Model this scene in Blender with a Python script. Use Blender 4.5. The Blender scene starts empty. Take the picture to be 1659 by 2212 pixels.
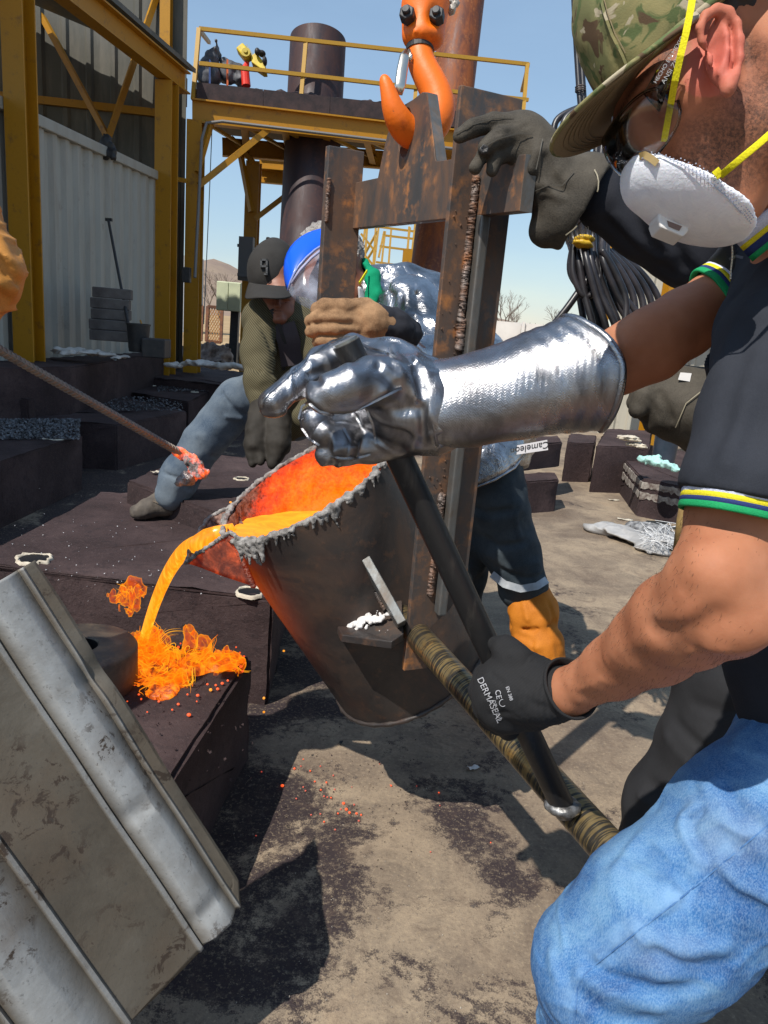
import bpy, bmesh, math, random
import numpy as np
from mathutils import Vector, Matrix
random.seed(7); np.random.seed(7)
SC = bpy.context.scene
COL = SC.collection
V = lambda *a: np.array(a, dtype=float)

# ---------------------------------------------------------------- camera
F = 1600.0; CX, CY = 829.5, 1106.0
PITCH = math.atan(409 / 1600.0); ROLL = math.radians(4.9)
CAM = V(0, 0, 1.4)
_f = V(0, math.cos(PITCH), -math.sin(PITCH)); _u = V(0, math.sin(PITCH), math.cos(PITCH)); _r = V(1, 0, 0)
UP = _u * math.cos(ROLL) - _r * math.sin(ROLL); RT = _r * math.cos(ROLL) + _u * math.sin(ROLL)
def P(x, y, d):
    """world point seen at photo position x, y (1659 wide) at depth d metres"""
    return CAM + d * (_f + RT * (x - CX) / F - UP * (y - CY) / F)
def G(x, y, z=0.0):
    v = _f + RT * (x - CX) / F - UP * (y - CY) / F
    return CAM + v * ((z - CAM[2]) / v[2])
cam_data = bpy.data.cameras.new('camera')
cam_data.sensor_fit = 'VERTICAL'; cam_data.sensor_height = 36; cam_data.lens = 36 * F / 2212
cam_data.clip_start = 0.05; cam_data.clip_end = 3000
cam = bpy.data.objects.new('camera', cam_data); COL.objects.link(cam)
cam.matrix_world = Matrix(((RT[0], UP[0], -_f[0], CAM[0]), (RT[1], UP[1], -_f[1], CAM[1]), (RT[2], UP[2], -_f[2], CAM[2]), (0, 0, 0, 1)))
SC.camera = cam

# ---------------------------------------------------------------- light
SUN_EL = 52.0
SUN_FROM = V(-0.54, -0.68, 0)          # where the sun stands, seen from above
SUN_FROM = SUN_FROM / np.linalg.norm(SUN_FROM) * math.cos(math.radians(SUN_EL)); SUN_FROM[2] = math.sin(math.radians(SUN_EL))
sun_data = bpy.data.lights.new('sun', 'SUN'); sun_data.energy = 5.0; sun_data.angle = math.radians(0.5); sun_data.color = (1, 0.95, 0.87)
sun = bpy.data.objects.new('sun', sun_data); COL.objects.link(sun)
sun.rotation_euler = Vector(SUN_FROM).to_track_quat('Z', 'Y').to_euler()
world = bpy.data.worlds.new('World'); SC.world = world; world.use_nodes = True
wn = world.node_tree.nodes; wl = world.node_tree.links
bg = wn['Background']; sky = wn.new('ShaderNodeTexSky'); sky.sky_type = 'NISHITA'; sky.sun_disc = False
sky.sun_elevation = math.radians(SUN_EL); sky.sun_rotation = math.atan2(SUN_FROM[0], SUN_FROM[1])
sky.air_density = 1.25; sky.dust_density = 0.15; sky.ozone_density = 2.6
bg.inputs[1].default_value = 0.115
tc = wn.new('ShaderNodeTexCoord'); mp = wn.new('ShaderNodeMapping'); mp.inputs['Scale'].default_value = (1.2, 1.2, 4.0)
nz = wn.new('ShaderNodeTexNoise'); nz.inputs['Scale'].default_value = 1.6; nz.inputs['Detail'].default_value = 7; nz.inputs['Roughness'].default_value = 0.62
cr = wn.new('ShaderNodeValToRGB'); cr.color_ramp.elements[0].position = 0.30; cr.color_ramp.elements[1].position = 0.80
cr.color_ramp.elements[0].color = (0.32, 0.32, 0.32, 1); cr.color_ramp.elements[1].color = (0.62, 0.62, 0.62, 1)
mx = wn.new('ShaderNodeMix'); mx.data_type = 'RGBA'; mx.inputs[7].default_value = (3.4, 5.0, 7.0, 1)
wl.new(tc.outputs['Generated'], mp.inputs[0]); wl.new(mp.outputs[0], nz.inputs[0]); wl.new(nz.outputs[0], cr.inputs[0])
wl.new(cr.outputs[0], mx.inputs[0]); wl.new(sky.outputs[0], mx.inputs[6]); wl.new(mx.outputs[2], bg.inputs[0])
SC.view_settings.view_transform = 'Standard'; SC.view_settings.look = 'None'
SC.view_settings.exposure = 0.1; SC.view_settings.gamma = 1.0; SC.view_settings.use_curve_mapping = False

# ---------------------------------------------------------------- material helper
class Mat:
    def __init__(s, name, base=(0.5, 0.5, 0.5), rough=0.6, metal=0.0, spec=0.5):
        s.m = bpy.data.materials.new(name); s.m.use_nodes = True
        s.n = s.m.node_tree.nodes; s.l = s.m.node_tree.links
        s.b = s.n['Principled BSDF']; s.out = s.n['Material Output']
        s.set('Base Color', base); s.set('Roughness', rough); s.set('Metallic', metal); s.set('Specular IOR Level', spec)
        s.tc = s.n.new('ShaderNodeTexCoord'); s._h = None
    def set(s, k, v):
        i = s.b.inputs[k]
        if isinstance(v, bpy.types.NodeSocket): s.l.new(v, i)
        elif isinstance(v, (tuple, list)) and len(v) == 3: i.default_value = (*v, 1) if i.type == 'RGBA' else v
        else: i.default_value = v
        return s
    def put(s, sock, v):
        if isinstance(v, bpy.types.NodeSocket): s.l.new(v, sock)
        elif isinstance(v, (tuple, list, np.ndarray)) and len(v) == 3 and sock.type == 'RGBA': sock.default_value = (*v, 1)
        else: sock.default_value = v
    def vec(s, scale=(1, 1, 1), rot=(0, 0, 0), loc=(0, 0, 0), src='Object'):
        n = s.n.new('ShaderNodeMapping'); s.l.new(s.tc.outputs[src], n.inputs[0])
        n.inputs['Scale'].default_value = scale; n.inputs['Rotation'].default_value = rot; n.inputs['Location'].default_value = loc
        return n.outputs[0]
    def noise(s, scale=5, detail=4, rough=0.55, vec=None, dist=0.0):
        n = s.n.new('ShaderNodeTexNoise'); n.inputs['Scale'].default_value = scale; n.inputs['Detail'].default_value = detail
        n.inputs['Roughness'].default_value = rough; n.inputs['Distortion'].default_value = dist
        s.l.new(vec if vec is not None else s.tc.outputs['Object'], n.inputs['Vector']); return n.outputs[0]
    def voro(s, scale=5, vec=None, feat='F1', rand=1.0):
        n = s.n.new('ShaderNodeTexVoronoi'); n.feature = feat; n.inputs['Scale'].default_value = scale; n.inputs['Randomness'].default_value = rand
        s.l.new(vec if vec is not None else s.tc.outputs['Object'], n.inputs['Vector']); return n.outputs[0]
    def wave(s, scale=5, vec=None, dist=0.0, detail=2, axis='X', prof='SIN', kind='BANDS', dscale=1.0):
        n = s.n.new('ShaderNodeTexWave'); n.wave_type = kind; n.bands_direction = axis; n.wave_profile = prof
        n.inputs['Scale'].default_value = scale; n.inputs['Distortion'].default_value = dist; n.inputs['Detail'].default_value = detail
        n.inputs['Detail Scale'].default_value = dscale
        s.l.new(vec if vec is not None else s.tc.outputs['Object'], n.inputs['Vector']); return n.outputs[1]
    def ramp(s, fac, stops):
        n = s.n.new('ShaderNodeValToRGB'); s.l.new(fac, n.inputs[0]); e = n.color_ramp.elements
        while len(e) < len(stops): e.new(0.5)
        for i, (p_, c) in enumerate(stops):
            e[i].position = p_; c = (c, c, c) if isinstance(c, (int, float)) else c; e[i].color = (*c, 1)
        return n.outputs[0]
    def mix(s, fac, a, b, blend='MIX'):
        n = s.n.new('ShaderNodeMix'); n.data_type = 'RGBA'; n.blend_type = blend
        s.put(n.inputs[0], fac); s.put(n.inputs[6], a); s.put(n.inputs[7], b); return n.outputs[2]
    def math(s, op, a, b=0.0, c=None):
        n = s.n.new('ShaderNodeMath'); n.operation = op; s.put(n.inputs[0], a); s.put(n.inputs[1], b)
        if c is not None: s.put(n.inputs[2], c)
        return n.outputs[0]
    def xyz(s, vec=None):
        n = s.n.new('ShaderNodeSeparateXYZ'); s.l.new(vec if vec is not None else s.tc.outputs['Object'], n.inputs[0]); return n.outputs
    def bump(s, h, strength=0.3, dist=0.01):
        n = s.n.new('ShaderNodeBump'); n.inputs['Strength'].default_value = strength; n.inputs['Distance'].default_value = dist
        s.l.new(h, n.inputs['Height'])
        if s._h is not None: s.l.new(s._h, n.inputs['Normal'])
        s._h = n.outputs[0]; s.l.new(s._h, s.b.inputs['Normal']); return s
    def emit(s, col, strength):
        s.set('Emission Color', col); s.set('Emission Strength', strength); return s

def simple(name, c1, c2=None, scale=6, rough=0.6, metal=0.0, bump=0.15, bscale=60, bd=0.004, spec=0.4, lo=0.35, hi=0.65, stretch=(1, 1, 1)):
    m = Mat(name, c1, rough, metal, spec)
    if c2 is not None:
        v = m.vec(scale=stretch); n = m.noise(scale, 6, 0.6, v)
        m.set('Base Color', m.ramp(n, [(lo, c1), (hi, c2)]))
    if bump: m.bump(m.noise(bscale, 5, 0.6), bump, bd)
    return m.m

# ---------------------------------------------------------------- object helpers
def finish(o, **kw):
    for k, v in kw.items():
        if v is not None: o[k] = v
    return o
def thing(name, label, cat, loc, group=None):
    o = bpy.data.objects.new(name, None); COL.objects.link(o); o.location = [float(c) for c in loc]; o.empty_display_size = 0.1
    return finish(o, label=label, category=cat, group=group)
def mesh_obj(name, verts, faces, mat, parent=None, smooth=False, origin=None, bevel=0.0, seg=2, autos=None, **kw):
    me = bpy.data.meshes.new(name)
    vv = np.asarray(verts, dtype=float)
    org = V(*parent.location) if (parent is not None and parent.parent is None) else (V(*origin) if origin is not None else V(0, 0, 0))
    if parent is not None and parent.parent is not None: org = V(*parent.parent.location)
    if parent is not None and parent.type == 'MESH' and parent.parent is None: org = V(*parent.location)
    me.from_pydata((vv - org).tolist(), [], [list(map(int, f)) for f in faces]); me.update()
    if smooth:
        me.polygons.foreach_set('use_smooth', [True] * len(me.polygons))
        if autos is not None: me.set_sharp_from_angle(angle=math.radians(autos))
    for mt in (mat if isinstance(mat, (list, tuple)) else [mat]): me.materials.append(mt)
    o = bpy.data.objects.new(name, me); COL.objects.link(o)
    if parent is not None: o.parent = parent
    else: o.location = [float(c) for c in org]
    if bevel:
        b = o.modifiers.new('bevel', 'BEVEL'); b.width = bevel; b.segments = seg; b.limit_method = 'ANGLE'; b.angle_limit = math.radians(35)
    return finish(o, **kw)
def nrm(a): a = np.asarray(a, float); return a / max(1e-9, np.linalg.norm(a))
class MB:
    def __init__(s): s.v = []; s.f = []
    def add(s, vs, fs):
        k = len(s.v); s.v += [np.asarray(p, float) for p in vs]; s.f += [[i + k for i in f] for f in fs]; return s
    def box(s, c, ax, ay, az):
        """centre and three half-extent vectors"""
        c, ax, ay, az = map(lambda q: np.asarray(q, float), (c, ax, ay, az))
        if np.dot(np.cross(ax, ay), az) < 0: ax = -ax
        vs = [c + i * ax + j * ay + k * az for k in (-1, 1) for j in (-1, 1) for i in (-1, 1)]
        return s.add(vs, [(0, 2, 3, 1), (4, 5, 7, 6), (0, 1, 5, 4), (2, 6, 7, 3), (0, 4, 6, 2), (1, 3, 7, 5)])
    def bar(s, a, b, wx, wy, side=None):
        """rectangular bar from a to b; wx across 'side', wy the other way (full sizes)"""
        a, b = np.asarray(a, float), np.asarray(b, float); d = b - a; dn = nrm(d)
        sd = V(0, 0, 1) if side is None else np.asarray(side, float)
        if abs(np.dot(nrm(sd), dn)) > 0.95: sd = V(1, 0, 0)
        x = nrm(sd - dn * np.dot(sd, dn)); y = np.cross(dn, x)
        return s.box((a + b) / 2, x * wx / 2, y * wy / 2, d / 2)
    def ibeam(s, a, b, depth, width, up=None, tf=None):
        a, b = np.asarray(a, float), np.asarray(b, float); dn = nrm(b - a); up = V(0, 0, 1) if up is None else np.asarray(up, float)
        if abs(np.dot(nrm(up), dn)) > 0.95: up = V(0, 1, 0)
        u = nrm(up - dn * np.dot(up, dn)); sd = np.cross(dn, u); t = tf or depth * 0.07; c = (a + b) / 2; L = (b - a) / 2
        s.box(c + u * (depth - t) / 2, sd * width / 2, u * t / 2, L); s.box(c - u * (depth - t) / 2, sd * width / 2, u * t / 2, L)
        return s.box(c, sd * t * 0.4, u * (depth / 2 - t - 0.0005), L * 0.9995)
    def prism(s, poly, thick):
        poly = [np.asarray(p, float) for p in poly]; th = np.asarray(thick, float); n = len(poly)
        nn = sum(np.cross(poly[i] - poly[0], poly[(i + 1) % n] - poly[0]) for i in range(1, n - 1))
        if np.dot(nn, th) > 0: poly = poly[::-1]
        vs = poly + [p + th for p in poly]
        fs = [list(range(n)), list(range(2 * n - 1, n - 1, -1))] + [(i, i + n, (i + 1) % n + n, (i + 1) % n) for i in range(n)]
        return s.add(vs, fs)
    def tube(s, pts, rad, n=12, caps=True, flat=None, up=None, closed=False):
        pts = [np.asarray(p, float) for p in pts]; m = len(pts)
        rad = [rad] * m if np.isscalar(rad) else list(rad)
        k = len(s.v); prev = None
        for i, p in enumerate(pts):
            d = nrm((pts[(i + 1) % m] if (i < m - 1 or closed) else p) - (pts[i - 1] if (i > 0 or closed) else p))
            if prev is None:
                a = V(0, 0, 1) if up is None else np.asarray(up, float)
                if abs(np.dot(nrm(a), d)) > 0.95: a = V(1, 0, 0.1)
            else: a = prev
            x = nrm(a - d * np.dot(a, d)); prev = x; y = np.cross(d, x)
            fx = 1.0 if flat is None else flat
            for j in range(n):
                t = 2 * math.pi * j / n; s.v.append(p + rad[i] * (math.cos(t) * x * fx + math.sin(t) * y))
        rng = m if closed else m - 1
        for i in range(rng):
            for j in range(n):
                a, b = k + i * n + j, k + i * n + (j + 1) % n; a2, b2 = k + ((i + 1) % m) * n + j, k + ((i + 1) % m) * n + (j + 1) % n
                s.f.append([a, b, b2, a2])
        if caps and not closed:
            s.f.append([k + j for j in range(n)][::-1]); s.f.append([k + (m - 1) * n + j for j in range(n)])
        return s
    def lathe(s, c, ax, prof, n=32, x=None, wob=None, a0=0, a1=2 * math.pi):
        """prof = [(radius, height along ax)]"""
        c, ax = np.asarray(c, float), nrm(ax); x = V(0, 0, 1) if x is None else np.asarray(x, float)
        if abs(np.dot(nrm(x), ax)) > 0.98: x = V(1, 0, 0)
        x = nrm(x - ax * np.dot(x, ax)); y = np.cross(ax, x); k = len(s.v); full = abs(a1 - a0 - 2 * math.pi) < 1e-6
        nn = n if full else n + 1
        for i, (r, h) in enumerate(prof):
            for j in range(nn):
                t = a0 + (a1 - a0) * j / n; w = wob(i, t) if wob else 0
                s.v.append(c + ax * h + (r + w) * (math.cos(t) * x + math.sin(t) * y))
        for i in range(len(prof) - 1):
            for j in range(n):
                j2 = (j + 1) % nn if full else j + 1
                s.f.append([k + i * nn + j, k + i * nn + j2, k + (i + 1) * nn + j2, k + (i + 1) * nn + j])
        return s
    def sphere(s, c, r, n=8, ax=None):
        rr = V(r, r, r) if np.isscalar(r) else np.asarray(r, float); k = len(s.v); m = max(3, n // 2)
        s.v.append(np.asarray(c, float) + V(0, 0, rr[2]))
        for i in range(1, m):
            for j in range(n):
                t = math.pi * i / m; q = 2 * math.pi * j / n
                s.v.append(np.asarray(c, float) + V(rr[0] * math.sin(t) * math.cos(q), rr[1] * math.sin(t) * math.sin(q), rr[2] * math.cos(t)))
        s.v.append(np.asarray(c, float) - V(0, 0, rr[2])); e = len(s.v) - 1
        for j in range(n):
            s.f.append([k, k + 1 + j, k + 1 + (j + 1) % n]); s.f.append([e, e - n + (j + 1) % n, e - n + j])
        for i in range(m - 2):
            for j in range(n):
                a = k + 1 + i * n; s.f.append([a + j, a + n + j, a + n + (j + 1) % n, a + (j + 1) % n])
        return s
    def build(s, name, mat, parent=None, **kw): return mesh_obj(name, s.v, s.f, mat, parent, **kw)

# ---------------------------------------------------------------- noise on arrays
_perm = np.random.RandomState(3).permutation(512).astype(np.int32); _perm = np.concatenate([_perm, _perm, _perm])
_g = np.random.RandomState(4).normal(size=(512, 3)); _g = (_g / np.linalg.norm(_g, axis=1)[:, None]).astype(np.float32)
def pnoise(p):
    p = np.asarray(p, np.float32); i = np.floor(p).astype(np.int32); fr = p - i; i &= 511
    w = fr * fr * fr * (fr * (fr * 6 - 15) + 10); out = 0
    for dx in (0, 1):
        for dy in (0, 1):
            for dz in (0, 1):
                h = _perm[_perm[_perm[(i[:, 0] + dx) & 511] + ((i[:, 1] + dy) & 511)] + ((i[:, 2] + dz) & 511)] & 511
                g = _g[h]; d = g[:, 0] * (fr[:, 0] - dx) + g[:, 1] * (fr[:, 1] - dy) + g[:, 2] * (fr[:, 2] - dz)
                out = out + d * (w[:, 0] if dx else 1 - w[:, 0]) * (w[:, 1] if dy else 1 - w[:, 1]) * (w[:, 2] if dz else 1 - w[:, 2])
    return out * 1.6
def fbm(p, o=3):
    s = 0; a = 1.0
    for k in range(o): s = s + a * pnoise(p * 2 ** k + 17.3 * k); a *= 0.5
    return s

# ---------------------------------------------------------------- signed-distance bodies, meshed by surface nets
class Sdf:
    _act = None; _sp = None
    def __init__(s, k=0.01): s.pr = []; s.k = k; s.pad = 0.0; s.disp = None; s.pts = []; s.sp = []
    def cap(s, a, b, ra, rb, k=None, op='+', flat=None):
        a, b = np.asarray(a, float), np.asarray(b, float); s.pr.append(('c', a, b, ra, rb, s.k if k is None else k, op, flat))
        if op == '+': s.pts += [(a, ra), (b, rb)]
        return s
    def chain(s, nodes, k=None, op='+'):
        """nodes = [(point, radius), ...]"""
        for (a, ra), (b, rb) in zip(nodes[:-1], nodes[1:]): s.cap(a, b, ra, rb, k, op)
        return s
    def ch(s, nodes, k=None, op='+'):
        """nodes = [(x, y, depth, radius in photo px)]"""
        return s.chain([(P(x, y, d), r * d / F) for x, y, d, r in nodes], k, op)
    def ell(s, c, r, ax=None, k=None, op='+'):
        A = np.eye(3) if ax is None else np.array([nrm(q) for q in ax]); c = np.asarray(c, float); r = np.asarray(r, float)
        s.pr.append(('e', c, A, r, None, s.k if k is None else k, op, None))
        if op == '+': s.pts.append((c, max(r)))
        return s
    def ellp(s, x, y, d, rx, ry, rd, ang=0.0, k=None, op='+'):
        """ellipsoid facing the camera: rx, ry in photo px, rd in metres, ang degrees clockwise in the picture"""
        t = math.radians(ang); X = RT * math.cos(t) - UP * math.sin(t); Y = RT * math.sin(t) + UP * math.cos(t)
        return s.ell(P(x, y, d), V(rx * d / F, ry * d / F, rd), (X, Y, _f), k, op)
    def plane(s, pt, n, k=None):
        """cut away everything on the side n points to"""
        s.pr.append(('p', np.asarray(pt, float), nrm(n), None, None, s.k if k is None else k, '&', None)); return s
    def cutoff(s, pt, n, R, k=0.003):
        """flat cut of a sleeve end: removes what lies beyond the plane within R of pt"""
        s.pr.append(('k', np.asarray(pt, float), nrm(n), R, None, k, '-', None)); return s
    def val(s, p):
        p = p.astype(np.float32); out = np.full(len(p), 9.0, np.float32)
        for kind, a, b, ra, rb, k, op, fl in (s._act if s._act is not None else s.pr):
            if kind == 'c':
                a32 = a.astype(np.float32); ab = (b - a).astype(np.float32); q = p - a32; t = np.clip(q @ ab / max(1e-12, float(ab @ ab)), 0, 1)
                d = q - t[:, None] * ab
                if fl is not None:
                    n_, sc = fl; dn = d @ n_.astype(np.float32); d = d + dn[:, None] * n_.astype(np.float32) * (1.0 / sc - 1)
                d = np.sqrt((d * d).sum(1)) - (ra + (rb - ra) * t)
            elif kind == 'e':
                q = (p - a.astype(np.float32)) @ b.T.astype(np.float32); r32 = ra.astype(np.float32)
                k0 = np.sqrt(((q / r32) ** 2).sum(1)); k1 = np.sqrt(((q / (r32 * r32)) ** 2).sum(1)); d = k0 * (k0 - 1) / np.maximum(k1, 1e-6)
            elif kind == 'k':
                q = p - a.astype(np.float32); d = np.maximum(-(q @ b.astype(np.float32)), np.sqrt((q * q).sum(1)) - ra)
            else: d = (p - a.astype(np.float32)) @ b.astype(np.float32)
            if op == '+':
                h = np.maximum(k - np.abs(out - d), 0) / k; out = np.minimum(out, d) - h * h * k * 0.25
            else:
                dd = -d if op == '-' else d
                h = np.maximum(k - np.abs(out - dd), 0) / k; out = np.maximum(out, dd) + h * h * k * 0.25
        return out
    def full(s, p):
        o = s.val(p)
        if s.disp is not None: o = o - s.disp(p)
        return o
    def crease(s, pts, w, amp):
        """fold line through pts [(x, y, depth)...]: amp > 0 ridge, < 0 groove (metres)"""
        s.sp.append(([P(*q) for q in pts], w, amp)); return s
    def crease_disp(s, p):
        o = np.zeros(len(p), np.float32)
        for pts, w, amp in (s._sp if s._sp is not None else s.sp):
            best = np.full(len(p), 9.0, np.float32)
            for a, b in zip(pts[:-1], pts[1:]):
                ab = (b - a).astype(np.float32); q = p - a.astype(np.float32); t = np.clip(q @ ab / float(ab @ ab), 0, 1); d = q - t[:, None] * ab
                best = np.minimum(best, (d * d).sum(1))
            o += amp * np.exp(-best / (w * w))
        return o
    def mesh(s, h, pad=0.02):
        lo = np.min([q - r for q, r in s.pts], 0) - pad; hi = np.max([q + r for q, r in s.pts], 0) + pad
        B = 8; W = B * h; nb = np.ceil((hi - lo) / W).astype(int)
        I = np.stack(np.meshgrid(*[np.arange(n) for n in nb], indexing='ij'), -1).reshape(-1, 3)
        c = lo + (I + 0.5) * W; act = []
        for i in range(0, len(c), 100000): act.append(np.abs(s.val(c[i:i + 100000])) < W * 0.87 * 1.35 + s.pad)
        I = I[np.concatenate(act)]
        g = np.stack(np.meshgrid(*[np.arange(B + 1)] * 3, indexing='ij'), -1).reshape(-1, 3)
        N = (nb + 1) * B + 2; vals = np.empty((len(I), (B + 1) ** 3), np.float32)
        # neighbouring blocks together, each group only against the pieces that come near it
        grp = I // 4; key = (grp[:, 0] * 4096 + grp[:, 1]) * 4096 + grp[:, 2]; I = I[np.argsort(key, kind='stable')]; key = np.sort(key)
        cuts = np.concatenate([[0], np.where(np.diff(key))[0] + 1, [len(I)]])
        bs = []
        for q in s.pr:
            if q[0] == 'c': bs.append(((q[1] + q[2]) / 2, np.linalg.norm(q[2] - q[1]) / 2 + max(q[3], q[4]), q[5]))
            elif q[0] == 'e': bs.append((q[1], float(np.max(q[3])), q[5]))
            elif q[0] == 'k': bs.append((q[1], q[3], q[5]))
            else: bs.append((q[1], 1e9, 0))
        cs = [(np.mean(q[0], 0), max(np.linalg.norm(x - np.mean(q[0], 0)) for x in q[0]) + 3.2 * q[1]) for q in s.sp]
        for a_, b_ in zip(cuts[:-1], cuts[1:]):
            J = I[a_:b_]; l_ = lo + J.min(0) * W; u_ = lo + (J.max(0) + 1) * W; cc = (l_ + u_) / 2; cr_ = np.linalg.norm(u_ - l_) / 2
            s._act = [q for q, (c0, r0, k0) in zip(s.pr, bs) if np.linalg.norm(cc - c0) < cr_ + r0 + k0 + 0.02 + s.pad]
            s._sp = [q for q, (c0, r0) in zip(s.sp, cs) if np.linalg.norm(cc - c0) < cr_ + r0]
            pp = lo + (J[:, None, :] * B + g[None]) * h
            vals[a_:b_] = s.full(pp.reshape(-1, 3)).reshape(-1, (B + 1) ** 3)
        s._act = None; s._sp = None
        keep = (vals.min(1) < 0) & (vals.max(1) >= 0); I = I[keep]; vals = vals[keep].reshape(-1, B + 1, B + 1, B + 1)
        ins = vals < 0
        cnt = sum(ins[:, a:a + B, b:b + B, c_:c_ + B].astype(np.int8) for a in (0, 1) for b in (0, 1) for c_ in (0, 1))
        ca = np.argwhere((cnt > 0) & (cnt < 8)); bi = ca[:, 0]; cl = ca[:, 1:]
        cv = {}
        for a in (0, 1):
            for b in (0, 1):
                for c_ in (0, 1): cv[a, b, c_] = vals[bi, cl[:, 0] + a, cl[:, 1] + b, cl[:, 2] + c_]
        acc = np.zeros((len(ca), 3)); n = np.zeros(len(ca)); corners = list(cv)
        for q in corners:
            for ax in range(3):
                if q[ax] == 0:
                    q2 = tuple(1 if i == ax else q[i] for i in range(3)); a, b = cv[q], cv[q2]; m = (a < 0) != (b < 0)
                    t = np.where(m, a / np.where(a == b, 1, a - b), 0); pos = np.tile(np.array(q, float), (len(ca), 1)); pos[:, ax] = t
                    acc[m] += pos[m]; n[m] += 1
        gi = I[bi] * B + cl; verts = lo + (gi + acc / n[:, None]) * h
        key = (gi[:, 0].astype(np.int64) * N[1] + gi[:, 1]) * N[2] + gi[:, 2]; order = np.argsort(key); sk = key[order]
        faces = []
        for ax in range(3):
            sl0 = ins[:, :B, :B, :B]; sh = [slice(0, B)] * 3; sh[ax] = slice(1, B + 1); sl1 = ins[(slice(None), *sh)]
            e = np.argwhere(sl0 != sl1); inside = sl0[e[:, 0], e[:, 1], e[:, 2], e[:, 3]]; gp = I[e[:, 0]] * B + e[:, 1:]
            o1, o2 = [(1, 2), (2, 0), (0, 1)][ax]; quad = []
            for d1, d2 in ((0, 0), (1, 0), (1, 1), (0, 1)):
                q = gp.copy(); q[:, o1] -= d1; q[:, o2] -= d2
                kk = (q[:, 0].astype(np.int64) * N[1] + q[:, 1]) * N[2] + q[:, 2]; j = np.clip(np.searchsorted(sk, kk), 0, len(sk) - 1)
                quad.append(np.where(sk[j] == kk, order[j], -1))
            quad = np.stack(quad, 1); ok = (quad >= 0).all(1); quad = quad[ok]; fl = ~inside[ok]
            quad[fl] = quad[fl][:, ::-1]; faces.append(quad)
        return verts, np.concatenate(faces)
    def build(s, name, mat, parent=None, h=0.004, pad=0.02, **kw):
        v, f = s.mesh(h, pad)
        return fast_mesh(name, v, f, mat, parent, **kw)
def fast_mesh(name, v, f, mat, parent=None, smooth=True, origin=None, attr=None, **kw):
    org = V(*parent.location) if (parent is not None and parent.parent is None) else (V(*origin) if origin is not None else V(0, 0, 0))
    if parent is not None and parent.parent is not None: org = V(*parent.parent.location)
    me = bpy.data.meshes.new(name); f = np.asarray(f); me.vertices.add(len(v)); me.vertices.foreach_set('co', (np.asarray(v) - org).astype(np.float32).ravel())
    k = f.shape[1]; me.loops.add(f.size); me.loops.foreach_set('vertex_index', f.astype(np.int32).ravel())
    me.polygons.add(len(f)); me.polygons.foreach_set('loop_start', np.arange(0, f.size, k, dtype=np.int32))
    me.update(calc_edges=True); me.validate()
    me.polygons.foreach_set('use_smooth', np.full(len(me.polygons), smooth))
    for an, arr in (attr or {}).items():
        a = me.attributes.new(an, 'FLOAT', 'POINT'); a.data.foreach_set('value', np.asarray(arr, np.float32))
    for mt in (mat if isinstance(mat, (list, tuple)) else [mat]): me.materials.append(mt)
    o = bpy.data.objects.new(name, me); COL.objects.link(o)
    if parent is not None: o.parent = parent
    else: o.location = [float(c) for c in org]
    return finish(o, **kw)
def struct(name, o): o.name = name; o['kind'] = 'structure'; return o
# ================================================================ materials
def rusty_paint(name, c, dirt=0.5, rough=0.5):
    m = Mat(name, c, rough, 0.0, 0.4); n = m.noise(9, 8, 0.7); n2 = m.noise(55, 4, 0.6)
    k = m.mix(m.ramp(n, [(0.56, 0.0), (0.72, dirt)]), c, (0.12, 0.06, 0.03)); k = m.mix(m.ramp(n2, [(0.55, 0), (0.75, 0.35)]), k, tuple(q * 0.55 for q in c))
    m.set('Base Color', k); m.bump(m.noise(70, 4), 0.12, 0.003); return m.m
YEL = rusty_paint('yellow_paint', (0.40, 0.185, 0.006), 0.8); YELR = rusty_paint('yellow_rail_paint', (0.40, 0.22, 0.02), 0.6)
def steel_mat(name, dark, brown, orange, amt=0.5, rough=0.5, metal=0.35, streak=(10, 10, 4.5)):
    m = Mat(name, dark, rough, metal, 0.5); v = m.vec(scale=streak); n = m.noise(1.0, 8, 0.68, v, 0.6); n2 = m.noise(24, 6, 0.65); n3 = m.noise(5, 5, 0.6)
    k = m.mix(m.ramp(n, [(0.40, 0), (0.60, 1)]), dark, brown)
    o_ = m.math('MULTIPLY', m.ramp(n2, [(0.50, 0), (0.68, 1)]), m.ramp(n3, [(0.42, 0), (0.65, amt)]))
    k = m.mix(o_, k, orange); m.set('Base Color', k)
    m.set('Roughness', m.ramp(n, [(0.3, rough - 0.12), (0.7, rough + 0.25)])); m.set('Metallic', m.ramp(o_, [(0.0, metal), (0.6, 0.0)]))
    m.bump(n2, 0.18, 0.004); m.bump(m.noise(160, 4), 0.1, 0.001); return m.m
STEEL = steel_mat('rusted_steel_plate', (0.075, 0.070, 0.068), (0.15, 0.088, 0.058), (0.46, 0.17, 0.035), 1.0)
STEEL_EDGE = steel_mat('pale_grey_steel', (0.17, 0.185, 0.19), (0.14, 0.12, 0.10), (0.35, 0.17, 0.07), 0.35, 0.45, 0.7)
PIPE_RUST = steel_mat('old_stack_steel', (0.028, 0.017, 0.020), (0.055, 0.026, 0.024), (0.20, 0.06, 0.03), 0.25, 0.55, 0.2, (5, 5, 1.0))
PIPE_ORANGE = steel_mat('rust_orange_stack', (0.11, 0.032, 0.016), (0.27, 0.075, 0.018), (0.5, 0.2, 0.05), 0.5, 0.6, 0.1, (5, 5, 1.0))
BLACK = simple('black_paint', (0.018, 0.018, 0.02), (0.035, 0.032, 0.03), 20, 0.5, bump=0.1)
DARKDECK = simple('dark_deck_grating', (0.02, 0.014, 0.016), (0.05, 0.03, 0.03), 9, 0.7, bump=0.4, bscale=30)
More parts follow.
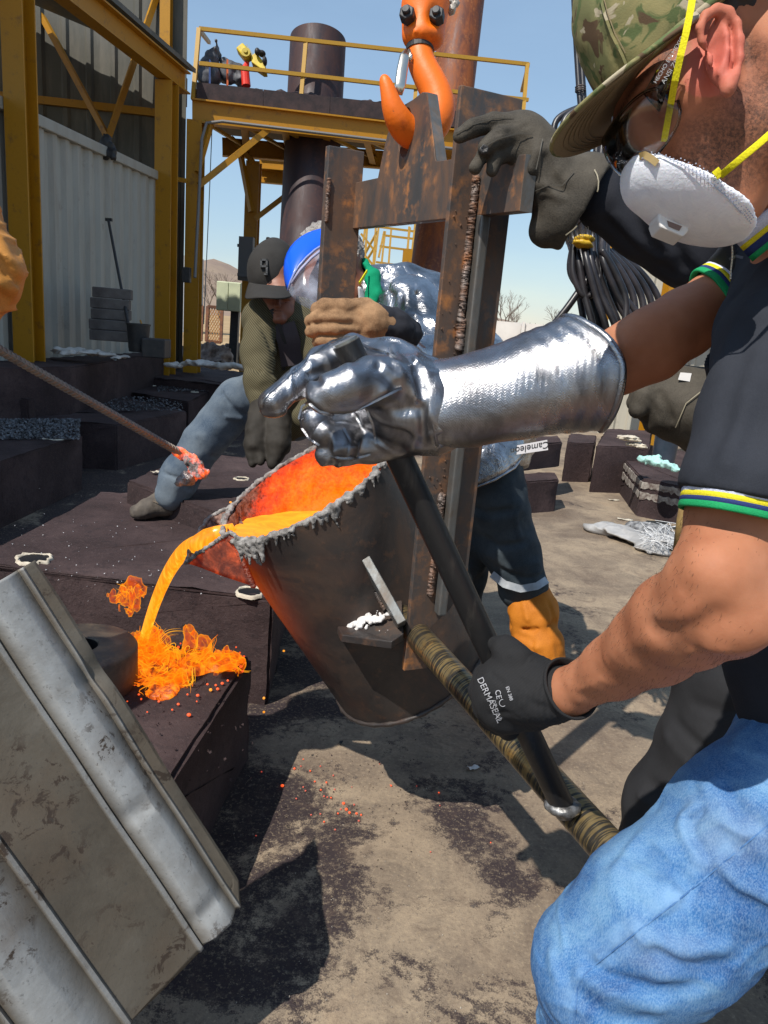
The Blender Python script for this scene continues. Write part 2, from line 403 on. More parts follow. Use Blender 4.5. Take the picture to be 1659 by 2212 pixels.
def white_sheet(name, c, rough=0.45):
    m = Mat(name, c, rough, 0.0, 0.5); v = m.vec(scale=(4, 4, 0.7)); n = m.noise(2.2, 7, 0.65, v); n2 = m.noise(3, 6, 0.7)
    k = m.mix(m.ramp(n, [(0.45, 0), (0.75, 0.5)]), c, (0.22, 0.19, 0.15)); k = m.mix(m.ramp(n2, [(0.6, 0), (0.7, 0.45)]), k, (0.16, 0.13, 0.10))
    m.set('Base Color', k); m.bump(n2, 0.15, 0.02); return m.m
CONT = white_sheet('container_paint', (0.34, 0.335, 0.295)); CREAM = white_sheet('cream_cladding', (0.42, 0.39, 0.32))
CLAD = white_sheet('weathered_cladding', (0.085, 0.082, 0.066), 0.6)
def sand_mat():
    m = Mat('bonded_mold_sand', (0.05, 0.03, 0.033), 0.85, 0, 0.25); n = m.noise(2.3, 6, 0.6); n2 = m.noise(420, 3, 0.7); n3 = m.noise(28, 6, 0.7)
    k = m.ramp(n, [(0.3, (0.026, 0.016, 0.016)), (0.5, (0.046, 0.029, 0.029)), (0.72, (0.085, 0.056, 0.054))])
    k = m.mix(m.ramp(n3, [(0.52, 0), (0.72, 0.7)]), k, (0.018, 0.014, 0.016)); k = m.mix(m.ramp(n2, [(0.64, 0), (0.70, 0.55)]), k, (0.25, 0.2, 0.2))
    m.set('Base Color', k); n7 = m.noise(75, 5, 0.75); k = m.mix(m.ramp(n7, [(0.55, 0), (0.72, 0.5)]), k, (0.12, 0.085, 0.08)); m.set('Base Color', k); m.bump(n3, 0.45, 0.014); m.bump(n7, 0.5, 0.004); m.bump(n2, 0.5, 0.0015); return m.m
SAND = sand_mat()
def ground_mat():
    m = Mat('stained_concrete', (0.3, 0.25, 0.2), 0.85, 0, 0.3); o = m.vec()
    n = m.noise(1.1, 8, 0.62, None, 0.5); n2 = m.noise(5, 8, 0.7, None, 0.8); n3 = m.noise(260, 3, 0.7); n4 = m.noise(34, 6, 0.72); n5 = m.noise(2.1, 7, 0.62, m.vec(loc=(7.3, 2.1, 0)), 0.9)
    k = m.ramp(n, [(0.28, (0.12, 0.083, 0.058)), (0.42, (0.215, 0.162, 0.115)), (0.55, (0.33, 0.255, 0.175)), (0.75, (0.26, 0.165, 0.10))])
    k = m.mix(m.ramp(n2, [(0.42, 0), (0.7, 0.6)]), k, (0.085, 0.066, 0.056))
    # dark mold sand swept and trodden over the slab
    s_ = m.math('ADD', m.math('MULTIPLY', n5, 1.0), m.math('MULTIPLY', n4, 0.42)); s_ = m.math('ADD', s_, m.math('MULTIPLY', n3, 0.22))
    sp = m.xyz(); xx = m.math('MULTIPLY', sp[0], -0.13); s_ = m.math('ADD', s_, m.math('MINIMUM', xx, 0.11))
    k = m.mix(m.ramp(s_, [(0.785, 0), (0.83, 0.7), (0.87, 0.96)]), k, (0.024, 0.016, 0.020))
    k = m.mix(m.ramp(n4, [(0.58, 0), (0.72, 0.5)]), k, (0.23, 0.19, 0.15)); k = m.mix(m.ramp(n3, [(0.60, 0), (0.68, 0.4)]), k, (0.07, 0.05, 0.045))
    n6 = m.noise(85, 5, 0.75); k = m.mix(m.ramp(n6, [(0.54, 0), (0.66, 0.45)]), k, (0.06, 0.044, 0.036)); k = m.mix(m.ramp(n6, [(0.34, 0.5), (0.46, 0)]), k, (0.40, 0.31, 0.20)); n8 = m.noise(9, 7, 0.72, None, 0.8); k = m.mix(m.ramp(n8, [(0.52, 0), (0.66, 0.45)]), k, (0.10, 0.068, 0.052)); m.set('Base Color', k); m.bump(n4, 0.35, 0.012); m.bump(n6, 0.3, 0.004); m.bump(n3, 0.4, 0.0015); return m.m
GROUND = ground_mat()
DIRT = simple('dry_yellow_dirt', (0.30, 0.20, 0.10), (0.42, 0.29, 0.15), 0.35, 0.95, bump=0.4, bscale=3, bd=0.1)
HILL = simple('scrub_hill', (0.22, 0.155, 0.12), (0.30, 0.22, 0.15), 0.06, 0.95, bump=0.4, bscale=0.6, bd=0.5)
TWIG = simple('bare_twigs', (0.13, 0.10, 0.085), (0.2, 0.16, 0.13), 3, 0.9, bump=0)
WHITEW = simple('whitewashed_wall', (0.72, 0.69, 0.65), (0.6, 0.57, 0.54), 0.4, 0.8, bump=0.1, bscale=3)
FIBRE = simple('ceramic_fibre_blanket', (0.42, 0.38, 0.34), (0.62, 0.58, 0.53), 7, 0.95, bump=0.6, bscale=50, bd=0.01)
PAPER = simple('scorched_paper', (0.40, 0.34, 0.26), (0.62, 0.56, 0.45), 30, 0.8, bump=0.1)
GREYGRAVEL = simple('grey_slag_crumbs', (0.06, 0.06, 0.065), (0.20, 0.20, 0.21), 60, 0.45, 0.3, bump=0.5, bscale=90)

# ================================================================ ground, hills, far things
def ground():
    n = 60; xs = np.concatenate([[-900, -200, -60, -24], np.linspace(-10, 10, n), [24, 60, 200, 900]]); ys = np.concatenate([[-300, -40, -8], np.linspace(-2, 18, n), [40, 120, 400, 1400]])
    v = [(x, y, -0.02) for y in ys for x in xs]; w = len(xs)
    f = [(j * w + i, j * w + i + 1, (j + 1) * w + i + 1, (j + 1) * w + i) for j in range(len(ys) - 1) for i in range(w - 1)]
    struct('ground', mesh_obj('ground', v, f, DIRT))
    v = [(-14, -6, 0), (12, -6, 0), (12, 16.5, 0), (-14, 16.5, 0)]
    struct('concrete_slab', mesh_obj('concrete_slab', v, [(0, 1, 2, 3)], GROUND))
ground()
def hills():
    n = 90; v = []; f = []
    for j, yy in enumerate((150, 190, 235, 280, 330)):
        for i in range(n):
            x = -190 + 420 * i / (n - 1); env = math.exp(-((x + 74) / 40) ** 2) * 10.5 + 4.5 * math.exp(-((x + 20) / 60) ** 2) + 2.5
            z = env * math.sin(math.pi * (j + 0.0) / 4.6) * (1 + 0.12 * math.sin(x * 0.23 + j)) + float(pnoise(np.array([[x * 0.08, yy * 0.05, 0.3]]))[0]) * 0.8 * (j > 0)
            v.append((x, yy, max(z, -0.3) if j else -0.3))
    for j in range(4):
        for i in range(n - 1): f.append((j * n + i, j * n + i + 1, (j + 1) * n + i + 1, (j + 1) * n + i))
    struct('hills', mesh_obj('hills', v, f, HILL, smooth=True))
hills()
def bare_tree(x, y, h, seed, label):
    rs = random.Random(seed); t = thing('bare_tree', label, 'tree', (x, y, 0), 'leafless trees on the far horizon'); tr = MB(); tw = MB()
    def grow(p, d, L, r, lev):
        q = p + d * L; (tr if lev < 2 else tw).tube([p, (p + q) / 2 + V(rs.uniform(-1, 1), rs.uniform(-1, 1), 0) * L * 0.06, q], [r, r * 0.8, r * 0.6], 4, caps=False)
        if lev >= 5: return
        for _ in range(rs.choice((2, 3, 3)) if lev else 5):
            nd = nrm(d + V(rs.uniform(-1, 1), rs.uniform(-1, 1), rs.uniform(-0.25, 0.55)) * (0.75 if lev else 0.9)); grow(q, nd, L * rs.uniform(0.6, 0.8), r * 0.55, lev + 1)
    grow(V(x, y, 0), V(0, 0, 1), h * 0.26, h * 0.022, 0)
    tr.build('trunk', TWIG, t); tw.build('crown', TWIG, t)
for (px, d, h, lb) in ((474, 95, 8.2, 'bare spreading tree on the skyline left of the capped worker'), (452, 110, 6.5, 'smaller bare tree beside the hill slope, seen under the platform'),
                       (1086, 72, 6.4, 'bare bushy tree behind the white wall, beside the rusty frame leg'), (1108, 84, 5.0, 'low bare tree just right of the bushy one behind the white wall'),
                       (1205, 75, 5.6, 'bare tree above the silver gauntlet, left of the hanging cables')):
    q = G(px, 760 + 0.086 * (px - 829) - 40); a = V(q[0], q[1], 0); a = a / a[1] * d; bare_tree(a[0], a[1], h, int(px), lb)
def shrubs():
    m = MB(); rs = random.Random(5)
    for i in range(260):
        x = rs.uniform(5, 60); y = 90 + rs.uniform(0, 15); r = rs.uniform(0.5, 1.2)
        for k in range(7):
            c = V(x + rs.uniform(-1, 1), y, 0.2); m.tube([c, c + V(rs.uniform(-0.7, 0.7), 0, rs.uniform(1.0, 2.6))], [0.12, 0.03], 3, caps=False)
    m.build('scrub', TWIG, kind='stuff', label='dark line of leafless scrub beyond the white wall', category='scrub')
shrubs()
w = MB(); A = P(1030, 0, 60); B_ = P(1300, 0, 60)
for i in range(9):
    x0 = 6 + i * 4.5; w = MB(); w.box(V(x0 + 2.2, 66 - i * 0.5, 1.15), V(2.2, 0.0, 0), V(0, 0.1, 0), V(0, 0, 1.15))
    if i == 0: wall_t = thing('perimeter_wall', 'long low whitewashed wall across the yard behind the frame legs', 'wall', (6, 66, 0))
    w.build('wall_panel', WHITEW, wall_t)
w = MB()
for i in range(10): w.box(V(6 + i * 4.5 - 0.02, 65.85 - i * 0.5, 1.2), V(0.12, 0, 0), V(0, 0.14, 0), V(0, 0, 1.2))
w.build('pier', WHITEW, wall_t)
# far white sheds between the yellow posts
bt = thing('storage_shed', 'pale grey and white shed far off between two yellow posts', 'shed', P(378, 650, 40))
q0 = P(369, 655, 40); MB().box(q0 + V(0, 0, -0.1), V(0.42, 0, 0), V(0, 1, 0), V(0, 0, 1.75)).build('front_wall', WHITEW, bt)
MB().box(q0 + V(0.96, 0, 0.3), V(0.52, 0, 0), V(0, 1, 0), V(0, 0, 2.15)).build('side_wall', simple('grey_shed_wall', (0.34, 0.36, 0.38), None, bump=0), bt)
MB().box(q0 + V(-0.02, 0, 2.0), V(0.40, 0, 0), V(0, 1, 0), V(0, 0, 0.32)).build('roof', simple('rust_red_roof', (0.3, 0.14, 0.1), None, bump=0), bt)

CABG = simple('cabinet_green', (0.60, 0.64, 0.44), (0.5, 0.54, 0.38), 5, 0.6)
cb = thing('electrical_cabinet', 'pale green two door cabinet on a dark stand by the yellow post', 'cabinet', P(497, 760, 13))
c0 = P(497, 641, 13); MB().box(c0, V(0.21, 0, 0), V(0, 0.12, 0), V(0, 0, 0.245)).build('cabinet_body', CABG, cb, bevel=0.01)
for s in (-1, 1): MB().box(c0 + V(s * 0.105, -0.135, 0), V(0.1, 0, 0), V(0, 0.012, 0), V(0, 0, 0.235)).build('door', CABG, cb, bevel=0.006)
MB().bar(P(509, 668, 13.1), P(503, 785, 13.1), 0.14, 0.14).build('stand', BLACK, cb)

# mesh fence panels
RUSTF = simple('rusty_frame', (0.10, 0.045, 0.03), (0.22, 0.09, 0.04), 12, 0.8)
def mesh_panel(x0, x1, y0, y1, d, lab):
    t = thing('mesh_panel', lab, 'mesh panel', P((x0 + x1) / 2, y1, d), 'expanded metal fence panels')
    a, b, c, e = P(x0, y0 + 0.086 * 0, d), P(x1, y0 + 0.086 * (x1 - x0), d), P(x1 - 3, y1 + 0.086 * (x1 - x0), d), P(x0 - 3, y1, d)
    for p_, q_ in ((a, b), (b, c), (c, e), (e, a)): MB().bar(p_, q_, 0.055, 0.055).build('frame_bar', RUSTF, t)
    m = MB(); nx = max(3, int((x1 - x0) / 3)); ny = int((y1 - y0) / 5)
    for i in range(nx + ny // 1):
        pass
    U = b - a; W_ = e - a; L = np.linalg.norm(U); Hh = np.linalg.norm(W_); st = 0.05
    for sgn in (1, -1):
        k = -Hh * 0.6
        while k < L + Hh * 0.6:
            x_a, x_b = (k, k + sgn * Hh * 0.55); pa = [(x_a, 0), (x_b, Hh)]
            t0, t1 = 0.0, 1.0
            dx = x_b - x_a
            for lim, s2 in ((0, 1), (L, -1)):
                f0 = s2 * (x_a - lim); f1 = s2 * (x_b - lim)
                if f0 < 0 and f1 < 0: t0, t1 = 1, 0
                elif f0 < 0: t0 = max(t0, f0 / (f0 - f1))
                elif f1 < 0: t1 = min(t1, f0 / (f0 - f1))
            if t1 > t0:
                p_ = a + U / L * (x_a + dx * t0) + W_ * t0; q_ = a + U / L * (x_a + dx * t1) + W_ * t1; m.bar(p_, q_, 0.014, 0.006)
            k += st
    m.build('expanded_mesh', simple('mesh_rust', (0.34, 0.17, 0.07), (0.5, 0.27, 0.10), 20, 0.8, bump=0), t)
mesh_panel(449, 480, 662, 737, 14.0, 'widest expanded metal panel, right of the platform post')
mesh_panel(423, 437, 660, 735, 14.2, 'narrow expanded metal panel immediately right of the platform post')
mesh_panel(370, 382, 656, 722, 14.4, 'expanded metal sliver between the two yellow posts')
for (x, y, d, rw) in ((436, 770, 13, 40), (470, 772, 12.5, 30), (500, 765, 13.5, 25), (378, 765, 13, 16)):
    sd = Sdf(0.1); c = P(x, y, d); rs = random.Random(x)
    for k in range(7): sd.ell(c + V(rs.uniform(-1, 1) * rw * d / F * 0.7, rs.uniform(-0.2, 0.2), rs.uniform(-0.15, 0.1)), V(0.12, 0.12, 0.1) * rs.uniform(0.8, 1.6))
    sd.disp = lambda p: fbm(p * 9, 2) * 0.05
    sd.build('scrap_heap', simple('scrap', (0.10, 0.07, 0.06), (0.36, 0.29, 0.24), 7, 0.9, bump=0.4), None, h=0.03, origin=c, kind='stuff', label='rubble and scrap on the ground behind the molds', category='rubble')

# ================================================================ shed on the left
D = V(0.12, 0.993, 0)
C2 = P(357, 620, 9.25)
shed = thing('open_shed', 'yellow framed steel shed with dark weathered cladding, left edge', 'shed building', (C2[0] - 2, C2[1], 0))
c2 = V(C2[0], C2[1], 0); c1 = P(55, 500, 6.35); c1[2] = 0
top2 = P(380, 205, 9.25)[2]
for c, w_ in ((c1, 0.19), (c2, 0.21)):
    MB().ibeam(c + V(0, 0, 0), c + V(0, 0, top2 - 0.02), w_ * 0.98, w_, up=D, tf=0.014).build('column', YEL, shed, bevel=0.003)
    MB().box(c + V(0, 0, 0.012), V(0.17, 0, 0), V(0, 0.17, 0), V(0, 0, 0.012)).build('base_plate', YEL, shed)
ez = top2 + 0.11
MB().ibeam(c2 + D * 0.5 + V(0, 0, ez), c2 - D * 9 + V(0, 0, ez), 0.24, 0.16).build('eave_beam', YEL, shed)
pl = P(398, 196, 9.7); MB().box(pl, V(0.012, 0, 0), V(0, 0.1, 0), V(0, 0, 0.17)).build('beam_end_plate', RUSTF, shed)
E1 = nrm(V(0.993, 0.10, 0)); W0 = P(357, 300, 9.75); W0[2] = 0
def clad_panel(x0, x1, z0, z1, base, e, nrmv, mat, parent, name, rib=0.3, dep=0.03, rw=0.05):
    prof = []; x = x0
    while x < x1 - 1e-6:
        prof += [(x, 0), (x + rib - 2.2 * rw, 0), (x + rib - 1.6 * rw, dep), (x + rib - 0.6 * rw, dep)]; x += rib
    prof.append((min(x, x1), 0)); vs = []; n = len(prof)
    for z in (z0, z1):
        for a, b in prof: vs.append(base + e * a + nrmv * b + V(0, 0, z))
    th = -nrmv * 0.004
    vs += [q + th for q in vs]
    fs = [(i, i + 1, n + i + 1, n + i) for i in range(n - 1)] + [(2 * n + i + 1, 2 * n + i, 3 * n + i, 3 * n + i + 1) for i in range(n - 1)]
    return mesh_obj(name, vs, fs, mat, parent)
NW = V(0, -1, 0)
for i in range(5): clad_panel(-0.9 * (i + 1), -0.9 * i + 0.03, 0, 6.4, W0 + V(0, .006 * (i % 2), 0), E1, NW, CLAD, shed, 'cladding_sheet')
for (ya, yb) in ((112, 128), (228, 245), (8, 24)):
    b_ = P(348, yb, 9.62); MB().bar(b_, b_ - E1 * 4.0, 0.09, 0.06).build('girt', YEL, shed)
MB().ibeam(P(357, 300, 9.66) * V(1, 1, 0), P(357, 300, 9.66) * V(1, 1, 0) + V(0, 0, 6.6), 0.12, 0.13, up=V(0, 1, 0)).build('corner_post', YEL, shed)
for a_, b_ in (((342, -20), (233, 300)), ((78, 12), (230, 292)), ((-20, 62), (30, -20))):
    MB().bar(P(*a_, 9.3), P(*b_, 9.3), 0.07, 0.05).build('cross_brace', YEL, shed)
# roof over the molds (out of the picture, it shades the left side)
SHR = MB(); rb = c2 + V(0, 0, ez + 0.15)
SHR.prism([rb + D * 0.6 + V(0.1, 0, 0), rb - D * 9.2 + V(0.1, 0, 0), rb - D * 9.2 + V(-5.2, 0, 1.6), rb + D * 0.6 + V(-5.2, 0, 1.6)], V(0, 0, 0.05)).build('roof', CLAD, shed)

# shipping container
K = P(345, 373, 8.95); kb = V(K[0], K[1], 0.05); ct = thing('shipping_container', 'white corrugated shipping container standing inside the shed', 'container', kb)
ND = nrm(np.cross(D, V(0, 0, 1)))     # pointing right of D
HC = K[2] - 0.05
def corr(x0, x1, lab=None):
    prof = []; x = x0
    while x < x1 - 1e-6: prof += [(x, 0), (x + 0.07, 0), (x + 0.105, -0.036), (x + 0.175, -0.036), (x + 0.21, 0)]; x += 0.21
    vs = []; n = len(prof)
    for z in (0.16, HC - 0.1):
        for a, b in prof: vs.append(kb - D * a + ND * b + V(0, 0, z))
    return mesh_obj('side_panel', vs, [(i + 1, i, n + i, n + i + 1) for i in range(n - 1)], CONT, ct)
for i in range(4): corr(0.1 + i * 1.26, 0.1 + (i + 1) * 1.26)
MB().bar(kb + V(0, 0, HC - 0.05) - D * 6.1, kb + V(0, 0, HC - 0.05), 0.10, 0.07).build('top_rail', CONT, ct, bevel=0.01)
MB().bar(kb + V(0, 0, 0.08) - D * 6.1, kb + V(0, 0, 0.08), 0.16, 0.07).build('bottom_rail', CONT, ct, bevel=0.01)
MB().bar(kb + V(0, 0, 0.0) - D * 0.02, kb - D * 0.02 + V(0, 0, HC), 0.12, 0.12, side=D).build('corner_post', CONT, ct, bevel=0.012)
MB().box(kb - D * 3.1 - ND * 1.2 + V(0, 0, HC / 2), D * 3.05, ND * 1.14, V(0, 0, HC / 2 - 0.06)).build('container_shell', CONT, ct)
sd = Sdf(0.03); rs = random.Random(2)
for k in range(12): c = P(232 + rs.uniform(-12, 12), 318 + rs.uniform(-22, 18), 7.7); sd.ell(c, V(0.04, 0.04, 0.06) * rs.uniform(0.6, 1.3))
sd.disp = lambda p: fbm(p * 20, 2) * 0.02
sd.build('black_rag', BLACK, None, h=0.012, origin=P(232, 318, 7.7), label='black rag tied to the brace above the container edge', category='rag')
br = thing('leaning_rod', 'long dark rod with a small crosspiece leaning on the white container', 'rod', P(285, 760, 6.9))
MB().tube([P(234, 474, 7.6), P(252, 570, 7.3), P(288, 755, 6.9)], 0.014, 8).build('shaft', BLACK, br)
MB().bar(P(228, 474, 7.6), P(242, 475, 7.6), 0.03, 0.03).build('crosspiece', BLACK, br)

# ================================================================ platform
def pd(x): return 9.3 + (x - 415) / 725 * 0.9
pf = thing('furnace_platform', 'elevated yellow steel platform with railing around the stacks', 'platform', G(395, 790))
PP = lambda x, y, o=0: P(x, y, pd(x) + o)
def post(xt, yt, d, w_, name='post', mat=YEL, par=None):
    t_ = P(xt, yt, d); b = V(t_[0], t_[1], 0); MB().ibeam(b, t_, w_, w_, up=V(0, 1, 0), tf=0.014).build(name, mat, par or pf)
post(424, 262, 9.35, 0.19)
MB().ibeam(PP(415, 240), PP(1150, 324), 0.27, 0.15).build('front_beam', YEL, pf)
dk = [PP(412, 188), PP(1150, 268)]
MB().prism([dk[0] + V(0, 0.05, 0), dk[1] + V(0, 0.05, 0), dk[1] + V(0.1, 2.2, 0), dk[0] + V(-0.1, 2.2, 0)], V(0, 0, -0.06)).build('deck', DARKDECK, pf)
rs = random.Random(11)
for i in range(5):
    xa = 425 + i * 144; MB().bar(PP(xa, 197 + (xa - 425) * 0.108, -.02), PP(xa + 143, 197 + (xa - 282) * 0.108, -.02), 0.20, 0.03).build('toe_board', DARKDECK, pf)
s = Sdf(.05)
for i in range(26):
    xx = 560 + i * 18; s.ell(PP(xx, 190 + (xx - 425) * .108 + rs.uniform(-6, 5), .25), V(.12, .1, .05) * rs.uniform(.6, 1.3))
s.disp = lambda p: fbm(p * 9, 2) * .03; s.pad = .03; s.build('deck_debris', DARKDECK, pf, h=.02, kind='stuff')
rb0 = P(480, 318, 10.9); rb1 = P(1150, 372, 11.9)
MB().ibeam(rb0, rb1, 0.24, 0.14).build('rear_beam', YEL, pf)
for i in range(8):
    f0 = PP(440 + i * 88, 250 + i * 88 * 0.11); f1 = rb0 + (rb1 - rb0) * (i / 7.6 - 0.06); f1[2] = f0[2]
    MB().ibeam(f0, f1, 0.15, 0.09).build('joist', YEL, pf)
    if i < 6: MB().bar(PP(440 + i * 88, 262 + i * 88 * 0.11), rb0 + (rb1 - rb0) * ((i + 1) / 7.6 - 0.05), 0.04, 0.04).build('plan_brace', YELR, pf)
post(549, 350, 11.0, 0.2); post(936, 352, 11.7, 0.17)
MB().bar(PP(430, 400), PP(585, 275), 0.075, 0.075).build('knee_brace', YEL, pf)
MB().bar(PP(426, 372), PP(455, 268), 0.06, 0.06).build('knee_brace', YEL, pf)
for a_, b_ in (((519, 330), (543, 458)), ((551, 473), (640, 405)), ((500, 298), (548, 352))): MB().bar(P(*a_, 10.9), P(*b_, 10.9), 0.07, 0.06).build('knee_brace', YEL, pf)
for yy, o in ((350, 13), (380, 13.2)): MB().ibeam(P(560, yy, o), P(720, yy + 14, o), 0.22, 0.14).build('far_beam', YEL, pf)
MB().bar(P(375, 386, 9.3), P(405, 391, 9.3), 0.05, 0.04).build('tie_bar', YEL, pf)
# railing
for ya, yb in ((62, 139), (137, 216)): MB().bar(PP(430, ya), PP(1141, yb), 0.045, 0.045).build('rail', YELR, pf)
for x_, yt, yb in ((430, 62, 215), (661, 88, 240), (905, 113, 270), (1139, 139, 330)):
    MB().bar(PP(x_, yt), PP(x_ - (yb - yt) * 0.085, yb, 0.02), 0.05, 0.05).build('baluster', YELR, pf)
MB().bar(PP(430, 64), P(452, 92, 11.2), 0.045, 0.045).build('rail', YELR, pf)
MB().bar(PP(1141, 139), P(1127, 196, 11.5), 0.045, 0.045).build('rail', YELR, pf)
MB().tube([PP(421, 600, -0.12), PP(436, 300, -0.12), PP(446, 266, -0.12), PP(480, 262, -0.12), PP(1100, 336, -0.12)], 0.02, 8).build('conduit', simple('grey_conduit', (0.2, 0.19, 0.18), None, metal=0.5, bump=0), pf)
MB().box(PP(403, 594, -0.16), V(0.05, 0, 0), V(0, 0.04, 0), V(0, 0, 0.09)).build('switch_box', BLACK, pf, bevel=0.008)
MB().box(PP(398, 640, 0.5), V(0.001, 0, 0), V(0, 0.001, 0), V(0, 0, 0.001)) if False else None
# stacks
def stack(top, bot, d, r, mat, label, open_top):
    a, b = P(*top, d), P(*bot, d); ax = V(0, 0, 1); h = a[2]; t = thing('exhaust_stack', label, 'stack', (b[0], b[1], 0))
    cx = V(b[0], b[1], 0); dx = a - b; dx[2] = 0; H_ = h
    m = MB().lathe(cx, V(dx[0], dx[1], h - b[2]), [(r * 0.0, 0.0), (r, 0.0), (r, H_ * 0.31), (r * 1.006, H_ * 0.312), (r * 1.006, H_ * 0.318), (r, H_ * 0.32), (r, H_), (r - 0.02, H_), (r - 0.02, H_ - 0.8)], 48)
    m.build('pipe_shell', mat, t, smooth=True, autos=40)
stack((690, 42), (655, 700), 9.95, 0.385, PIPE_RUST, 'dark rust brown open topped stack through the left half of the platform', True)
stack((1012, -160), (925, 590), 11.2, 0.335, PIPE_ORANGE, 'tall rust orange stack behind the crane hook', True)
q_ = P(668, 650, 9.9)
# things on the platform
TARP = simple('grey_black_tarpaulin', (0.035, 0.036, 0.042), (0.15, 0.155, 0.17), 5, 0.6, bump=0.4, bscale=14, bd=0.02)
sd = Sdf(0.05); 
for x_, y_, r_ in ((447, 150, 19), (458, 128, 15), (440, 170, 16), (468, 112, 5), (470, 100, 2), (462, 165, 16)): sd.ellp(x_, y_, pd(x_) + 0.5, r_, r_ * 1.2, 0.12)
sd.disp = lambda p: fbm(p * 7, 2) * 0.03
sd.build('equipment_bag', TARP, None, h=0.02, origin=P(450, 185, 9.8), label='dark grey covered bundle at the left corner of the platform', category='bundle')
sd = Sdf(0.05)
for x_, y_, rx, ry, a_ in ((492, 160, 22, 24, 10), (510, 150, 22, 14, 22), (520, 172, 14, 18, 0), (485, 135, 12, 10, 20)): sd.ellp(x_, y_, pd(x_) + 0.6, rx, ry, 0.12, a_)
sd.disp = lambda p: fbm(p * 7 + 4, 2) * 0.03
sd.build('tarp_bundle', TARP, None, h=0.02, origin=P(500, 190, 9.9), label='grey tarpaulin bundle between the corner bundle and the red stand', category='bundle')
for x_, c_, lb in ((452, (0.02, 0.05, 0.16), 'dark blue strap hanging over the corner bundle on the platform'), (490, (0.45, 0.09, 0.02), 'orange red strip hanging on the tarpaulin bundle on the platform')):
    MB().bar(P(x_ + 1, 132, pd(x_) + 0.36), P(x_ + 1, 190, pd(x_) + 0.34), 0.07, 0.02).build('hanging_strap', simple('strap', c_, None, bump=0), None, origin=P(x_, 160, 9.6), label=lb, category='strap')
hm = thing('yellow_winch', 'small yellow machine on a red stand behind the platform railing', 'machine', P(533, 190, 9.9))
YM = simple('machine_yellow', (0.72, 0.52, 0.02), (0.45, 0.33, 0.04), 12, 0.5)
hq = P(533, 115, 9.9)
MB().bar(P(521, 122, 9.9), P(536, 110, 9.9), 0.2, 0.14, side=UP).build('motor_housing', YM, hm, bevel=0.02)
MB().lathe(P(531, 112, 9.8), -_f, [(0.0, 0.02), (0.02, 0.02), (0.03, 0.0), (0.06, 0.0), (0.06, -0.02)], 16).build('hub', simple('dull_yellow', (0.4, 0.3, 0.02), None), hm)
MB().prism([P(541, 121, 9.85), P(553, 112, 9.85), P(572, 136, 9.85), P(574, 150, 9.85), P(566, 150, 9.85), P(543, 134, 9.85)], _f * 0.18).build('lower_guard', YM, hm, bevel=0.01)
sd = Sdf(0.02); sd.ellp(556, 112, 9.8, 6, 8, 0.05); sd.ellp(566, 116, 9.85, 8, 6, 0.06); sd.ellp(572, 132, 9.85, 5, 10, 0.06)
sd.build('cable_drum', BLACK, hm, h=0.01)
MB().tube([P(532, 186, 9.9), P(529, 150, 9.9), P(534, 135, 9.9)], [0.06, 0.055, 0.03], 12).build('stand', simple('fire_red', (0.62, 0.03, 0.015), None, rough=0.4, bump=0), hm)
MB().tube([P(546, 120, 9.9), P(532, 98, 9.9)], 0.015, 6).build('lever', simple('lever_grey', (0.3, 0.35, 0.38), None), hm)
# far scaffold
sc = thing('far_scaffold', 'thin yellow scaffold tower with stairs seen under the frame crossbar', 'scaffold', P(830, 640, 17))
L = [((790, 480), (778, 580)), ((818, 490), (806, 590)), ((886, 492), (872, 596)), ((897, 480), (888, 560)), ((832, 500), (822, 590)), ((845, 497), (838, 590)),
     ((795, 487), (895, 500)), ((826, 508), (893, 516)), ((820, 532), (890, 541)), ((812, 566), (880, 576)), ((780, 505), (812, 545)), ((815, 500), (782, 560)), ((778, 540), (808, 575)), ((812, 530), (780, 582)), ((818, 556), (830, 500))]
for a_, b_ in L: MB().bar(P(*a_, 17), P(*b_, 17), 0.045, 0.045).build('scaffold_tube', YELR, sc)
for x_ in (793, 812, 884): MB().bar(P(x_, 490, 17), P(x_ - 14, 700, 17), 0.05, 0.05).build('scaffold_tube', YELR, sc)
MB().box(P(886, 556, 16.5), V(0.17, 0, 0), V(0, 0.1, 0), V(0, 0, 0.17)).build('junction_box', YEL, sc)
cvx = thing('wall_bracket', 'grey steel bracket box on the rear yellow post behind the cap', 'bracket', P(530, 560, 10.7))
MB().box(P(532, 560, 10.7), V(0.1, 0, 0), V(0, 0.08, 0), V(0, 0, 0.3)).build('bracket_plate', simple('bracket_grey', (0.12, 0.12, 0.12), None, metal=0.5), cvx)
for yy in (530, 593): MB().bar(P(513, yy, 10.6), P(545, yy + 3, 10.6), 0.04, 0.04).build('bracket_arm', simple('bracket_dark', (0.1, 0.1, 0.1), None), cvx)
MB().tube([P(458, 275, 9.6), P(452, 430, 9.6), P(440, 700, 9.6)], 0.006, 6).build('hanging_rope', simple('rope_grey', (0.15, 0.2, 0.2), None, bump=0), None, origin=P(452, 430, 9.6), label='thin rope hanging from the platform beam against the sky', category='rope')

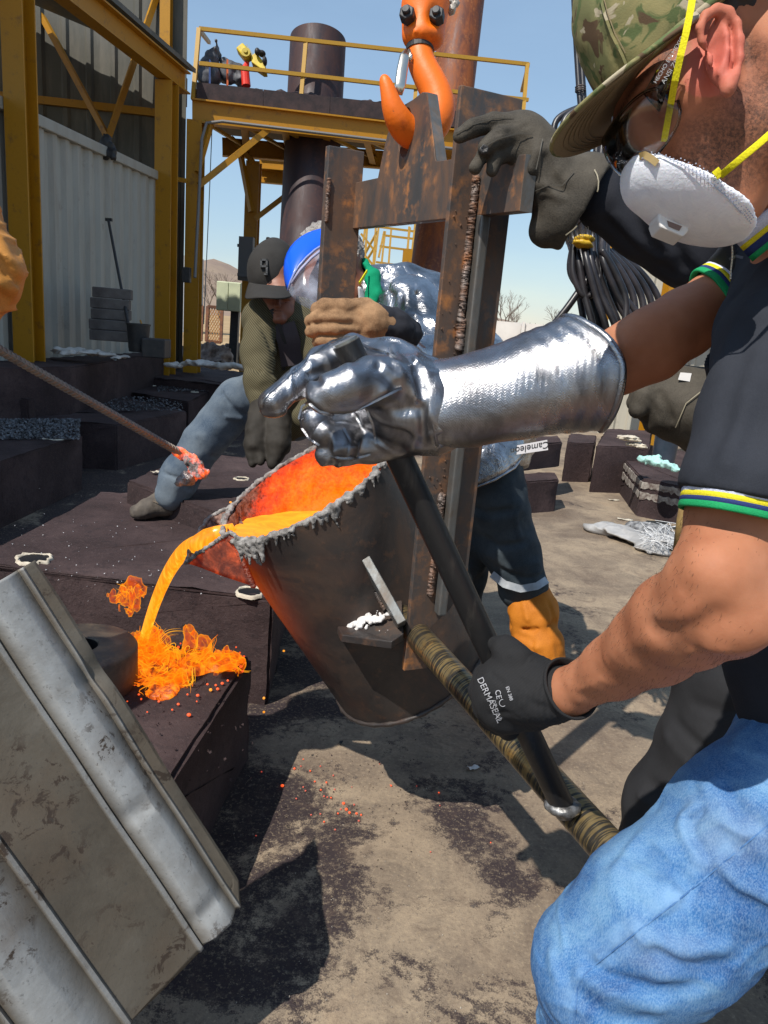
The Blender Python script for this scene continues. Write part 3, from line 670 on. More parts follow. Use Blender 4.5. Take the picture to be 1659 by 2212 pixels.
# right hand cladding wall
rw = thing('right_shed', 'cream ribbed metal wall with yellow posts behind the cables, right', 'shed building', G(1480, 960))
r0 = G(1290, 935); eR = nrm(V(0.97, -0.24, 0))
for i in range(5): clad_panel(1.0 * i, 1.0 * i + 0.99, 0, 3.55, r0, eR, V(-0.24, -0.97, 0), CREAM, rw, 'cladding_sheet', rib=0.25, dep=0.035, rw=0.05)
r1 = P(1412, 900, 9.0); r1[2] = 0; MB().ibeam(r1, r1 + V(0, 0, 3.9), 0.24, 0.24, up=V(0, 1, 0)).build('column', YEL, rw)
r2 = P(1350, 330, 9.0); MB().ibeam(V(r2[0], r2[1], 1.0), V(r2[0], r2[1], 3.9), 0.17, 0.17, up=V(0, 1, 0)).build('column', YEL, rw)
MB().ibeam(P(1325, 316, 9), P(1700, 345, 9), 0.2, 0.15).build('roof_beam', YEL, rw)
# ================================================================ crane hook, lifting frame, ladle
KS = 1.26
TA = P(905, 1375, 1.37 * KS); TB = P(1330, 1850, 0.90 * KS)
T = nrm(TA - TB); Wd = nrm(np.cross(T, V(0, 0, 1))); Z = V(0, 0, 1)
def onplane(x, y, p0, n):
    v = _f + RT * (x - CX) / F - UP * (y - CY) / F; return CAM + v * (np.dot(np.asarray(p0) - CAM, n) / np.dot(v, n))
fr = thing('lifting_frame', 'rusty steel plate yoke that carries the tilted ladle from the orange hook', 'lifting frame', TA)
fp = lambda w_, h_, s_=0.0: TA + Wd * w_ + Z * h_ + T * s_
MB().prism([fp(-.030, -.085), fp(.030, -.085), fp(.030, .02), fp(.075, .06), fp(.112, .12), fp(.112, 1.155), fp(-.030, 1.155)], T * 0.014).build('near_leg', STEEL, fr, bevel=0.0015)
MB().prism([fp(-.055, -.05, .69), fp(.05, -.05, .69), fp(.05, 1.095, .69), fp(-.055, 1.095, .69)], T * 0.03).build('far_leg', STEEL, fr, bevel=0.002)
# angle bar welded up the middle of the near leg
MB().prism([fp(.030, .06, -.002), fp(.052, .06, -.002), fp(.052, .93, -.002), fp(.030, .93, -.002)], -T * 0.026).build('stiffener_bar', STEEL_EDGE, fr, bevel=0.005, seg=3)
# weld beads
def weld(p0, p1, r, name, parent, n=None, mat=None, seed=1, up=None):
    L = np.linalg.norm(np.asarray(p1) - p0); n = n or int(L / (r * 0.45)); rs = random.Random(seed); m = MB()
    pts = []; rad = []
    for i in range(n * 3 + 1):
        t_ = i / (n * 3); pts.append(np.asarray(p0) * (1 - t_) + np.asarray(p1) * t_ + V(rs.uniform(-1, 1), rs.uniform(-1, 1), 0) * r * 0.12); rad.append(r * (0.82 + 0.26 * abs(math.sin(math.pi * t_ * n)) + rs.uniform(-.05, .05)))
    m.tube(pts, rad, 10); return m.build(name, mat or WELD, parent, smooth=True)
WELD = steel_mat('weld_bead', (0.15, 0.12, 0.105), (0.17, 0.085, 0.05), (0.42, 0.15, 0.04), 0.9, 0.6, 0.25, (20, 20, 20))
weld(fp(.022, 1.00, -.003), fp(.020, .72, -.004), .008, 'weld_bead', fr, seed=3); weld(fp(.020, .72, -.006), fp(.024, .66, -.006), .010, 'weld_bead', fr, seed=4)
weld(fp(.020, .34, -.002), fp(.018, .10, .002), .009, 'weld_bead', fr, seed=15)
weld(fp(-.05, .90, .688), fp(-.05, 1.01, .688), .006, 'weld_bead', fr, seed=6)
# rust runs below the weld are colour; a few spatter balls
rs = random.Random(9); m = MB()
for i in range(46): m.sphere(fp(rs.uniform(-.028, .025), rs.uniform(.35, .95), -.001), rs.uniform(.001, .0026), 6)
m.build('weld_spatter', STEEL, fr, kind='stuff')
XN = Wd; XP = fp(.03, .95)
Bq = [onplane(x, y, XP, XN) for x, y in ((737, 496), (1122, 456), (1136, 333), (1005, 340), (943, 348), (940, 345), (933, 280), (923, 199), (912, 199), (893, 214), (868, 229), (860, 244), (843, 276), (836, 292), (827, 330), (816, 384), (742, 400))]
cb_ = MB().prism(Bq, Wd * 0.026); xb = cb_.build('crossbar', STEEL, fr)
# slot for the hook: an oval hole cut through the crossbar plate
hc = onplane(875, 287, XP, XN); cut = MB(); ring = []
for k in range(28):
    a_ = 2 * math.pi * k / 28; ring.append(hc - Wd * 0.03 + Z * math.sin(a_) * 0.056 + T * math.cos(a_) * 0.036)
cut.prism(ring, Wd * 0.1)
def boolean(o, cutter, mat):
    me = bpy.data.meshes.new('cut'); me.from_pydata([list(q - V(*o.parent.location)) for q in cutter.v], [], cutter.f); me.update()
    c = bpy.data.objects.new('cutter', me); COL.objects.link(c); c.location = o.parent.location
    b = o.modifiers.new('cut', 'BOOLEAN'); b.object = c; b.operation = 'DIFFERENCE'; b.solver = 'EXACT'
    bpy.context.view_layer.update(); dg = bpy.context.evaluated_depsgraph_get(); nm = bpy.data.meshes.new_from_object(o.evaluated_get(dg)); o.modifiers.clear(); o.data = nm; bpy.data.objects.remove(c)
boolean(xb, cut, STEEL)
bv = xb.modifiers.new('bevel', 'BEVEL'); bv.width = 0.0015; bv.segments = 2; bv.limit_method = 'ANGLE'
# paler strips put the light on lug and crossbar right edges into colour
le = [onplane(x, y, XP, XN) for x, y in ((943, 348), (923, 199))]
MB().bar(le[0] - T * 0.0012 + Wd * 0.013, le[1] - T * 0.0012 + Wd * 0.013 - Z * 0.002, 0.002, 0.0255, side=T).build('lit_edge', STEEL_EDGE, fr)
re_ = [onplane(x, y, XP, XN) for x, y in ((1122, 456), (1136, 333))]
MB().bar(re_[0] - T * 0.0012 + Wd * 0.013, re_[1] - T * 0.0012 + Wd * 0.013, 0.002, 0.0255, side=T).build('lit_edge', STEEL_EDGE, fr)

# ---- hook
HOOKO = Mat('orange_hook_paint', (0.75, 0.14, 0.008), 0.5, 0, 0.5)
k_ = HOOKO.mix(HOOKO.ramp(HOOKO.noise(18, 8, 0.7), [(0.56, 0), (0.70, 0.75)]), (0.82, 0.155, 0.003), (0.45, 0.07, 0.006))
k_ = HOOKO.mix(HOOKO.ramp(HOOKO.noise(40, 8, 0.75), [(0.63, 0), (0.70, 0.9)]), k_, (0.05, 0.035, 0.03)); HOOKO.set('Base Color', k_)
HOOKO.bump(HOOKO.noise(70, 5), 0.25, 0.003); HOOKO = HOOKO.m
lugd = 1.805
hk = thing('crane_hook', 'bright orange crane hook and block with two black nuts, holding the steel lug', 'crane hook', P(905, 105, lugd))
s_ = Sdf(0.012)
HN = np.array([(906, 70, 1.80, 24), (907, 112, 1.80, 26), (912, 140, 1.80, 28), (928, 172, 1.80, 31), (944, 206, 1.80, 32), (949, 240, 1.80, 33), (938, 268, 1.80, 33), (915, 287, 1.80, 32), (894, 290, 1.785, 31), (874, 278, 1.765, 29), (859, 256, 1.745, 26), (847, 228, 1.73, 20), (838, 195, 1.72, 14), (830, 170, 1.715, 8.5)], float); HN[:, 3] *= .90; HA = np.vstack([HN[0], HN, HN[-1]]); sm = []
for i in range(1, len(HA) - 2):
    for k in range(3): t_ = k / 3; a0, a1, a2, a3 = HA[i - 1:i + 3]; sm.append(tuple(.5 * (2 * a1 + (a2 - a0) * t_ + (2 * a0 - 5 * a1 + 4 * a2 - a3) * t_ ** 2 + (-a0 + 3 * a1 - 3 * a2 + a3) * t_ ** 3)))
s_.ch(sm + [tuple(HN[-1])])
s_.build('hook', HOOKO, hk, h=0.003)
s_ = Sdf(0.02)
s_.ch([(922, -60, 1.795, 34), (918, 0, 1.795, 40), (914, 60, 1.795, 38)]).ch([(897, 15, 1.795, 28), (894, 74, 1.795, 24)]).ch([(944, 12, 1.805, 26), (936, 76, 1.805, 22)])
s_.ellp(916, 84, 1.795, 38, 20, 0.04)
s_.ellp(879, 22, 1.745, 17, 20, 0.022, -20, k=0.012, op='-'); s_.ellp(944, 26, 1.745, 21, 26, 0.024, 20, k=0.012, op='-')
for x_, y_ in ((904, 63), (912, 70), (898, 68)): s_.ellp(x_, y_, 1.759, 3.5, 3.5, 0.004, k=0.004)
s_.build('hook_block', HOOKO, hk, h=0.0035)
MB().lathe(P(907, 106, 1.800), UP, [(0.0, -0.006), (0.034, -0.006), (0.034, 0.006), (0.0, 0.006)], 24).build('washer', BLACK, hk)
NUT = simple('black_nut', (0.022, 0.022, 0.024), (0.05, 0.05, 0.052), 40, 0.55, 0.2)
for (x_, y_, d_, tx) in ((879, 28, 1.748, -0.25), (943, 30, 1.753, -0.2)):
    ax = nrm(-_f + RT * tx + UP * 0.1); c_ = P(x_, y_, d_)
    nt = MB().lathe(c_, ax, [(0, -0.02), (0.0192, -0.02), (0.0192, 0.004), (0.0170, 0.007), (0, 0.007)], 6).build('nut', NUT, hk, bevel=0.0015)
    MB().lathe(c_, ax, [(0.0098, 0.006), (0.0098, 0.014), (0.008, 0.016), (0.0, 0.016)], 20).build('bolt_end', NUT, nt, smooth=True, autos=40)
LAT = Mat('zinc_latch', (0.62, 0.58, 0.50), 0.28, 1.0); LAT.bump(LAT.noise(30, 4), 0.2, 0.004)
lp = [P(884, 112, 1.775), P(874, 122, 1.770), P(869, 150, 1.765), P(865, 180, 1.760), P(860, 203, 1.760)]
MB().tube(lp, [0.012, 0.013, 0.014, 0.014, 0.011], 10, flat=0.35, up=_f).build('safety_latch', LAT.m, hk, smooth=True)
MB().tube([P(884, 108, 1.775), P(888, 122, 1.770), P(887, 134, 1.775)], 0.004, 8).build('latch_spring', LAT.m, hk, smooth=True)
s_ = Sdf(0.01); rs = random.Random(4)
for x_, y_, r_ in ((955, -5, 12), (966, 6, 13), (977, 14, 11), (982, 4, 8), (975, 22, 7)): s_.ellp(x_, y_, 1.815, r_, r_, 0.015)
s_.disp = lambda p: fbm(p * 90, 2) * 0.004
s_.build('tape_wad', simple('crumpled_clear_tape', (0.5, 0.46, 0.40), (0.3, 0.26, 0.22), 60, 0.25, bump=0.5, bscale=120), None, h=0.0025, origin=P(970, 10, 1.815), label='crumpled grey tape wad stuck beside the orange hook block', category='tape')

# ---- ladle
RC = P(660, 1045, 1.89); BC = P(885, 1430, 2.14); LA = nrm(RC - BC); LL = np.linalg.norm(RC - BC)
LO = nrm(-(Z - LA * LA[2])); LS = np.cross(LA, LO)
ld = thing('ladle', 'dark steel pouring ladle tilted left with glowing orange metal inside', 'ladle', BC)
LAD = Mat('heated_ladle_steel', (0.05, 0.04, 0.038), 0.5, 0.3, 0.5)
n1 = LAD.noise(5, 8, 0.65, None, 0.8); n2 = LAD.noise(30, 7, 0.7); n3 = LAD.noise(2.4, 5, 0.6, LAD.vec(loc=(3, 1, 2)))
k_ = LAD.ramp(n1, [(0.3, (0.028, 0.026, 0.027)), (0.5, (0.055, 0.046, 0.042)), (0.68, (0.10, 0.065, 0.048))])
k_ = LAD.mix(LAD.ramp(n2, [(0.55, 0), (0.72, 0.6)]), k_, (0.16, 0.085, 0.05)); k_ = LAD.mix(LAD.ramp(n3, [(0.55, 0), (0.7, 0.55)]), k_, (0.115, 0.05, 0.032)); LAD.set('Base Color', k_)
LAD.set('Roughness', LAD.ramp(n1, [(0.3, 0.36), (0.7, 0.62)])); LAD.bump(n2, 0.22, 0.006)
at = LAD.n.new('ShaderNodeAttribute'); at.attribute_name = 'hotness'
LAD.emit((1.0, 0.10, 0.006), LAD.math('MULTIPLY', at.outputs['Fac'], LAD.ramp(n1, [(0.3, 0.35), (0.7, 1.0)]))); LAD = LAD.m
def surf(nu, nv, fn, name, mat, parent, attr=None, **kw):
    us = np.linspace(0, 1, nu); vs = np.linspace(0, 1, nv); U_, V_ = np.meshgrid(us, vs, indexing='ij'); pts, at_ = fn(U_.ravel(), V_.ravel())
    i = np.arange(nu - 1)[:, None] * nv + np.arange(nv - 1)[None]; f = np.stack([i, i + nv, i + nv + 1, i + 1], -1).reshape(-1, 4)
    return fast_mesh(name, pts, f, mat, parent, attr={'hotness': at_} if at_ is not None else None, **kw)
RT_, RB_ = 0.247, 0.232
def ring_pts(th, h, r): return RC[None] - LA[None] * h[:, None] + r[:, None] * (np.cos(th)[:, None] * LO + np.sin(th)[:, None] * LS)
def outer(u, v):
    th = u * 2 * np.pi; h = v * (LL + 0.0); r = RT_ + (RB_ - RT_) * v + 0.0015 * pnoise(np.stack([np.cos(th) * 3, np.sin(th) * 3, h * 12], 1))
    hot = np.exp(-((np.minimum(th, 2 * np.pi - th) - 0.15) / 0.38) ** 2) * np.exp(-((h - 0.15) / 0.16) ** 2) * 0.26
    return ring_pts(th, h, r), hot
surf(97, 40, outer, 'shell', LAD, ld)
def bottom(u, v):
    th = u * 2 * np.pi; rr = RB_ * v; return ring_pts(th, np.full_like(v, LL) - 0.004 + 0.012 * (1 - v), rr), None
surf(97, 8, bottom, 'bottom_plate', LAD, ld)
rim_b = [RC - LA * (LL + 0.0) + (RB_ + 0.002) * (math.cos(a_) * LO + math.sin(a_) * LS) for a_ in np.linspace(0, 2 * math.pi, 90, endpoint=False)]
m = MB(); m.tube(rim_b, [0.0065 + 0.0015 * math.sin(i * 2.1) for i in range(90)], 8, closed=True, up=LA); m.build('bottom_weld', LAD, ld, smooth=True)
HOT = Mat('glowing_lining', (0.2, 0.12, 0.10), 0.8, 0.0, 0.3)
at = HOT.n.new('ShaderNodeAttribute'); at.attribute_name = 'hotness'; n1 = HOT.noise(26, 8, 0.75, None, 0.4); n2 = HOT.noise(110, 5, 0.7); n3 = HOT.noise(9, 6, 0.7, None, 1.0)
s1 = HOT.math('ADD', at.outputs['Fac'], HOT.math('MULTIPLY', HOT.math('SUBTRACT', n1, 0.5), 0.9)); s1 = HOT.math('ADD', s1, HOT.math('MULTIPLY', HOT.math('SUBTRACT', n2, 0.5), 0.5)); s1 = HOT.math('ADD', s1, HOT.math('MULTIPLY', HOT.math('SUBTRACT', n3, 0.5), 0.6))
HOT.set('Base Color', HOT.mix(HOT.ramp(s1, [(0.3, 0.0), (0.6, 0.85)]), HOT.ramp(n2, [(0.35, (0.07, 0.03, 0.025)), (0.5, (0.22, 0.12, 0.09)), (0.7, (0.36, 0.25, 0.21))]), (0.03, 0.01, 0.008)))
HOT.set('Emission Color', HOT.ramp(s1, [(0.30, (0.35, 0.02, 0.008)), (0.52, (0.80, 0.04, 0.006)), (0.74, (1.0, 0.085, 0.003)), (1.0, (1.0, 0.20, 0.003))]))
HOT.set('Emission Strength', HOT.ramp(s1, [(0.12, 0.0), (0.32, 0.15), (0.50, 0.8), (0.70, 1.15)])); HOT.bump(n2, 0.6, 0.006); HOT.bump(n1, 0.7, 0.01); HOT = HOT.m
RI = RT_ - 0.018
def inner(u, v):
    th = u * 2 * np.pi; h = v * 0.5; q = np.stack([np.cos(th) * 4, np.sin(th) * 4, h * 14], 1); r = RI - 0.006 * fbm(q * 1.6, 3) - 0.01 * np.clip(fbm(q * 0.7 + 5, 2), 0, 1)
    p = ring_pts(th, h, r); side = np.cos(th + math.radians(95)) # far left side carries grey crust
    d_ = np.degrees(th); g = np.clip((d_ - 280) / 38, 0, 1) * np.clip((352 - d_) / 12, 0, 1)
    heat = 0.70 + 0.34 * np.clip(h / 0.20, 0, 1) - 0.60 * g * np.clip(1 - h / 0.20, 0, 1) - 0.10 * np.clip(1 - h / 0.04, 0, 1) + 0.10 * np.clip((235 - d_) / 40, 0, 1); heat = np.where((d_ < 10) | (d_ > 350), heat - 0.25, heat)
    return p, heat
surf(193, 70, inner, 'lining', HOT, ld)
MOLT = Mat('molten_iron', (0.3, 0.1, 0.02), 0.35, 0, 0.4); n1 = MOLT.noise(14, 6, 0.6, None, 1.5); n2 = MOLT.noise(70, 5, 0.65)
MOLT.emit(MOLT.ramp(n1, [(0.3, (1.0, 0.22, 0.004)), (0.5, (1.0, 0.33, 0.006)), (0.68, (1.0, 0.46, 0.012))]), MOLT.ramp(n2, [(0.25, 0.85), (0.6, 1.05)])); MOLT.bump(n2, 0.3, 0.003); MOLT = MOLT.m
# flat metal level inside the tilted ladle
zl = (RC + RT_ * (math.cos(0.30) * LO - math.sin(0.30) * LS))[2] - 0.006
ths = np.linspace(0, 2 * math.pi, 96, endpoint=False); lv = []
for a_ in ths:
    d_ = math.cos(a_) * LO + math.sin(a_) * LS; q = RC + (RI + 0.004) * d_; h_ = (q[2] - zl) / LA[2]; lv.append(q - LA * max(h_, -0.02))
ctr = np.mean(lv, 0); ctr[2] = zl
fast_mesh('molten_metal', [ctr] + lv, [(0, 1 + i, 1 + (i + 1) % 96) for i in range(96)], MOLT, ld)
# slag crust on the rim with drips
CRUST = simple('grey_slag_crust', (0.10, 0.092, 0.085), (0.34, 0.32, 0.30), 60, 0.85, bump=0.8, bscale=140, bd=0.004)
def rim_at(a_, dr=0, dh=0): return RC + LA * dh + (RT_ - 0.008 + dr) * (math.cos(a_) * LO + math.sin(a_) * LS)
s_ = Sdf(0.008); rs = random.Random(8); prev = None
for i in range(150):
    a_ = math.radians(16 + 344 * i / 149); q = rim_at(a_, rs.uniform(-.003, .003), rs.uniform(-.002, .004)); r_ = 0.0052 + rs.uniform(-.0025, .0025)
    if prev is not None: s_.cap(prev[0], q, prev[1], r_)
    prev = (q, r_)
for i in range(58):
    a_ = math.radians(rs.uniform(20, 150)) if i > 16 else math.radians(rs.uniform(22, 50)); L_ = rs.uniform(0.008, 0.024) * (1.9 if 26 < math.degrees(a_) < 48 else 1)
    q = rim_at(a_, 0.009, 0); s_.cap(q, q - Z * L_ * 0.9 - LA * L_ * 0.35 , 0.005, 0.0012, 0.006)
q = rim_at(math.radians(38), 0.011); s_.cap(q, q - LA * 0.055 - Z * 0.01, 0.009, 0.003, 0.01); q = rim_at(math.radians(88), 0.01); s_.cap(q, q - LA * 0.05, 0.003, 0.002, 0.006)
s_.disp = lambda p: fbm(p * 120, 2) * 0.0025; s_.pad = 0.003
s_.build('slag_crust', CRUST, ld, h=0.0026)
# pouring spout: two plates meeting in a keel
N_ = P(497, 1150, 1.79); TIP = P(400, 1215, 1.90); KEEL = P(548, 1268, 1.80); FR = P(452, 1118, 1.98); FRR = P(505, 1092, 2.00); MID = P(432, 1146, 1.95)
SP = Mat('hot_spout_steel', (0.07, 0.035, 0.03), 0.6, 0.2); n1 = SP.noise(16, 8, 0.7, None, 0.6); n2 = SP.noise(60, 5, 0.7)
SP.set('Base Color', SP.ramp(n1, [(0.35, (0.035, 0.02, 0.018)), (0.7, (0.16, 0.07, 0.04))])); SP.emit(SP.ramp(n1, [(0.4, (0.5, 0.02, 0.004)), (0.7, (1.0, 0.10, 0.01))]), SP.ramp(n1, [(0.30, 0.05), (0.52, 0.22), (0.72, 0.75)])); SP.bump(n2, 0.5, 0.004); SP.bump(n1, 0.4, 0.008); SP = SP.m
def bent_tri(a, b, c, th, name, mat, ns=10, amp=0.004, sag=V(0, 0, 0)):
    vs, fs, idx = [], [], {}
    for i in range(ns + 1):
        for j in range(ns + 1 - i):
            u_, v_ = i / ns, j / ns; q = a * (1 - u_ - v_) + b * u_ + c * v_ + sag * 4 * (1 - u_ - v_) * (u_ + v_)
            q = q + Wd * float(fbm(np.array([q * 14]), 2)[0]) * amp; idx[i, j] = len(vs); vs.append(q)
    for i in range(ns):
        for j in range(ns - i):
            fs.append((idx[i, j], idx[i + 1, j], idx[i, j + 1]))
            if j < ns - i - 1: fs.append((idx[i + 1, j], idx[i + 1, j + 1], idx[i, j + 1]))
    o = mesh_obj(name, vs, fs, mat, ld, smooth=True); md = o.modifiers.new('solid', 'SOLIDIFY'); md.thickness = th; return o
bent_tri(N_, TIP, KEEL, 0.009, 'spout_plate', SP)
bent_tri(FR, TIP, KEEL + V(-0.0, 0.12, 0.02), 0.009, 'spout_plate', HOT)
bent_tri(FRR, FR, KEEL + V(-0.02, 0.14, 0.05), 0.009, 'spout_plate', HOT)
s_ = Sdf(0.006); rs = random.Random(12)
for a_, b_, n_ in ((N_, TIP, 14), (TIP, MID, 6), (MID, FR, 6), (FR, FRR, 8), (FRR, rim_at(math.radians(312)), 5), (N_, rim_at(math.radians(30)), 4)):
    pv = a_
    for i in range(n_):
        q = a_ + (b_ - a_) * (i + 1) / n_ + V(rs.uniform(-1, 1), rs.uniform(-1, 1), rs.uniform(-1, 1)) * 0.002; s_.cap(pv, q, 0.0042, 0.0042); pv = q
s_.disp = lambda p: fbm(p * 130, 2) * 0.002; s_.build('spout_crust', CRUST, ld, h=0.0026)
weld(N_ + (KEEL - N_) * 0.1, KEEL, 0.007, 'spout_weld', ld, mat=SP, seed=8)
# trunnion bracket, gusset
sh = [P(724, 1342, 1.84), P(772, 1308, 1.82), P(868, 1296, 1.795), P(872, 1368, 1.70), P(846, 1386, 1.68), P(738, 1371, 1.745)]
MB().prism(sh, -Z * 0.019).build('bracket_shelf', LAD, ld, bevel=0.002)
ga, gb = P(778, 1190, 1.765), P(868, 1350, 1.70)
MB().bar(ga, gb, 0.022, 0.05, side=RT).build('gusset_bar', STEEL_EDGE, ld, bevel=0.002)
MB().lathe(P(778, 1186, 1.755), -_f, [(0, 0.012), (0.011, 0.009), (0.013, 0), (0.013, -0.02)], 12).build('bracket_bolt', WELD, ld, smooth=True)
weld(P(766, 1196, 1.79), P(832, 1318, 1.76), 0.006, 'gusset_weld', ld, seed=21, mat=LAD); weld(P(728, 1338, 1.84), P(800, 1300, 1.82), 0.007, 'shelf_weld', ld, seed=22, mat=STEEL)
MB().prism([P(876, 1262, 1.86), P(905, 1245, 1.83), P(905, 1330, 1.80), P(880, 1330, 1.83)], _f * 0.014).build('bracket_plate', STEEL, ld, bevel=0.002)
s_ = Sdf(0.004); rs = random.Random(5)
def on_shelf(x, y): return onplane(x, y, sh[0], nrm(np.cross(sh[1] - sh[0], sh[4] - sh[0])))
for i in range(130):
    t_ = rs.random(); x_ = 735 + t_ * 95 + rs.gauss(0, 7); y_ = 1358 - t_ * 28 + rs.gauss(0, 6); s_.ell(on_shelf(x_, y_) + Z * 0.002, V(1, 1, 0.8) * rs.uniform(0.0022, 0.0058))
for i in range(16): s_.ell(on_shelf(rs.uniform(760, 860), rs.uniform(1320, 1370)), V(1, 1, 0.8) * rs.uniform(0.0015, 0.003))
s_.cap(P(815, 1285, 1.86), P(825, 1298, 1.855), 0.012, 0.01); s_.disp = lambda p: fbm(p * 150, 2) * 0.0015
s_.build('lime_crumbs', simple('white_lime', (0.55, 0.52, 0.50), (0.75, 0.72, 0.70), 90, 0.9, bump=0.5, bscale=200), None, h=0.0022, pad=0.01, origin=P(780, 1345, 1.84), kind='stuff', label='white lime crumbs heaped on the ladle bracket', category='crumbs')
# pivot pipe with worn thread marks
PIPE = Mat('yellow_black_pipe', (0.06, 0.055, 0.045), 0.32, 0.5, 0.5)
bx = nrm(TB - TA); ez_ = nrm(np.cross(bx, Wd)); rotm = Matrix((tuple(bx), tuple(Wd), tuple(ez_))).to_euler()
pv = PIPE.vec(rot=tuple(rotm)); wv = PIPE.wave(34, pv, 1.2, 4, 'X', dscale=9.0); n1 = PIPE.noise(7, 7, 0.7, None, 0.8); n2 = PIPE.noise(90, 5, 0.7)
mp2 = PIPE.n.new('ShaderNodeMapping'); PIPE.l.new(pv, mp2.inputs[0]); mp2.inputs['Scale'].default_value = (260, 14, 14); n5 = PIPE.noise(1.0, 3, 0.6, mp2.outputs[0], 0.3); n6 = PIPE.noise(11, 5, 0.6)
pt = PIPE.math('MULTIPLY', PIPE.ramp(n5, [(0.46, 0), (0.54, 1)]), PIPE.ramp(n6, [(0.36, 0.35), (0.56, 0.95)]))
k_ = PIPE.mix(pt, (0.045, 0.040, 0.033), (0.27, 0.19, 0.08)); k_ = PIPE.mix(PIPE.ramp(n1, [(0.56, 0), (0.68, 0.85)]), k_, (0.36, 0.20, 0.05)); PIPE.set('Base Color', k_); PIPE.bump(n5, 0.15, 0.001); PIPE.bump(n2, 0.15, 0.002); PIPE = PIPE.m
MB().tube([TA + T * 0.12, TA, (TA + TB) / 2, TB, TB + (TB - TA) * 0.22], 0.0305, 32, caps=True).build('pivot_pipe', PIPE, ld, smooth=True, autos=50)
MB().tube([TA + T * 0.69 + T * 0.1, TA + T * 0.56], 0.0305, 24).build('pivot_pipe', PIPE, ld, smooth=True, autos=50)
# black lever welded on the pipe
L0 = P(1213, 1736, 1.185); L1 = P(748, 742, 0.945)
LEV = Mat('black_lever_pipe', (0.018, 0.018, 0.019), 0.42, 0.2, 0.5); n1 = LEV.noise(3, 8, 0.7, LEV.vec(scale=(8, 8, 1.5))); n2 = LEV.noise(60, 5, 0.7)
LEV.set('Base Color', LEV.mix(LEV.ramp(n1, [(0.55, 0), (0.72, 0.7)]), (0.016, 0.016, 0.017), (0.085, 0.075, 0.065))); LEV.bump(n2, 0.2, 0.003); LEV = LEV.m
MB().tube([L0, (L0 + L1) / 2, L1], [0.0195, 0.019, 0.0185], 28, caps=False).build('lever_pipe', LEV, ld, smooth=True)
ax = nrm(L1 - L0); MB().lathe(L1, ax, [(0.0185, -0.002), (0.0185, 0.001), (0.0155, 0.001), (0.0155, -0.05), (0, -0.05)], 28).build('lever_mouth', STEEL_EDGE, ld, smooth=True, autos=40)
MB().lathe(L1 + ax * 0.004, ax, [(0.0, 0.0), (0.0153, 0.0), (0.0153, -0.06)], 28, ).build('lever_plug', simple('galvanised_end', (0.34, 0.36, 0.35), (0.22, 0.22, 0.19), 30, 0.35, 0.6), ld, smooth=True, autos=40)
s_ = Sdf(0.006)
for i in range(22):
    a_ = i / 22 * 2 * math.pi; s_.ell(L0 + nrm(L0 - L1) * 0.004 + 0.021 * (math.cos(a_) * nrm(np.cross(ax, Wd)) + math.sin(a_) * Wd), V(1, 1, 1) * 0.0075)
s_.ell(L0 - ax * 0.008, V(0.021, 0.021, 0.018)); s_.disp = lambda p: fbm(p * 90, 2) * 0.002
s_.build('lever_weld', simple('bright_weld', (0.28, 0.28, 0.28), (0.07, 0.065, 0.06), 60, 0.42, 0.6, bump=0.4, bscale=150), ld, h=0.0025)

# ================================================================ molds and floor clutter
def mold(poly, z1, label, z0=0.0, name='sand_mold', px=True, mat=None, grp='dark bonded sand molds on the floor', rough=0.010, tag=True):
    pts = [G(x, y, z1) if px else V(x, y, z1) for x, y in poly]; c = np.mean(pts, 0)
    me = bpy.data.meshes.new(name); bm = bmesh.new(); n = len(pts)
    top = [bm.verts.new(list(p - V(c[0], c[1], z0))) for p in pts]; bot = [bm.verts.new([p[0] * 1.0 - c[0], p[1] - c[1], 0]) for p in pts]
    ft = bm.faces.new(top)
    for i in range(n): bm.faces.new((top[i], bot[i], bot[(i + 1) % n], top[(i + 1) % n]))
    bmesh.ops.bevel(bm, geom=[e for e in bm.edges], offset=0.012, segments=2, affect='EDGES')
    bmesh.ops.triangulate(bm, faces=bm.faces[:]); 
    for _ in range(4):
        es = [e for e in bm.edges if e.calc_length() > 0.07]
        if not es or len(bm.verts) > 6000: break
        bmesh.ops.subdivide_edges(bm, edges=es, cuts=1)
    bmesh.ops.recalc_face_normals(bm, faces=bm.faces[:]); co = np.array([v.co[:] for v in bm.verts]) + V(c[0], c[1], 0); nn = np.array([v.normal[:] for v in bm.verts])
    d_ = fbm(co * 9, 3) * rough
    for v, q, k in zip(bm.verts, nn, d_): v.co += Vector(q * float(k))
    for f in bm.faces: f.smooth = True
    bm.to_mesh(me); bm.free(); me.materials.append(mat or SAND); me.set_sharp_from_angle(angle=math.radians(50))
    o = bpy.data.objects.new(name, me); COL.objects.link(o); o.location = (c[0], c[1], z0)
    return finish(o, label=label, category='mold', group=grp) if tag else o
HOLE = simple('hole_shade', (0.006, 0.005, 0.006), None, bump=0)  # near-black puts the shade inside sprue holes and bore into colour
def sprue(par, x, y, z, r, lab='sprue_sleeve', seed=1, spread=1.0):
    c = G(x, y, z); rs = random.Random(seed); ws = [rs.uniform(-1, 1) for _ in range(24)]
    m = MB().lathe(c, Z, [(r * 0.86, -0.004), (r * 0.88, 0.008), (r * 0.95, 0.010), (r * 1.04, 0.003), (r * 1.08, -0.004)], 24, wob=lambda i, t: r * 0.16 * spread * ws[int(t / (2 * math.pi) * 24) % 24] * (i > 0))
    a = m.build(lab, PAPER, par, smooth=True); MB().lathe(c, Z, [(0, 0.0045), (r * 0.86, 0.0045), (r * 0.86, -0.01)], 24).build('sprue_hole', HOLE, par)
g1 = V(-0.371, 2.122, 0); ea = nrm(V(-0.083, -0.996, 0)); eb = nrm(V(-0.985, 0.12, 0))
ZA = 0.36
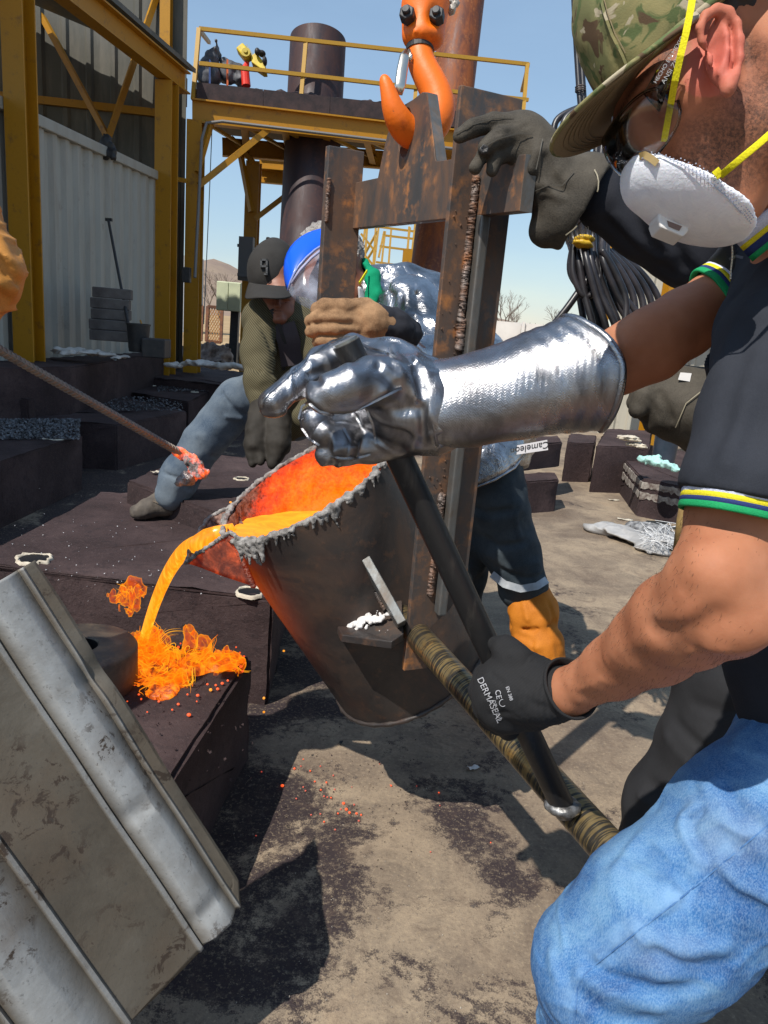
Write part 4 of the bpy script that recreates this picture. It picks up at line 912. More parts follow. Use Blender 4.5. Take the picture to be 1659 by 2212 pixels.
mA = mold([(g1 + ea * a_ + eb * b_)[:2] for a_, b_ in ((0, 0), (0.78, 0.0), (0.78, 1.0), (0, 1.0))], ZA, 'nearest dark sand mold with molten metal burning on its top corner', px=False)
ZB = 0.42; gb0 = V(-0.364, 2.455, 0)
mB = mold([tuple(gb0[:2]), (-0.42, 3.35), tuple(G(300, 1062, ZB)[:2]), tuple(G(216, 1064, ZB)[:2]), tuple(G(-60, 1215, ZB)[:2]), (-2.2, 2.62)], ZB, 'large flat dark mold behind the burning one, with a torn sprue hole at each side', px=False)
sprue(mB, 75, 1208, ZB, 0.062, seed=3, spread=1.7); sprue(mB, 540, 1281, ZB, 0.05, seed=5, spread=0.6)
mG = mold([(274, 1038), (430, 978), (700, 1005), (690, 1108), (478, 1112)], 0.53, 'low dark slab stepped up behind the boot of the capped worker', z0=0.30); sprue(mG, 522, 1036, 0.53, 0.04, seed=7)
mC = mold([(178, 940), (60, 903), (-200, 915), (-260, 1080), (0, 996)], 0.41, 'dark mold at the left edge with grey slag gravel strewn over its top')
mD = mold([(252, 917), (405, 888), (215, 843), (-60, 850), (-80, 893)], 0.39, 'dark mold under the middle of the rebar, its top half strewn with grey grit'); sprue(mD, 18, 871, 0.39, 0.07, seed=11, spread=1.5)
mE = mold([(173, 829), (315, 811), (464, 840), (407, 868)], 0.42, 'purple brown mold behind the middle of the rebar, with two small holes'); sprue(mE, 330, 833, 0.42, 0.05, seed=2); sprue(mE, 420, 847, 0.42, 0.05, seed=4)
mF = mold([(-60, 795), (150, 792), (362, 760), (356, 738), (50, 748), (-60, 756)], 0.80, 'tallest dark mold stack along the foot of the white container')
mH = mold([(-80, 850), (60, 862), (172, 838), (150, 800), (-60, 800)], 0.55, 'dark mold in deep shade at the far left below the container')
mI = mold([(300, 812), (545, 838), (540, 806), (430, 792), (318, 800)], 0.52, 'dark mold in front of the grey blanket behind the capped worker')
mJ = mold([(1136, 962), (1215, 955), (1206, 940), (1130, 945)], 0.50, 'stacked dark mold with a pale joint just right of the silver coat', z0=0.28)
mJ2 = mold([(1134, 1040), (1208, 1036), (1200, 1020), (1128, 1022)], 0.27, 'dark mold underneath the stacked one right of the silver coat')
mK = mold([(1288, 962), (1404, 968), (1410, 930), (1310, 926)], 0.45, 'dark red brown mold behind the one carrying the mint cloth')
mL = mold([(1340, 984), (1388, 1034), (1530, 1060), (1540, 985), (1400, 960)], 0.32, 'dark red brown mold with chalky bands and a mint cloth on top', z0=0.0)
mM = mold([(1225, 955), (1285, 958), (1290, 940), (1230, 936)], 0.4, 'small dark mold under the silver gauntlet cuff, between two stacks')
CH = simple('chalk_band', (0.36, 0.33, 0.29), (0.10, 0.07, 0.06), 25, 0.9, bump=0.4)
def band(par, pts, z1, z0, off=0.006):
    for (a_, b_) in zip(pts[:-1], pts[1:]):
        A_, B2 = G(*a_, 0.32), G(*b_, 0.32); nn = nrm(np.cross(B2 - A_, Z)); nn = nn if np.dot(nn, CAM - A_) > 0 else -nn; k = 26; vs = []; rs = random.Random(int(z1 * 100))
        for i in range(k): q = A_ + (B2 - A_) * i / (k - 1); vs.append(V(q[0], q[1], z1 + rs.uniform(-.006, .006)) + nn * off)
        for i in range(k): q = A_ + (B2 - A_) * i / (k - 1); vs.append(V(q[0], q[1], z0 + rs.uniform(-.022, .008)) + nn * off)
        vs += [q - nn * (off + 0.004) for q in vs]
        fs = [(i, i + 1, k + i + 1, k + i) for i in range(k - 1)] + [(i, 2 * k + i, 2 * k + i + 1, i + 1) for i in range(k - 1)] + [(k + i + 1, 3 * k + i + 1, 3 * k + i, k + i) for i in range(k - 1)]
        mesh_obj('chalk_band', vs, fs, CH, par)
band(mL, [(1340, 984), (1388, 1034), (1530, 1060)], 0.295, 0.25); band(mL, [(1340, 984), (1388, 1034), (1530, 1060)], 0.205, 0.165)
# grit lying on molds
def grit(name, region, z, n, r0, r1, mat, label, seed, cat='slag grit'):
    rs = random.Random(seed); m = MB(); c = None
    for i in range(n):
        x, y = region(rs); q = G(x, y, z); r = rs.uniform(r0, r1); c = q if c is None else c
        R3 = [V(rs.uniform(-1, 1), rs.uniform(-1, 1), rs.uniform(-1, 1)) for _ in range(3)]
        v = [q + V(0, 0, r * 0.6) + r * nrm(a_) for a_ in (R3[0], R3[1], R3[2], -(R3[0] + R3[1] + R3[2]) + V(0.01, 0, 0))]
        m.add(v, [(0, 1, 2), (0, 2, 3), (0, 3, 1), (1, 3, 2)])
    m.build(name, mat, None, origin=c, kind='stuff', label=label, category=cat)
grit('slag_gravel', lambda r: (r.uniform(-5, 172), 908 + r.uniform(0, 1) ** 1.5 * 42), 0.415, 2200, 0.006, 0.016, GREYGRAVEL, 'grey slag gravel over the mold at the left edge', 1)
grit('slag_gravel', lambda r: (r.uniform(200, 395), 858 + r.uniform(0, 30) + (0)), 0.395, 900, 0.006, 0.013, GREYGRAVEL, 'grey grit over the mold under the rebar', 2)
grit('slag_gravel', lambda r: (r.uniform(340, 450), 838 + r.uniform(-5, 8)), 0.425, 400, 0.006, 0.012, GREYGRAVEL, 'grey grit over the mold behind the rebar', 22)
grit('white_specks', lambda r: (r.gauss(270, 170), r.gauss(1200, 60)), 0.423, 130, 0.0015, 0.004, simple('pale_speck', (0.5, 0.5, 0.52), None, bump=0), 'pale specks scattered over the large flat mold', 3, 'specks')
rs = random.Random(6)
grit('sand_crumbs', lambda r: (r.uniform(250, 545), r.uniform(1400, 1700)), ZA + 0.001, 120, 0.002, 0.005, SAND, 'dark sand crumbs on top of the burning mold', 4, 'crumbs')
grit('floor_grit', lambda r: (r.uniform(500, 1500), 1560 + 650 * r.random() ** 1.3), 0.001, 700, 0.0010, 0.0026, simple('floor_speck', (0.10, 0.075, 0.06), (0.45, 0.4, 0.33), 40, 0.9, bump=0), 'loose grit scattered on the concrete floor', 5, 'grit')
grit('floor_grit', lambda r: (r.uniform(480, 900) , r.gauss(1720, 90)), 0.001, 380, 0.0012, 0.0032, SAND, 'dark sand crumbs trodden over the concrete', 15, 'grit')

# round iron weight
wt = thing('iron_weight', 'round iron weight with a hole, lying on the nearest mold by the metal sheet', 'weight', G(180, 1420, ZA))
IRON = steel_mat('dark_iron', (0.05, 0.045, 0.045), (0.14, 0.105, 0.075), (0.26, 0.17, 0.10), 0.5, 0.45, 0.4, (6, 6, 6))
wc = G(168, 1392, ZA + 0.115); wc[2] = ZA
MB().lathe(wc, Z, [(0.052, 0.11), (0.052, 0.002)], 40).build('bore', HOLE, wt, smooth=True)
MB().lathe(wc, Z, [(0.052, 0.11), (0.055, 0.115), (0.150, 0.112), (0.157, 0.104), (0.157, 0.002)], 56).build('weight_ring', IRON, wt, smooth=True, autos=50)
# stack of grey blocks by the container
BLK = simple('grey_brown_block', (0.06, 0.05, 0.047), (0.13, 0.115, 0.105), 5, 0.8, bump=0.2)
lay = ['bottom', 'second lowest', 'middle', 'second highest', 'top']
for i in range(5):
    y_ = 735 - i * 22.5; c_ = P(237 + i * 1.5, y_ - 11, 7.2); j = (-1) ** i * 0.006
    MB().box(c_ + V(j, 0, 0), nrm(V(1, 0.3, 0)) * 0.175, nrm(V(-0.3, 1, 0)) * 0.17, Z * 0.048).build('cast_block', BLK, None, bevel=0.008, origin=c_ - Z * 0.048, label=lay[i] + ' block of the grey stack in front of the container', category='block', group='grey blocks stacked by the container')
MB().box(P(232, 628, 7.2), V(0.1, 0.02, 0), V(0, 0.05, 0), V(0, 0, 0.012)).build('red_pad', simple('dull_red', (0.28, 0.04, 0.04), None), None, bevel=0.005, origin=P(232, 632, 7.2), label='dull red pad lying on top of the grey block stack', category='pad')
bk = thing('black_bucket', 'black plastic bucket between the block stack and the shed column', 'bucket', P(298, 765, 6.9))
MB().lathe(P(299, 760, 6.9), Z, [(0.0, 0.0), (0.085, 0.0), (0.105, 0.24), (0.112, 0.24), (0.112, 0.255), (0.1, 0.255), (0.09, 0.03)], 24).build('pail', BLACK, bk, smooth=True, autos=40)
MB().box(P(338, 752, 6.8), V(0.1, 0.02, 0), V(0, 0.1, 0), V(0, 0, 0.085)).build('black_tray', BLACK, None, bevel=0.01, origin=P(338, 770, 6.8), label='black tray box beside the bucket at the foot of the shed column', category='tray')
MB().bar(P(303, 692, 7.0), P(312, 716, 6.9), 0.012, 0.012).build('short_stick', YEL, None, origin=P(312, 716, 6.9), label='short yellow stick standing in the black bucket', category='stick')
def cloth(pts, r, h, seed, mat, name, label, cat, amp=0.02, fr_=8, flat=0.35):
    s = Sdf(0.05); 
    for x, y, d, rr in pts: s.ell(P(x, y, d), V(rr * d / F, rr * d / F * 0.8, rr * d / F * flat))
    s.disp = lambda p: fbm(p * fr_ + seed, 3) * amp; s.pad = amp
    return s.build(name, mat, None, h=h, origin=P(*pts[0][:3]), label=label, category=cat)
cloth([(120, 757, 7.0, 20), (155, 760, 6.95, 28), (195, 762, 6.9, 28), (235, 765, 6.85, 28), (275, 770, 6.8, 22)], 0, 0.015, 1, FIBRE, 'fibre_blanket', 'white fibre blanket draped along the top of the tall mold stack', 'blanket', 0.03, 7, 0.16)
cloth([(375, 787, 8.6, 24), (415, 785, 8.6, 26), (455, 788, 8.5, 28), (500, 790, 8.4, 28), (530, 795, 8.3, 20)], 0, 0.015, 5, FIBRE, 'fibre_blanket', 'grey white fibre blanket behind the jeans of the capped worker', 'blanket', 0.035, 6, 0.22)
MINT = simple('mint_cloth', (0.30, 0.55, 0.50), (0.42, 0.66, 0.60), 20, 0.85, bump=0.3)
cloth([(1388, 992, 5.6, 14), (1405, 994, 5.55, 15), (1425, 1000, 5.5, 17), (1445, 1004, 5.45, 15), (1466, 1014, 5.4, 10), (1420, 988, 5.6, 9)], 0, 0.006, 2, MINT, 'mint_cloth', 'crumpled mint green cloth on the banded mold at right', 'cloth', 0.012, 22, 0.35)
for x_, y_ in ((1375, 960), (1360, 945)): cloth([(x_ - 12, y_, 6.0, 10), (x_ + 5, y_ + 2, 6.0, 13)], 0, 0.008, x_, PAPER, 'torn_paper', 'torn brown paper on the %s mold behind the mint cloth' % ('nearer' if y_ == 960 else 'farther'), 'paper', 0.01, 15, 0.12)
dk_ = thing('dark_bucket', 'dark blue grey bucket under the leather glove, behind the mint cloth', 'bucket', P(1432, 992, 5.7))
MB().lathe(P(1432, 998, 5.75), Z, [(0, 0), (0.085, 0), (0.095, 0.27), (0.1, 0.27), (0.1, 0.29), (0.09, 0.29)], 28).build('pail', simple('bucket_blue', (0.02, 0.03, 0.045), (0.04, 0.05, 0.07), 8, 0.4), dk_, smooth=True, autos=40)
MB().lathe(P(1432, 998, 5.75) + Z * 0.27, Z, [(0.1, 0), (0.106, 0.005), (0.106, 0.02), (0.1, 0.022)], 28).build('rim', BLACK, dk_, smooth=True)
SACK = simple('woven_white_sack', (0.40, 0.39, 0.38), (0.26, 0.255, 0.25), 7, 0.7, bump=0.35, bscale=26, bd=0.012)
s_ = Sdf(0.04); gq = lambda x, y, z: G(x, y, z)
for x, y, z, r in ((1292, 1140, .03, .09), (1320, 1142, .04, .10), (1350, 1152, .05, .11), (1378, 1166, .04, .10), (1405, 1182, .03, .08), (1425, 1192, .02, .06)): s_.ell(G(x, y, z), V(r * 1.2, r * 1.1, r * 0.30))
s_.disp = lambda p: ((1 - 2 * np.abs(fbm(p * 6, 2))) * 0.016 - .006); s_.pad = 0.03
s_.build('woven_sack', SACK, None, h=0.008, origin=G(1340, 1160), label='empty white woven sack lying flat on the concrete, left one', category='sack')
s_ = Sdf(0.05)
for x, y, z, r in ((1378, 1142, .05, .10), (1402, 1148, .07, .12), (1425, 1160, .06, .12), (1445, 1172, .04, .09)): s_.ell(G(x, y, z), V(r, r * 0.9, r * 0.45))
s_.disp = lambda p: ((1 - 2 * np.abs(fbm(p * 9 + 3, 2))) * 0.018 - .006); s_.pad = 0.03
s_.build('woven_sack', simple('netted_sack', (0.30, 0.30, 0.30), (0.07, 0.07, 0.075), 26, 0.6, bump=0.6, bscale=40), None, h=0.008, origin=G(1410, 1165), label='crumpled sack with frayed strings behind the flat one', category='sack')
rs = random.Random(3); m = MB()
for i in range(60):
    c = G(rs.uniform(1395, 1455), rs.uniform(1140, 1180), 0.10); p_ = [c + V(rs.uniform(-.1, .1), rs.uniform(-.1, .1), rs.uniform(-.05, .06)) for _ in range(4)]; m.tube(p_, 0.002, 4, caps=False)
m.build('frayed_strings', simple('string_white', (0.6, 0.6, 0.6), None, bump=0), None, kind='stuff', origin=G(1420, 1165), label='loose white strings on the crumpled sack', category='string')
MB().tube([P(1468, 1196, 3.2), P(1478, 1120, 3.15), P(1493, 1048, 3.1)], 0.03, 12).build('timber_pole', simple('old_timber', (0.24, 0.15, 0.06), (0.4, 0.27, 0.1), 14, 0.8), None, smooth=True, origin=P(1468, 1196, 3.2), label='weathered yellow brown pole leaning beside the polo sleeve', category='pole')
for i, (x, y, z, w_, h_, a_, lb) in enumerate(((1022, 1659, 0, .035, .018, .5, 'small white paper label on the concrete near the ladle shadow'), (1325, 1080, 0, .10, .04, .2, 'flat pale paper scrap left of the banded mold'), (337, 1020, .535, .05, .03, .9, 'white paper tag on the slab behind the jeans leg'), (1350, 1122, 0, .12, .05, -.2, 'pale torn sheet above the woven sack'), (85, 875 + 3, .4, .1, .02, .2, 'thin pale chip on the mold beside the sprue hole'), (115, 950, .43, .14, .03, .1, 'pale dust crust on the gravelled mold'), (690, 955, .5, .0, .0, .0, ''), (735, 1606, 0, .02, .01, 1.2, 'dark flake on the concrete under the ladle'))):
    if not lb: continue
    c = G(x, y, z + 0.006); e1 = V(math.cos(a_), math.sin(a_), 0) * w_ / 2; e2 = V(-math.sin(a_), math.cos(a_), 0) * h_ / 2
    nseg = 5; vs = []
    for j in range(nseg):
        for k in range(3): vs.append(c + e1 * (j / 2 - 1) + e2 * (k - 1) * (1 + .2 * math.sin(j * 2)) + Z * (0.004 * math.sin(j * 1.9 + k) + 0.003))
    fs = [(j * 3 + k, j * 3 + 3 + k, j * 3 + 4 + k, j * 3 + 1 + k) for j in range(nseg - 1) for k in range(2)]
    o = mesh_obj('paper_scrap', vs, fs, BLACK if 'dark' in lb else PAPER if z or y < 1200 else WHITEW, None, smooth=True, origin=c, label=lb, category='paper'); md = o.modifiers.new('s', 'SOLIDIFY'); md.thickness = 0.0015
# ================================================================ stream, flames, sparks
STR = Mat('pouring_iron', (0.4, 0.15, 0.02), 0.3); n1 = STR.noise(3, 6, 0.6, STR.vec(scale=(30, 30, 4)), 0.4)
STR.emit(STR.ramp(n1, [(0.35, (1.0, 0.24, 0.004)), (0.55, (1.0, 0.38, 0.01)), (0.70, (1.0, 0.60, 0.05))]), 1.0); STR = STR.m
land = G(308, 1392, ZA + 0.01); p0 = P(505, 1140, 1.90); p1 = P(470, 1152, 1.90); p2 = P(428, 1176, 1.905)
vx = (land - p2); pts = [p0, p1, (p1 + p2) / 2 + Z * 0.004, p2]; zt = p2[2] - land[2]
# ballistic fall from the lip
rate = 0.30
for i in range(1, 15):
    s = i / 14; q = p2 + V(vx[0], vx[1], 0) * s; q[2] = p2[2] - zt * (rate * s + (1 - rate) * s * s); pts.append(q)
rad = [0.012, 0.02, 0.024, 0.025] + [0.0245 - 0.009 * (i / 14) ** 0.7 for i in range(1, 15)]
st = thing('molten_stream', 'orange yellow stream of molten metal falling from the ladle lip', 'molten metal', land)
MB().tube(pts, rad, 20, flat=0.8, up=_f).build('stream', STR, st, smooth=True)
FL = bpy.data.materials.new('flame_veil'); FL.use_nodes = True; n = FL.node_tree.nodes; l = FL.node_tree.links; n.remove(n['Principled BSDF'])
lw = n.new('ShaderNodeLayerWeight'); lw.inputs[0].default_value = 0.35
rp = n.new('ShaderNodeValToRGB'); e = rp.color_ramp.elements; e[0].position = 0.08; e[0].color = (0.05, 0.05, 0.05, 1); e[1].position = 0.72; e[1].color = (1, 1, 1, 1); e_ = e.new(0.93); e_.color = (0.12, 0.12, 0.12, 1)
ec = n.new('ShaderNodeValToRGB'); e = ec.color_ramp.elements; e[0].position = 0.1; e[0].color = (1.0, 0.11, 0.002, 1); e[1].position = 0.85; e[1].color = (1.0, 0.42, 0.01, 1)
tcn = n.new('ShaderNodeTexCoord'); nn_ = n.new('ShaderNodeTexNoise'); nn_.inputs['Scale'].default_value = 16; nn_.inputs['Detail'].default_value = 6; nn_.inputs['Distortion'].default_value = 2.5
l.new(tcn.outputs['Object'], nn_.inputs[0])
r2 = n.new('ShaderNodeValToRGB'); e = r2.color_ramp.elements; e[0].position = 0.36; e[0].color = (0, 0, 0, 1); e[1].position = 0.62; e[1].color = (1, 1, 1, 1); l.new(nn_.outputs[0], r2.inputs[0])
mu = n.new('ShaderNodeMath'); mu.operation = 'MULTIPLY_ADD'; l.new(lw.outputs['Facing'], rp.inputs[0]); l.new(rp.outputs[0], mu.inputs[0]); mu.inputs[1].default_value = 0.42; 
m3 = n.new('ShaderNodeMath'); m3.operation = 'MULTIPLY'; l.new(r2.outputs[0], m3.inputs[0]); m3.inputs[1].default_value = 0.30; l.new(m3.outputs[0], mu.inputs[2]); mu.use_clamp = True
l.new(lw.outputs['Facing'], ec.inputs[0]); em = n.new('ShaderNodeEmission'); em.inputs[1].default_value = 1.15; l.new(ec.outputs[0], em.inputs[0])
tr = n.new('ShaderNodeBsdfTransparent'); ms = n.new('ShaderNodeMixShader'); l.new(mu.outputs[0], ms.inputs[0]); l.new(tr.outputs[0], ms.inputs[1]); l.new(em.outputs[0], ms.inputs[2]); l.new(ms.outputs[0], n['Material Output'].inputs[0])
def flame(blobs, seed, warp=0.035, fr_=14, h=0.006, name='flame_sheet', parent=None, z=None):
    s = Sdf(0.03)
    for x, y, d, rx, ry, rd, a_ in blobs: s.ellp(x, y, d, rx, ry, rd, a_)
    f0 = s.val
    def val(p):
        q = np.asarray(p, np.float32); w_ = np.stack([fbm(q * fr_ * V(1.15, 1.15, 0.5) + seed + k * 11.7, 3) for k in range(3)], 1); return f0((q + w_ * warp).astype(np.float32))
    s.val = val; s.pad = warp * 1.5
    v, f = s.mesh(h, 0.06); return fast_mesh(name, v, f, FL, parent)
fl = thing('flames', 'swirling orange flames licking over the nearest mold around the stream', 'fire', G(360, 1450, ZA))
for k in range(4):
    j = k * 3
    flame([(318 - j, 1405, 2.30 - k * .03, 46 - k * 6, 48 - k * 6, 0.05, 20), (345, 1440, 2.22, 62 - k * 8, 34 - k * 3, 0.05, 15), (360 + j, 1480, 2.12, 52 - k * 7, 36 - k * 4, 0.05, 10), (300, 1440, 2.22, 30 - k * 3, 36 - k * 3, 0.04, 0)], 3.1 * k, 0.030 + 0.004 * k, 15 + 3 * k, parent=fl)
flame([(385, 1440, 2.24, 44, 38, 0.05, -20), (415, 1410, 2.28, 24, 34, 0.04, 0), (405, 1385, 2.28, 12, 34, 0.03, 5)], 21.0, 0.032, 17, parent=fl)
flame([(445, 1448, 2.22, 52, 26, 0.05, 10), (440, 1405, 2.28, 14, 32, 0.03, -8), (490, 1430, 2.26, 30, 20, 0.04, 10)], 31.0, 0.032, 18, parent=fl)
flame([(470, 1440, 2.22, 46, 24, 0.04, 5), (500, 1418, 2.25, 28, 16, 0.03, 15)], 38.0, 0.035, 20, parent=fl)
flame([(345, 1500, 2.08, 36, 22, 0.04, 0), (365, 1515, 2.05, 36, 12, 0.03, -5)], 44.0, 0.03, 18, parent=fl)
flame([(276, 1275, 2.40, 26, 12, 0.025, -10), (262, 1285, 2.40, 12, 18, 0.02, 10), (292, 1285, 2.40, 10, 26, 0.02, 15)], 51.0, 0.035, 22, name='flame_wisp', parent=fl)
flame([(284, 1300, 2.40, 14, 26, 0.02, 5)], 57.0, 0.03, 24, name='flame_wisp', parent=fl)
# fine curling threads of flame
CUR = Mat('flame_thread', (0, 0, 0), 1.0); CUR.emit(CUR.ramp(CUR.noise(14, 3), [(0.35, (1.0, 0.17, 0.003)), (0.6, (1.0, 0.42, 0.012))]), 1.0); CUR = CUR.m
rs = random.Random(44); m = MB()
def curl(p, e=.004):
    q = np.array([p, p + [e, 0, 0], p + [0, e, 0], p + [0, 0, e]]) ; a = pnoise(q * 13 + 3.1); b_ = pnoise(q * 13 + 40.7); c_ = pnoise(q * 13 + 77.3)
    return np.array([(c_[2] - c_[0]) - (b_[3] - b_[0]), (a[3] - a[0]) - (c_[1] - c_[0]), (b_[1] - b_[0]) - (a[2] - a[0])]) / e
for x, y, d, sx_, sy_, n_, L_ in ((318, 1405, 2.28, 34, 36, 46, .16), (345, 1450, 2.20, 50, 30, 60, .17), (360, 1485, 2.10, 40, 24, 40, .13), (400, 1440, 2.22, 36, 24, 30, .14), (455, 1435, 2.22, 44, 16, 36, .12), (278, 1282, 2.38, 12, 10, 9, .07)):
    for _ in range(n_):
        p = P(x + rs.gauss(0, .55) * sx_, y + rs.gauss(0, .55) * sy_, d + rs.uniform(-.03, .03)); pts = [p]; st_ = L_ * rs.uniform(.4, .95) / 20
        for k in range(20):
            v = nrm(curl(np.asarray(pts[-1])) + V(0, 0, 2.0)); q = pts[-1] + v * st_; q[2] = max(q[2], ZA + .004); pts.append(q)
        w_ = rs.uniform(.0006, .0014); m.tube(pts, [w_ * (.15 + math.sin(math.pi * (k + .5) / 21)) for k in range(21)], 4, caps=False)
m.build('flame_threads', CUR, fl, kind='stuff')
# glowing pool under the flames
POOL = Mat('pooled_metal', (0.1, 0.03, 0.01), 0.5); n1 = POOL.noise(22, 7, 0.7, None, 1.2)
POOL.emit(POOL.ramp(n1, [(0.3, (0.8, 0.04, 0.004)), (0.5, (1.0, 0.16, 0.004)), (0.66, (1.0, 0.38, 0.01))]), POOL.ramp(n1, [(0.38, 0.15), (0.55, 1.0)])); POOL.bump(n1, 0.6, 0.01); POOL = POOL.m
s = Sdf(0.02)
for x, y, r in ((305, 1410, .055), (330, 1440, .07), (355, 1465, .07), (400, 1440, .06), (440, 1435, .06), (475, 1430, .05), (498, 1422, .035), (350, 1495, .05)): s.ell(G(x, y, ZA), V(r, r, 0.012))
s.disp = lambda p: fbm(p * 30, 3) * 0.012; s.pad = 0.012
s.build('metal_puddle', POOL, None, h=0.005, origin=G(390, 1440, ZA), label='glowing puddle of spilled metal under the flames on the mold', category='molten metal')
# droplets
EMB = Mat('ember', (0.3, 0.05, 0.02), 0.6); EMB.emit((1.0, 0.11, 0.02), 0.95); EMB = EMB.m
EMY = Mat('bright_ember', (0.3, 0.1, 0.02), 0.6); EMY.emit((1.0, 0.35, 0.02), 1.0); EMY = EMY.m
EMP = Mat('cooling_ember', (0.35, 0.10, 0.07), 0.8); EMP.emit((1.0, 0.10, 0.05), 0.35); EMP = EMP.m
base = {}
def droplet(q, r, kind, label, group):
    if kind not in base:
        m = MB().sphere(V(0, 0, 0), 1.0, 10); o = m.build('metal_droplet', {'e': EMB, 'y': EMY, 'p': EMP}[kind], None, smooth=True); base[kind] = o
    else: o = base[kind].copy(); COL.objects.link(o)
    o.location = [float(c) for c in q]; o.scale = (r, r * random.uniform(.85, 1.1), r * random.uniform(.7, 1.0)); finish(o, label=label, category='droplet', group=group)
rs = random.Random(14)
MD = [(408, 1544, 5), (385, 1521, 3.5), (427, 1502, 4), (372, 1533, 2.5), (280, 1478, 4), (290, 1480, 3), (268, 1470, 2.5), (300, 1500, 3), (305, 1510, 2.5), (262, 1528, 2.5), (275, 1515, 2), (343, 1515, 3), (335, 1510, 2), (385, 1398, 4), (396, 1400, 4), (372, 1396, 3), (382, 1405, 3), (500, 1420, 5), (512, 1428, 4), (520, 1440, 4), (508, 1445, 3), (527, 1418, 3), (518, 1410, 3), (455, 1490, 4), (470, 1488, 4), (480, 1476, 4), (466, 1480, 3), (262, 1378, 3), (270, 1376, 3), (265, 1392, 2.5), (448, 1478, 3), (492, 1470, 3), (425, 1515, 2), (524, 1450, 3), (390, 1390, 2.5), (363, 1404, 2), (510, 1398, 2.5), (530, 1432, 3), (405, 1500, 2.5), (318, 1538, 2)]
for i, (x, y, r) in enumerate(MD): droplet(G(x, y, ZA + 0.006), r * 2.2 / F * 0.85, 'y' if i in (17, 18, 23, 27, 28) else 'e', 'small glowing orange droplet on the burning mold top', 'glowing droplets on the burning mold')
FLD = [(610, 1697, 6), (636, 1660, 4), (650, 1655, 3), (670, 1665, 3), (692, 1655, 3), (720, 1675, 3), (705, 1690, 3), (655, 1700, 3), (660, 1708, 3), (680, 1688, 3), (700, 1720, 3.5), (707, 1722, 3), (715, 1723, 3), (742, 1735, 5), (748, 1748, 5), (755, 1755, 4), (736, 1748, 3), (770, 1757, 4), (780, 1760, 3), (765, 1738, 3), (723, 1705, 3), (730, 1757, 3), (692, 1758, 3), (672, 1760, 3), (700, 1775, 3), (775, 1773, 3.5), (724, 1792, 3), (845, 1697, 3), (843, 1695, 2), (900, 1698, 2), (948, 1712, 3), (950, 1740, 2), (930, 1840, 2.5), (655, 1640, 2.5), (565, 1667, 3), (640, 1725, 3), (693, 1706, 3), (760, 1700, 2), (820, 1650, 2), (1060, 1820, 2), (553, 1805, 2)]
for i, (x, y, r) in enumerate(FLD): droplet(G(x, y, 0.004), r * 2.4 / F * 0.62, 'e' if r >= 4 else ('p' if i % 3 else 'e'), 'tiny glowing droplet on the concrete below the ladle', 'glowing droplets on the concrete')
for x, y, d in ((613, 1406, 2.3), (570, 1538, 2.3), (603, 1405 - 300, 2.4), (498, 1085, 2.2), (570, 1508, 2.2)): droplet(P(x, y, d), 0.004, 'y', 'yellow spark in the air beside the ladle', 'sparks flying beside the ladle')

# ================================================================ rebar with slag lump
rb_ = thing('rebar_rod', 'long ribbed steel rebar with a glowing slag lump on its end', 'rebar', P(388, 980, 1.95))
RB = steel_mat('rebar_steel', (0.16, 0.14, 0.125), (0.26, 0.21, 0.17), (0.34, 0.24, 0.16), 0.5, 0.5, 0.4, (20, 20, 20))
ra, rb2 = P(-60, 722, 1.45), P(388, 978, 1.92); n = 64; m = MB(); m.tube([ra, rb2], 0.0085, 14); m.build('bar', RB, rb_, smooth=True, autos=50)
dr = nrm(rb2 - ra); x_ = nrm(np.cross(dr, Z)); y_ = np.cross(dr, x_); m = MB(); Lr = np.linalg.norm(rb2 - ra); k = 0; s = 0.01
while s < Lr - 0.02:
    c = ra + dr * s; pp = []
    for j in range(9):
        a_ = math.pi * (j / 8) + (math.pi if k % 2 else 0); pp.append(c + dr * 0.011 * (j / 8) * (1 if k % 2 else -1) + 0.0088 * (math.cos(a_) * x_ + math.sin(a_) * y_))
    m.tube(pp, 0.0017, 5, caps=False); s += 0.0105 if k % 2 else 0.0; k += 1
m.build('ribs', RB, rb_, smooth=True, kind='stuff')
m = MB(); [m.tube([ra + x_ * 0.0087 * s2, rb2 + x_ * 0.0087 * s2], 0.0018, 5) for s2 in (1, -1)]; m.build('long_rib', RB, rb_, smooth=True)
SL = Mat('glowing_slag', (0.12, 0.10, 0.10), 0.7, 0.2); at = SL.xyz(SL.vec(loc=tuple(-(P(420, 1005, 1.93)))))  # hot towards one side of the lump
n1 = SL.noise(24, 5, 0.7); g_ = SL.math('ADD', SL.math('MULTIPLY', n1, 1.3), 0.0)
SL.set('Base Color', SL.ramp(SL.noise(80, 5, 0.7), [(0.35, (0.05, 0.045, 0.045)), (0.65, (0.34, 0.31, 0.30))])); SL.emit(SL.ramp(n1, [(0.4, (0.6, 0.02, 0.01)), (0.55, (1.0, 0.10, 0.004)), (0.7, (1.0, 0.3, 0.01))]), SL.ramp(n1, [(0.44, 0.0), (0.52, 0.8), (0.62, 1.2)])); SL.bump(SL.noise(60, 5, 0.7), 0.8, 0.01); SL = SL.m
s = Sdf(0.012)
for x, y, d, r in ((385, 976, 1.92, 11), (398, 985, 1.93, 11), (412, 995, 1.93, 13), (424, 1008, 1.93, 17), (432, 1022, 1.93, 13), (418, 1022, 1.94, 14), (440, 1018, 1.93, 7)): s.ellp(x, y, d, r, r, r * 1.93 / F)
s.disp = lambda p: fbm(p * 60, 3) * 0.007; s.pad = 0.01
s.build('slag_lump', SL, rb_, h=0.003)
s = Sdf(0.012)
for x, y, d, r in ((392, 1040, 1.92, 12), (400, 1030, 1.92, 12), (408, 1036, 1.92, 12)): s.ellp(x, y, d, r, r, r * 1.93 / F)
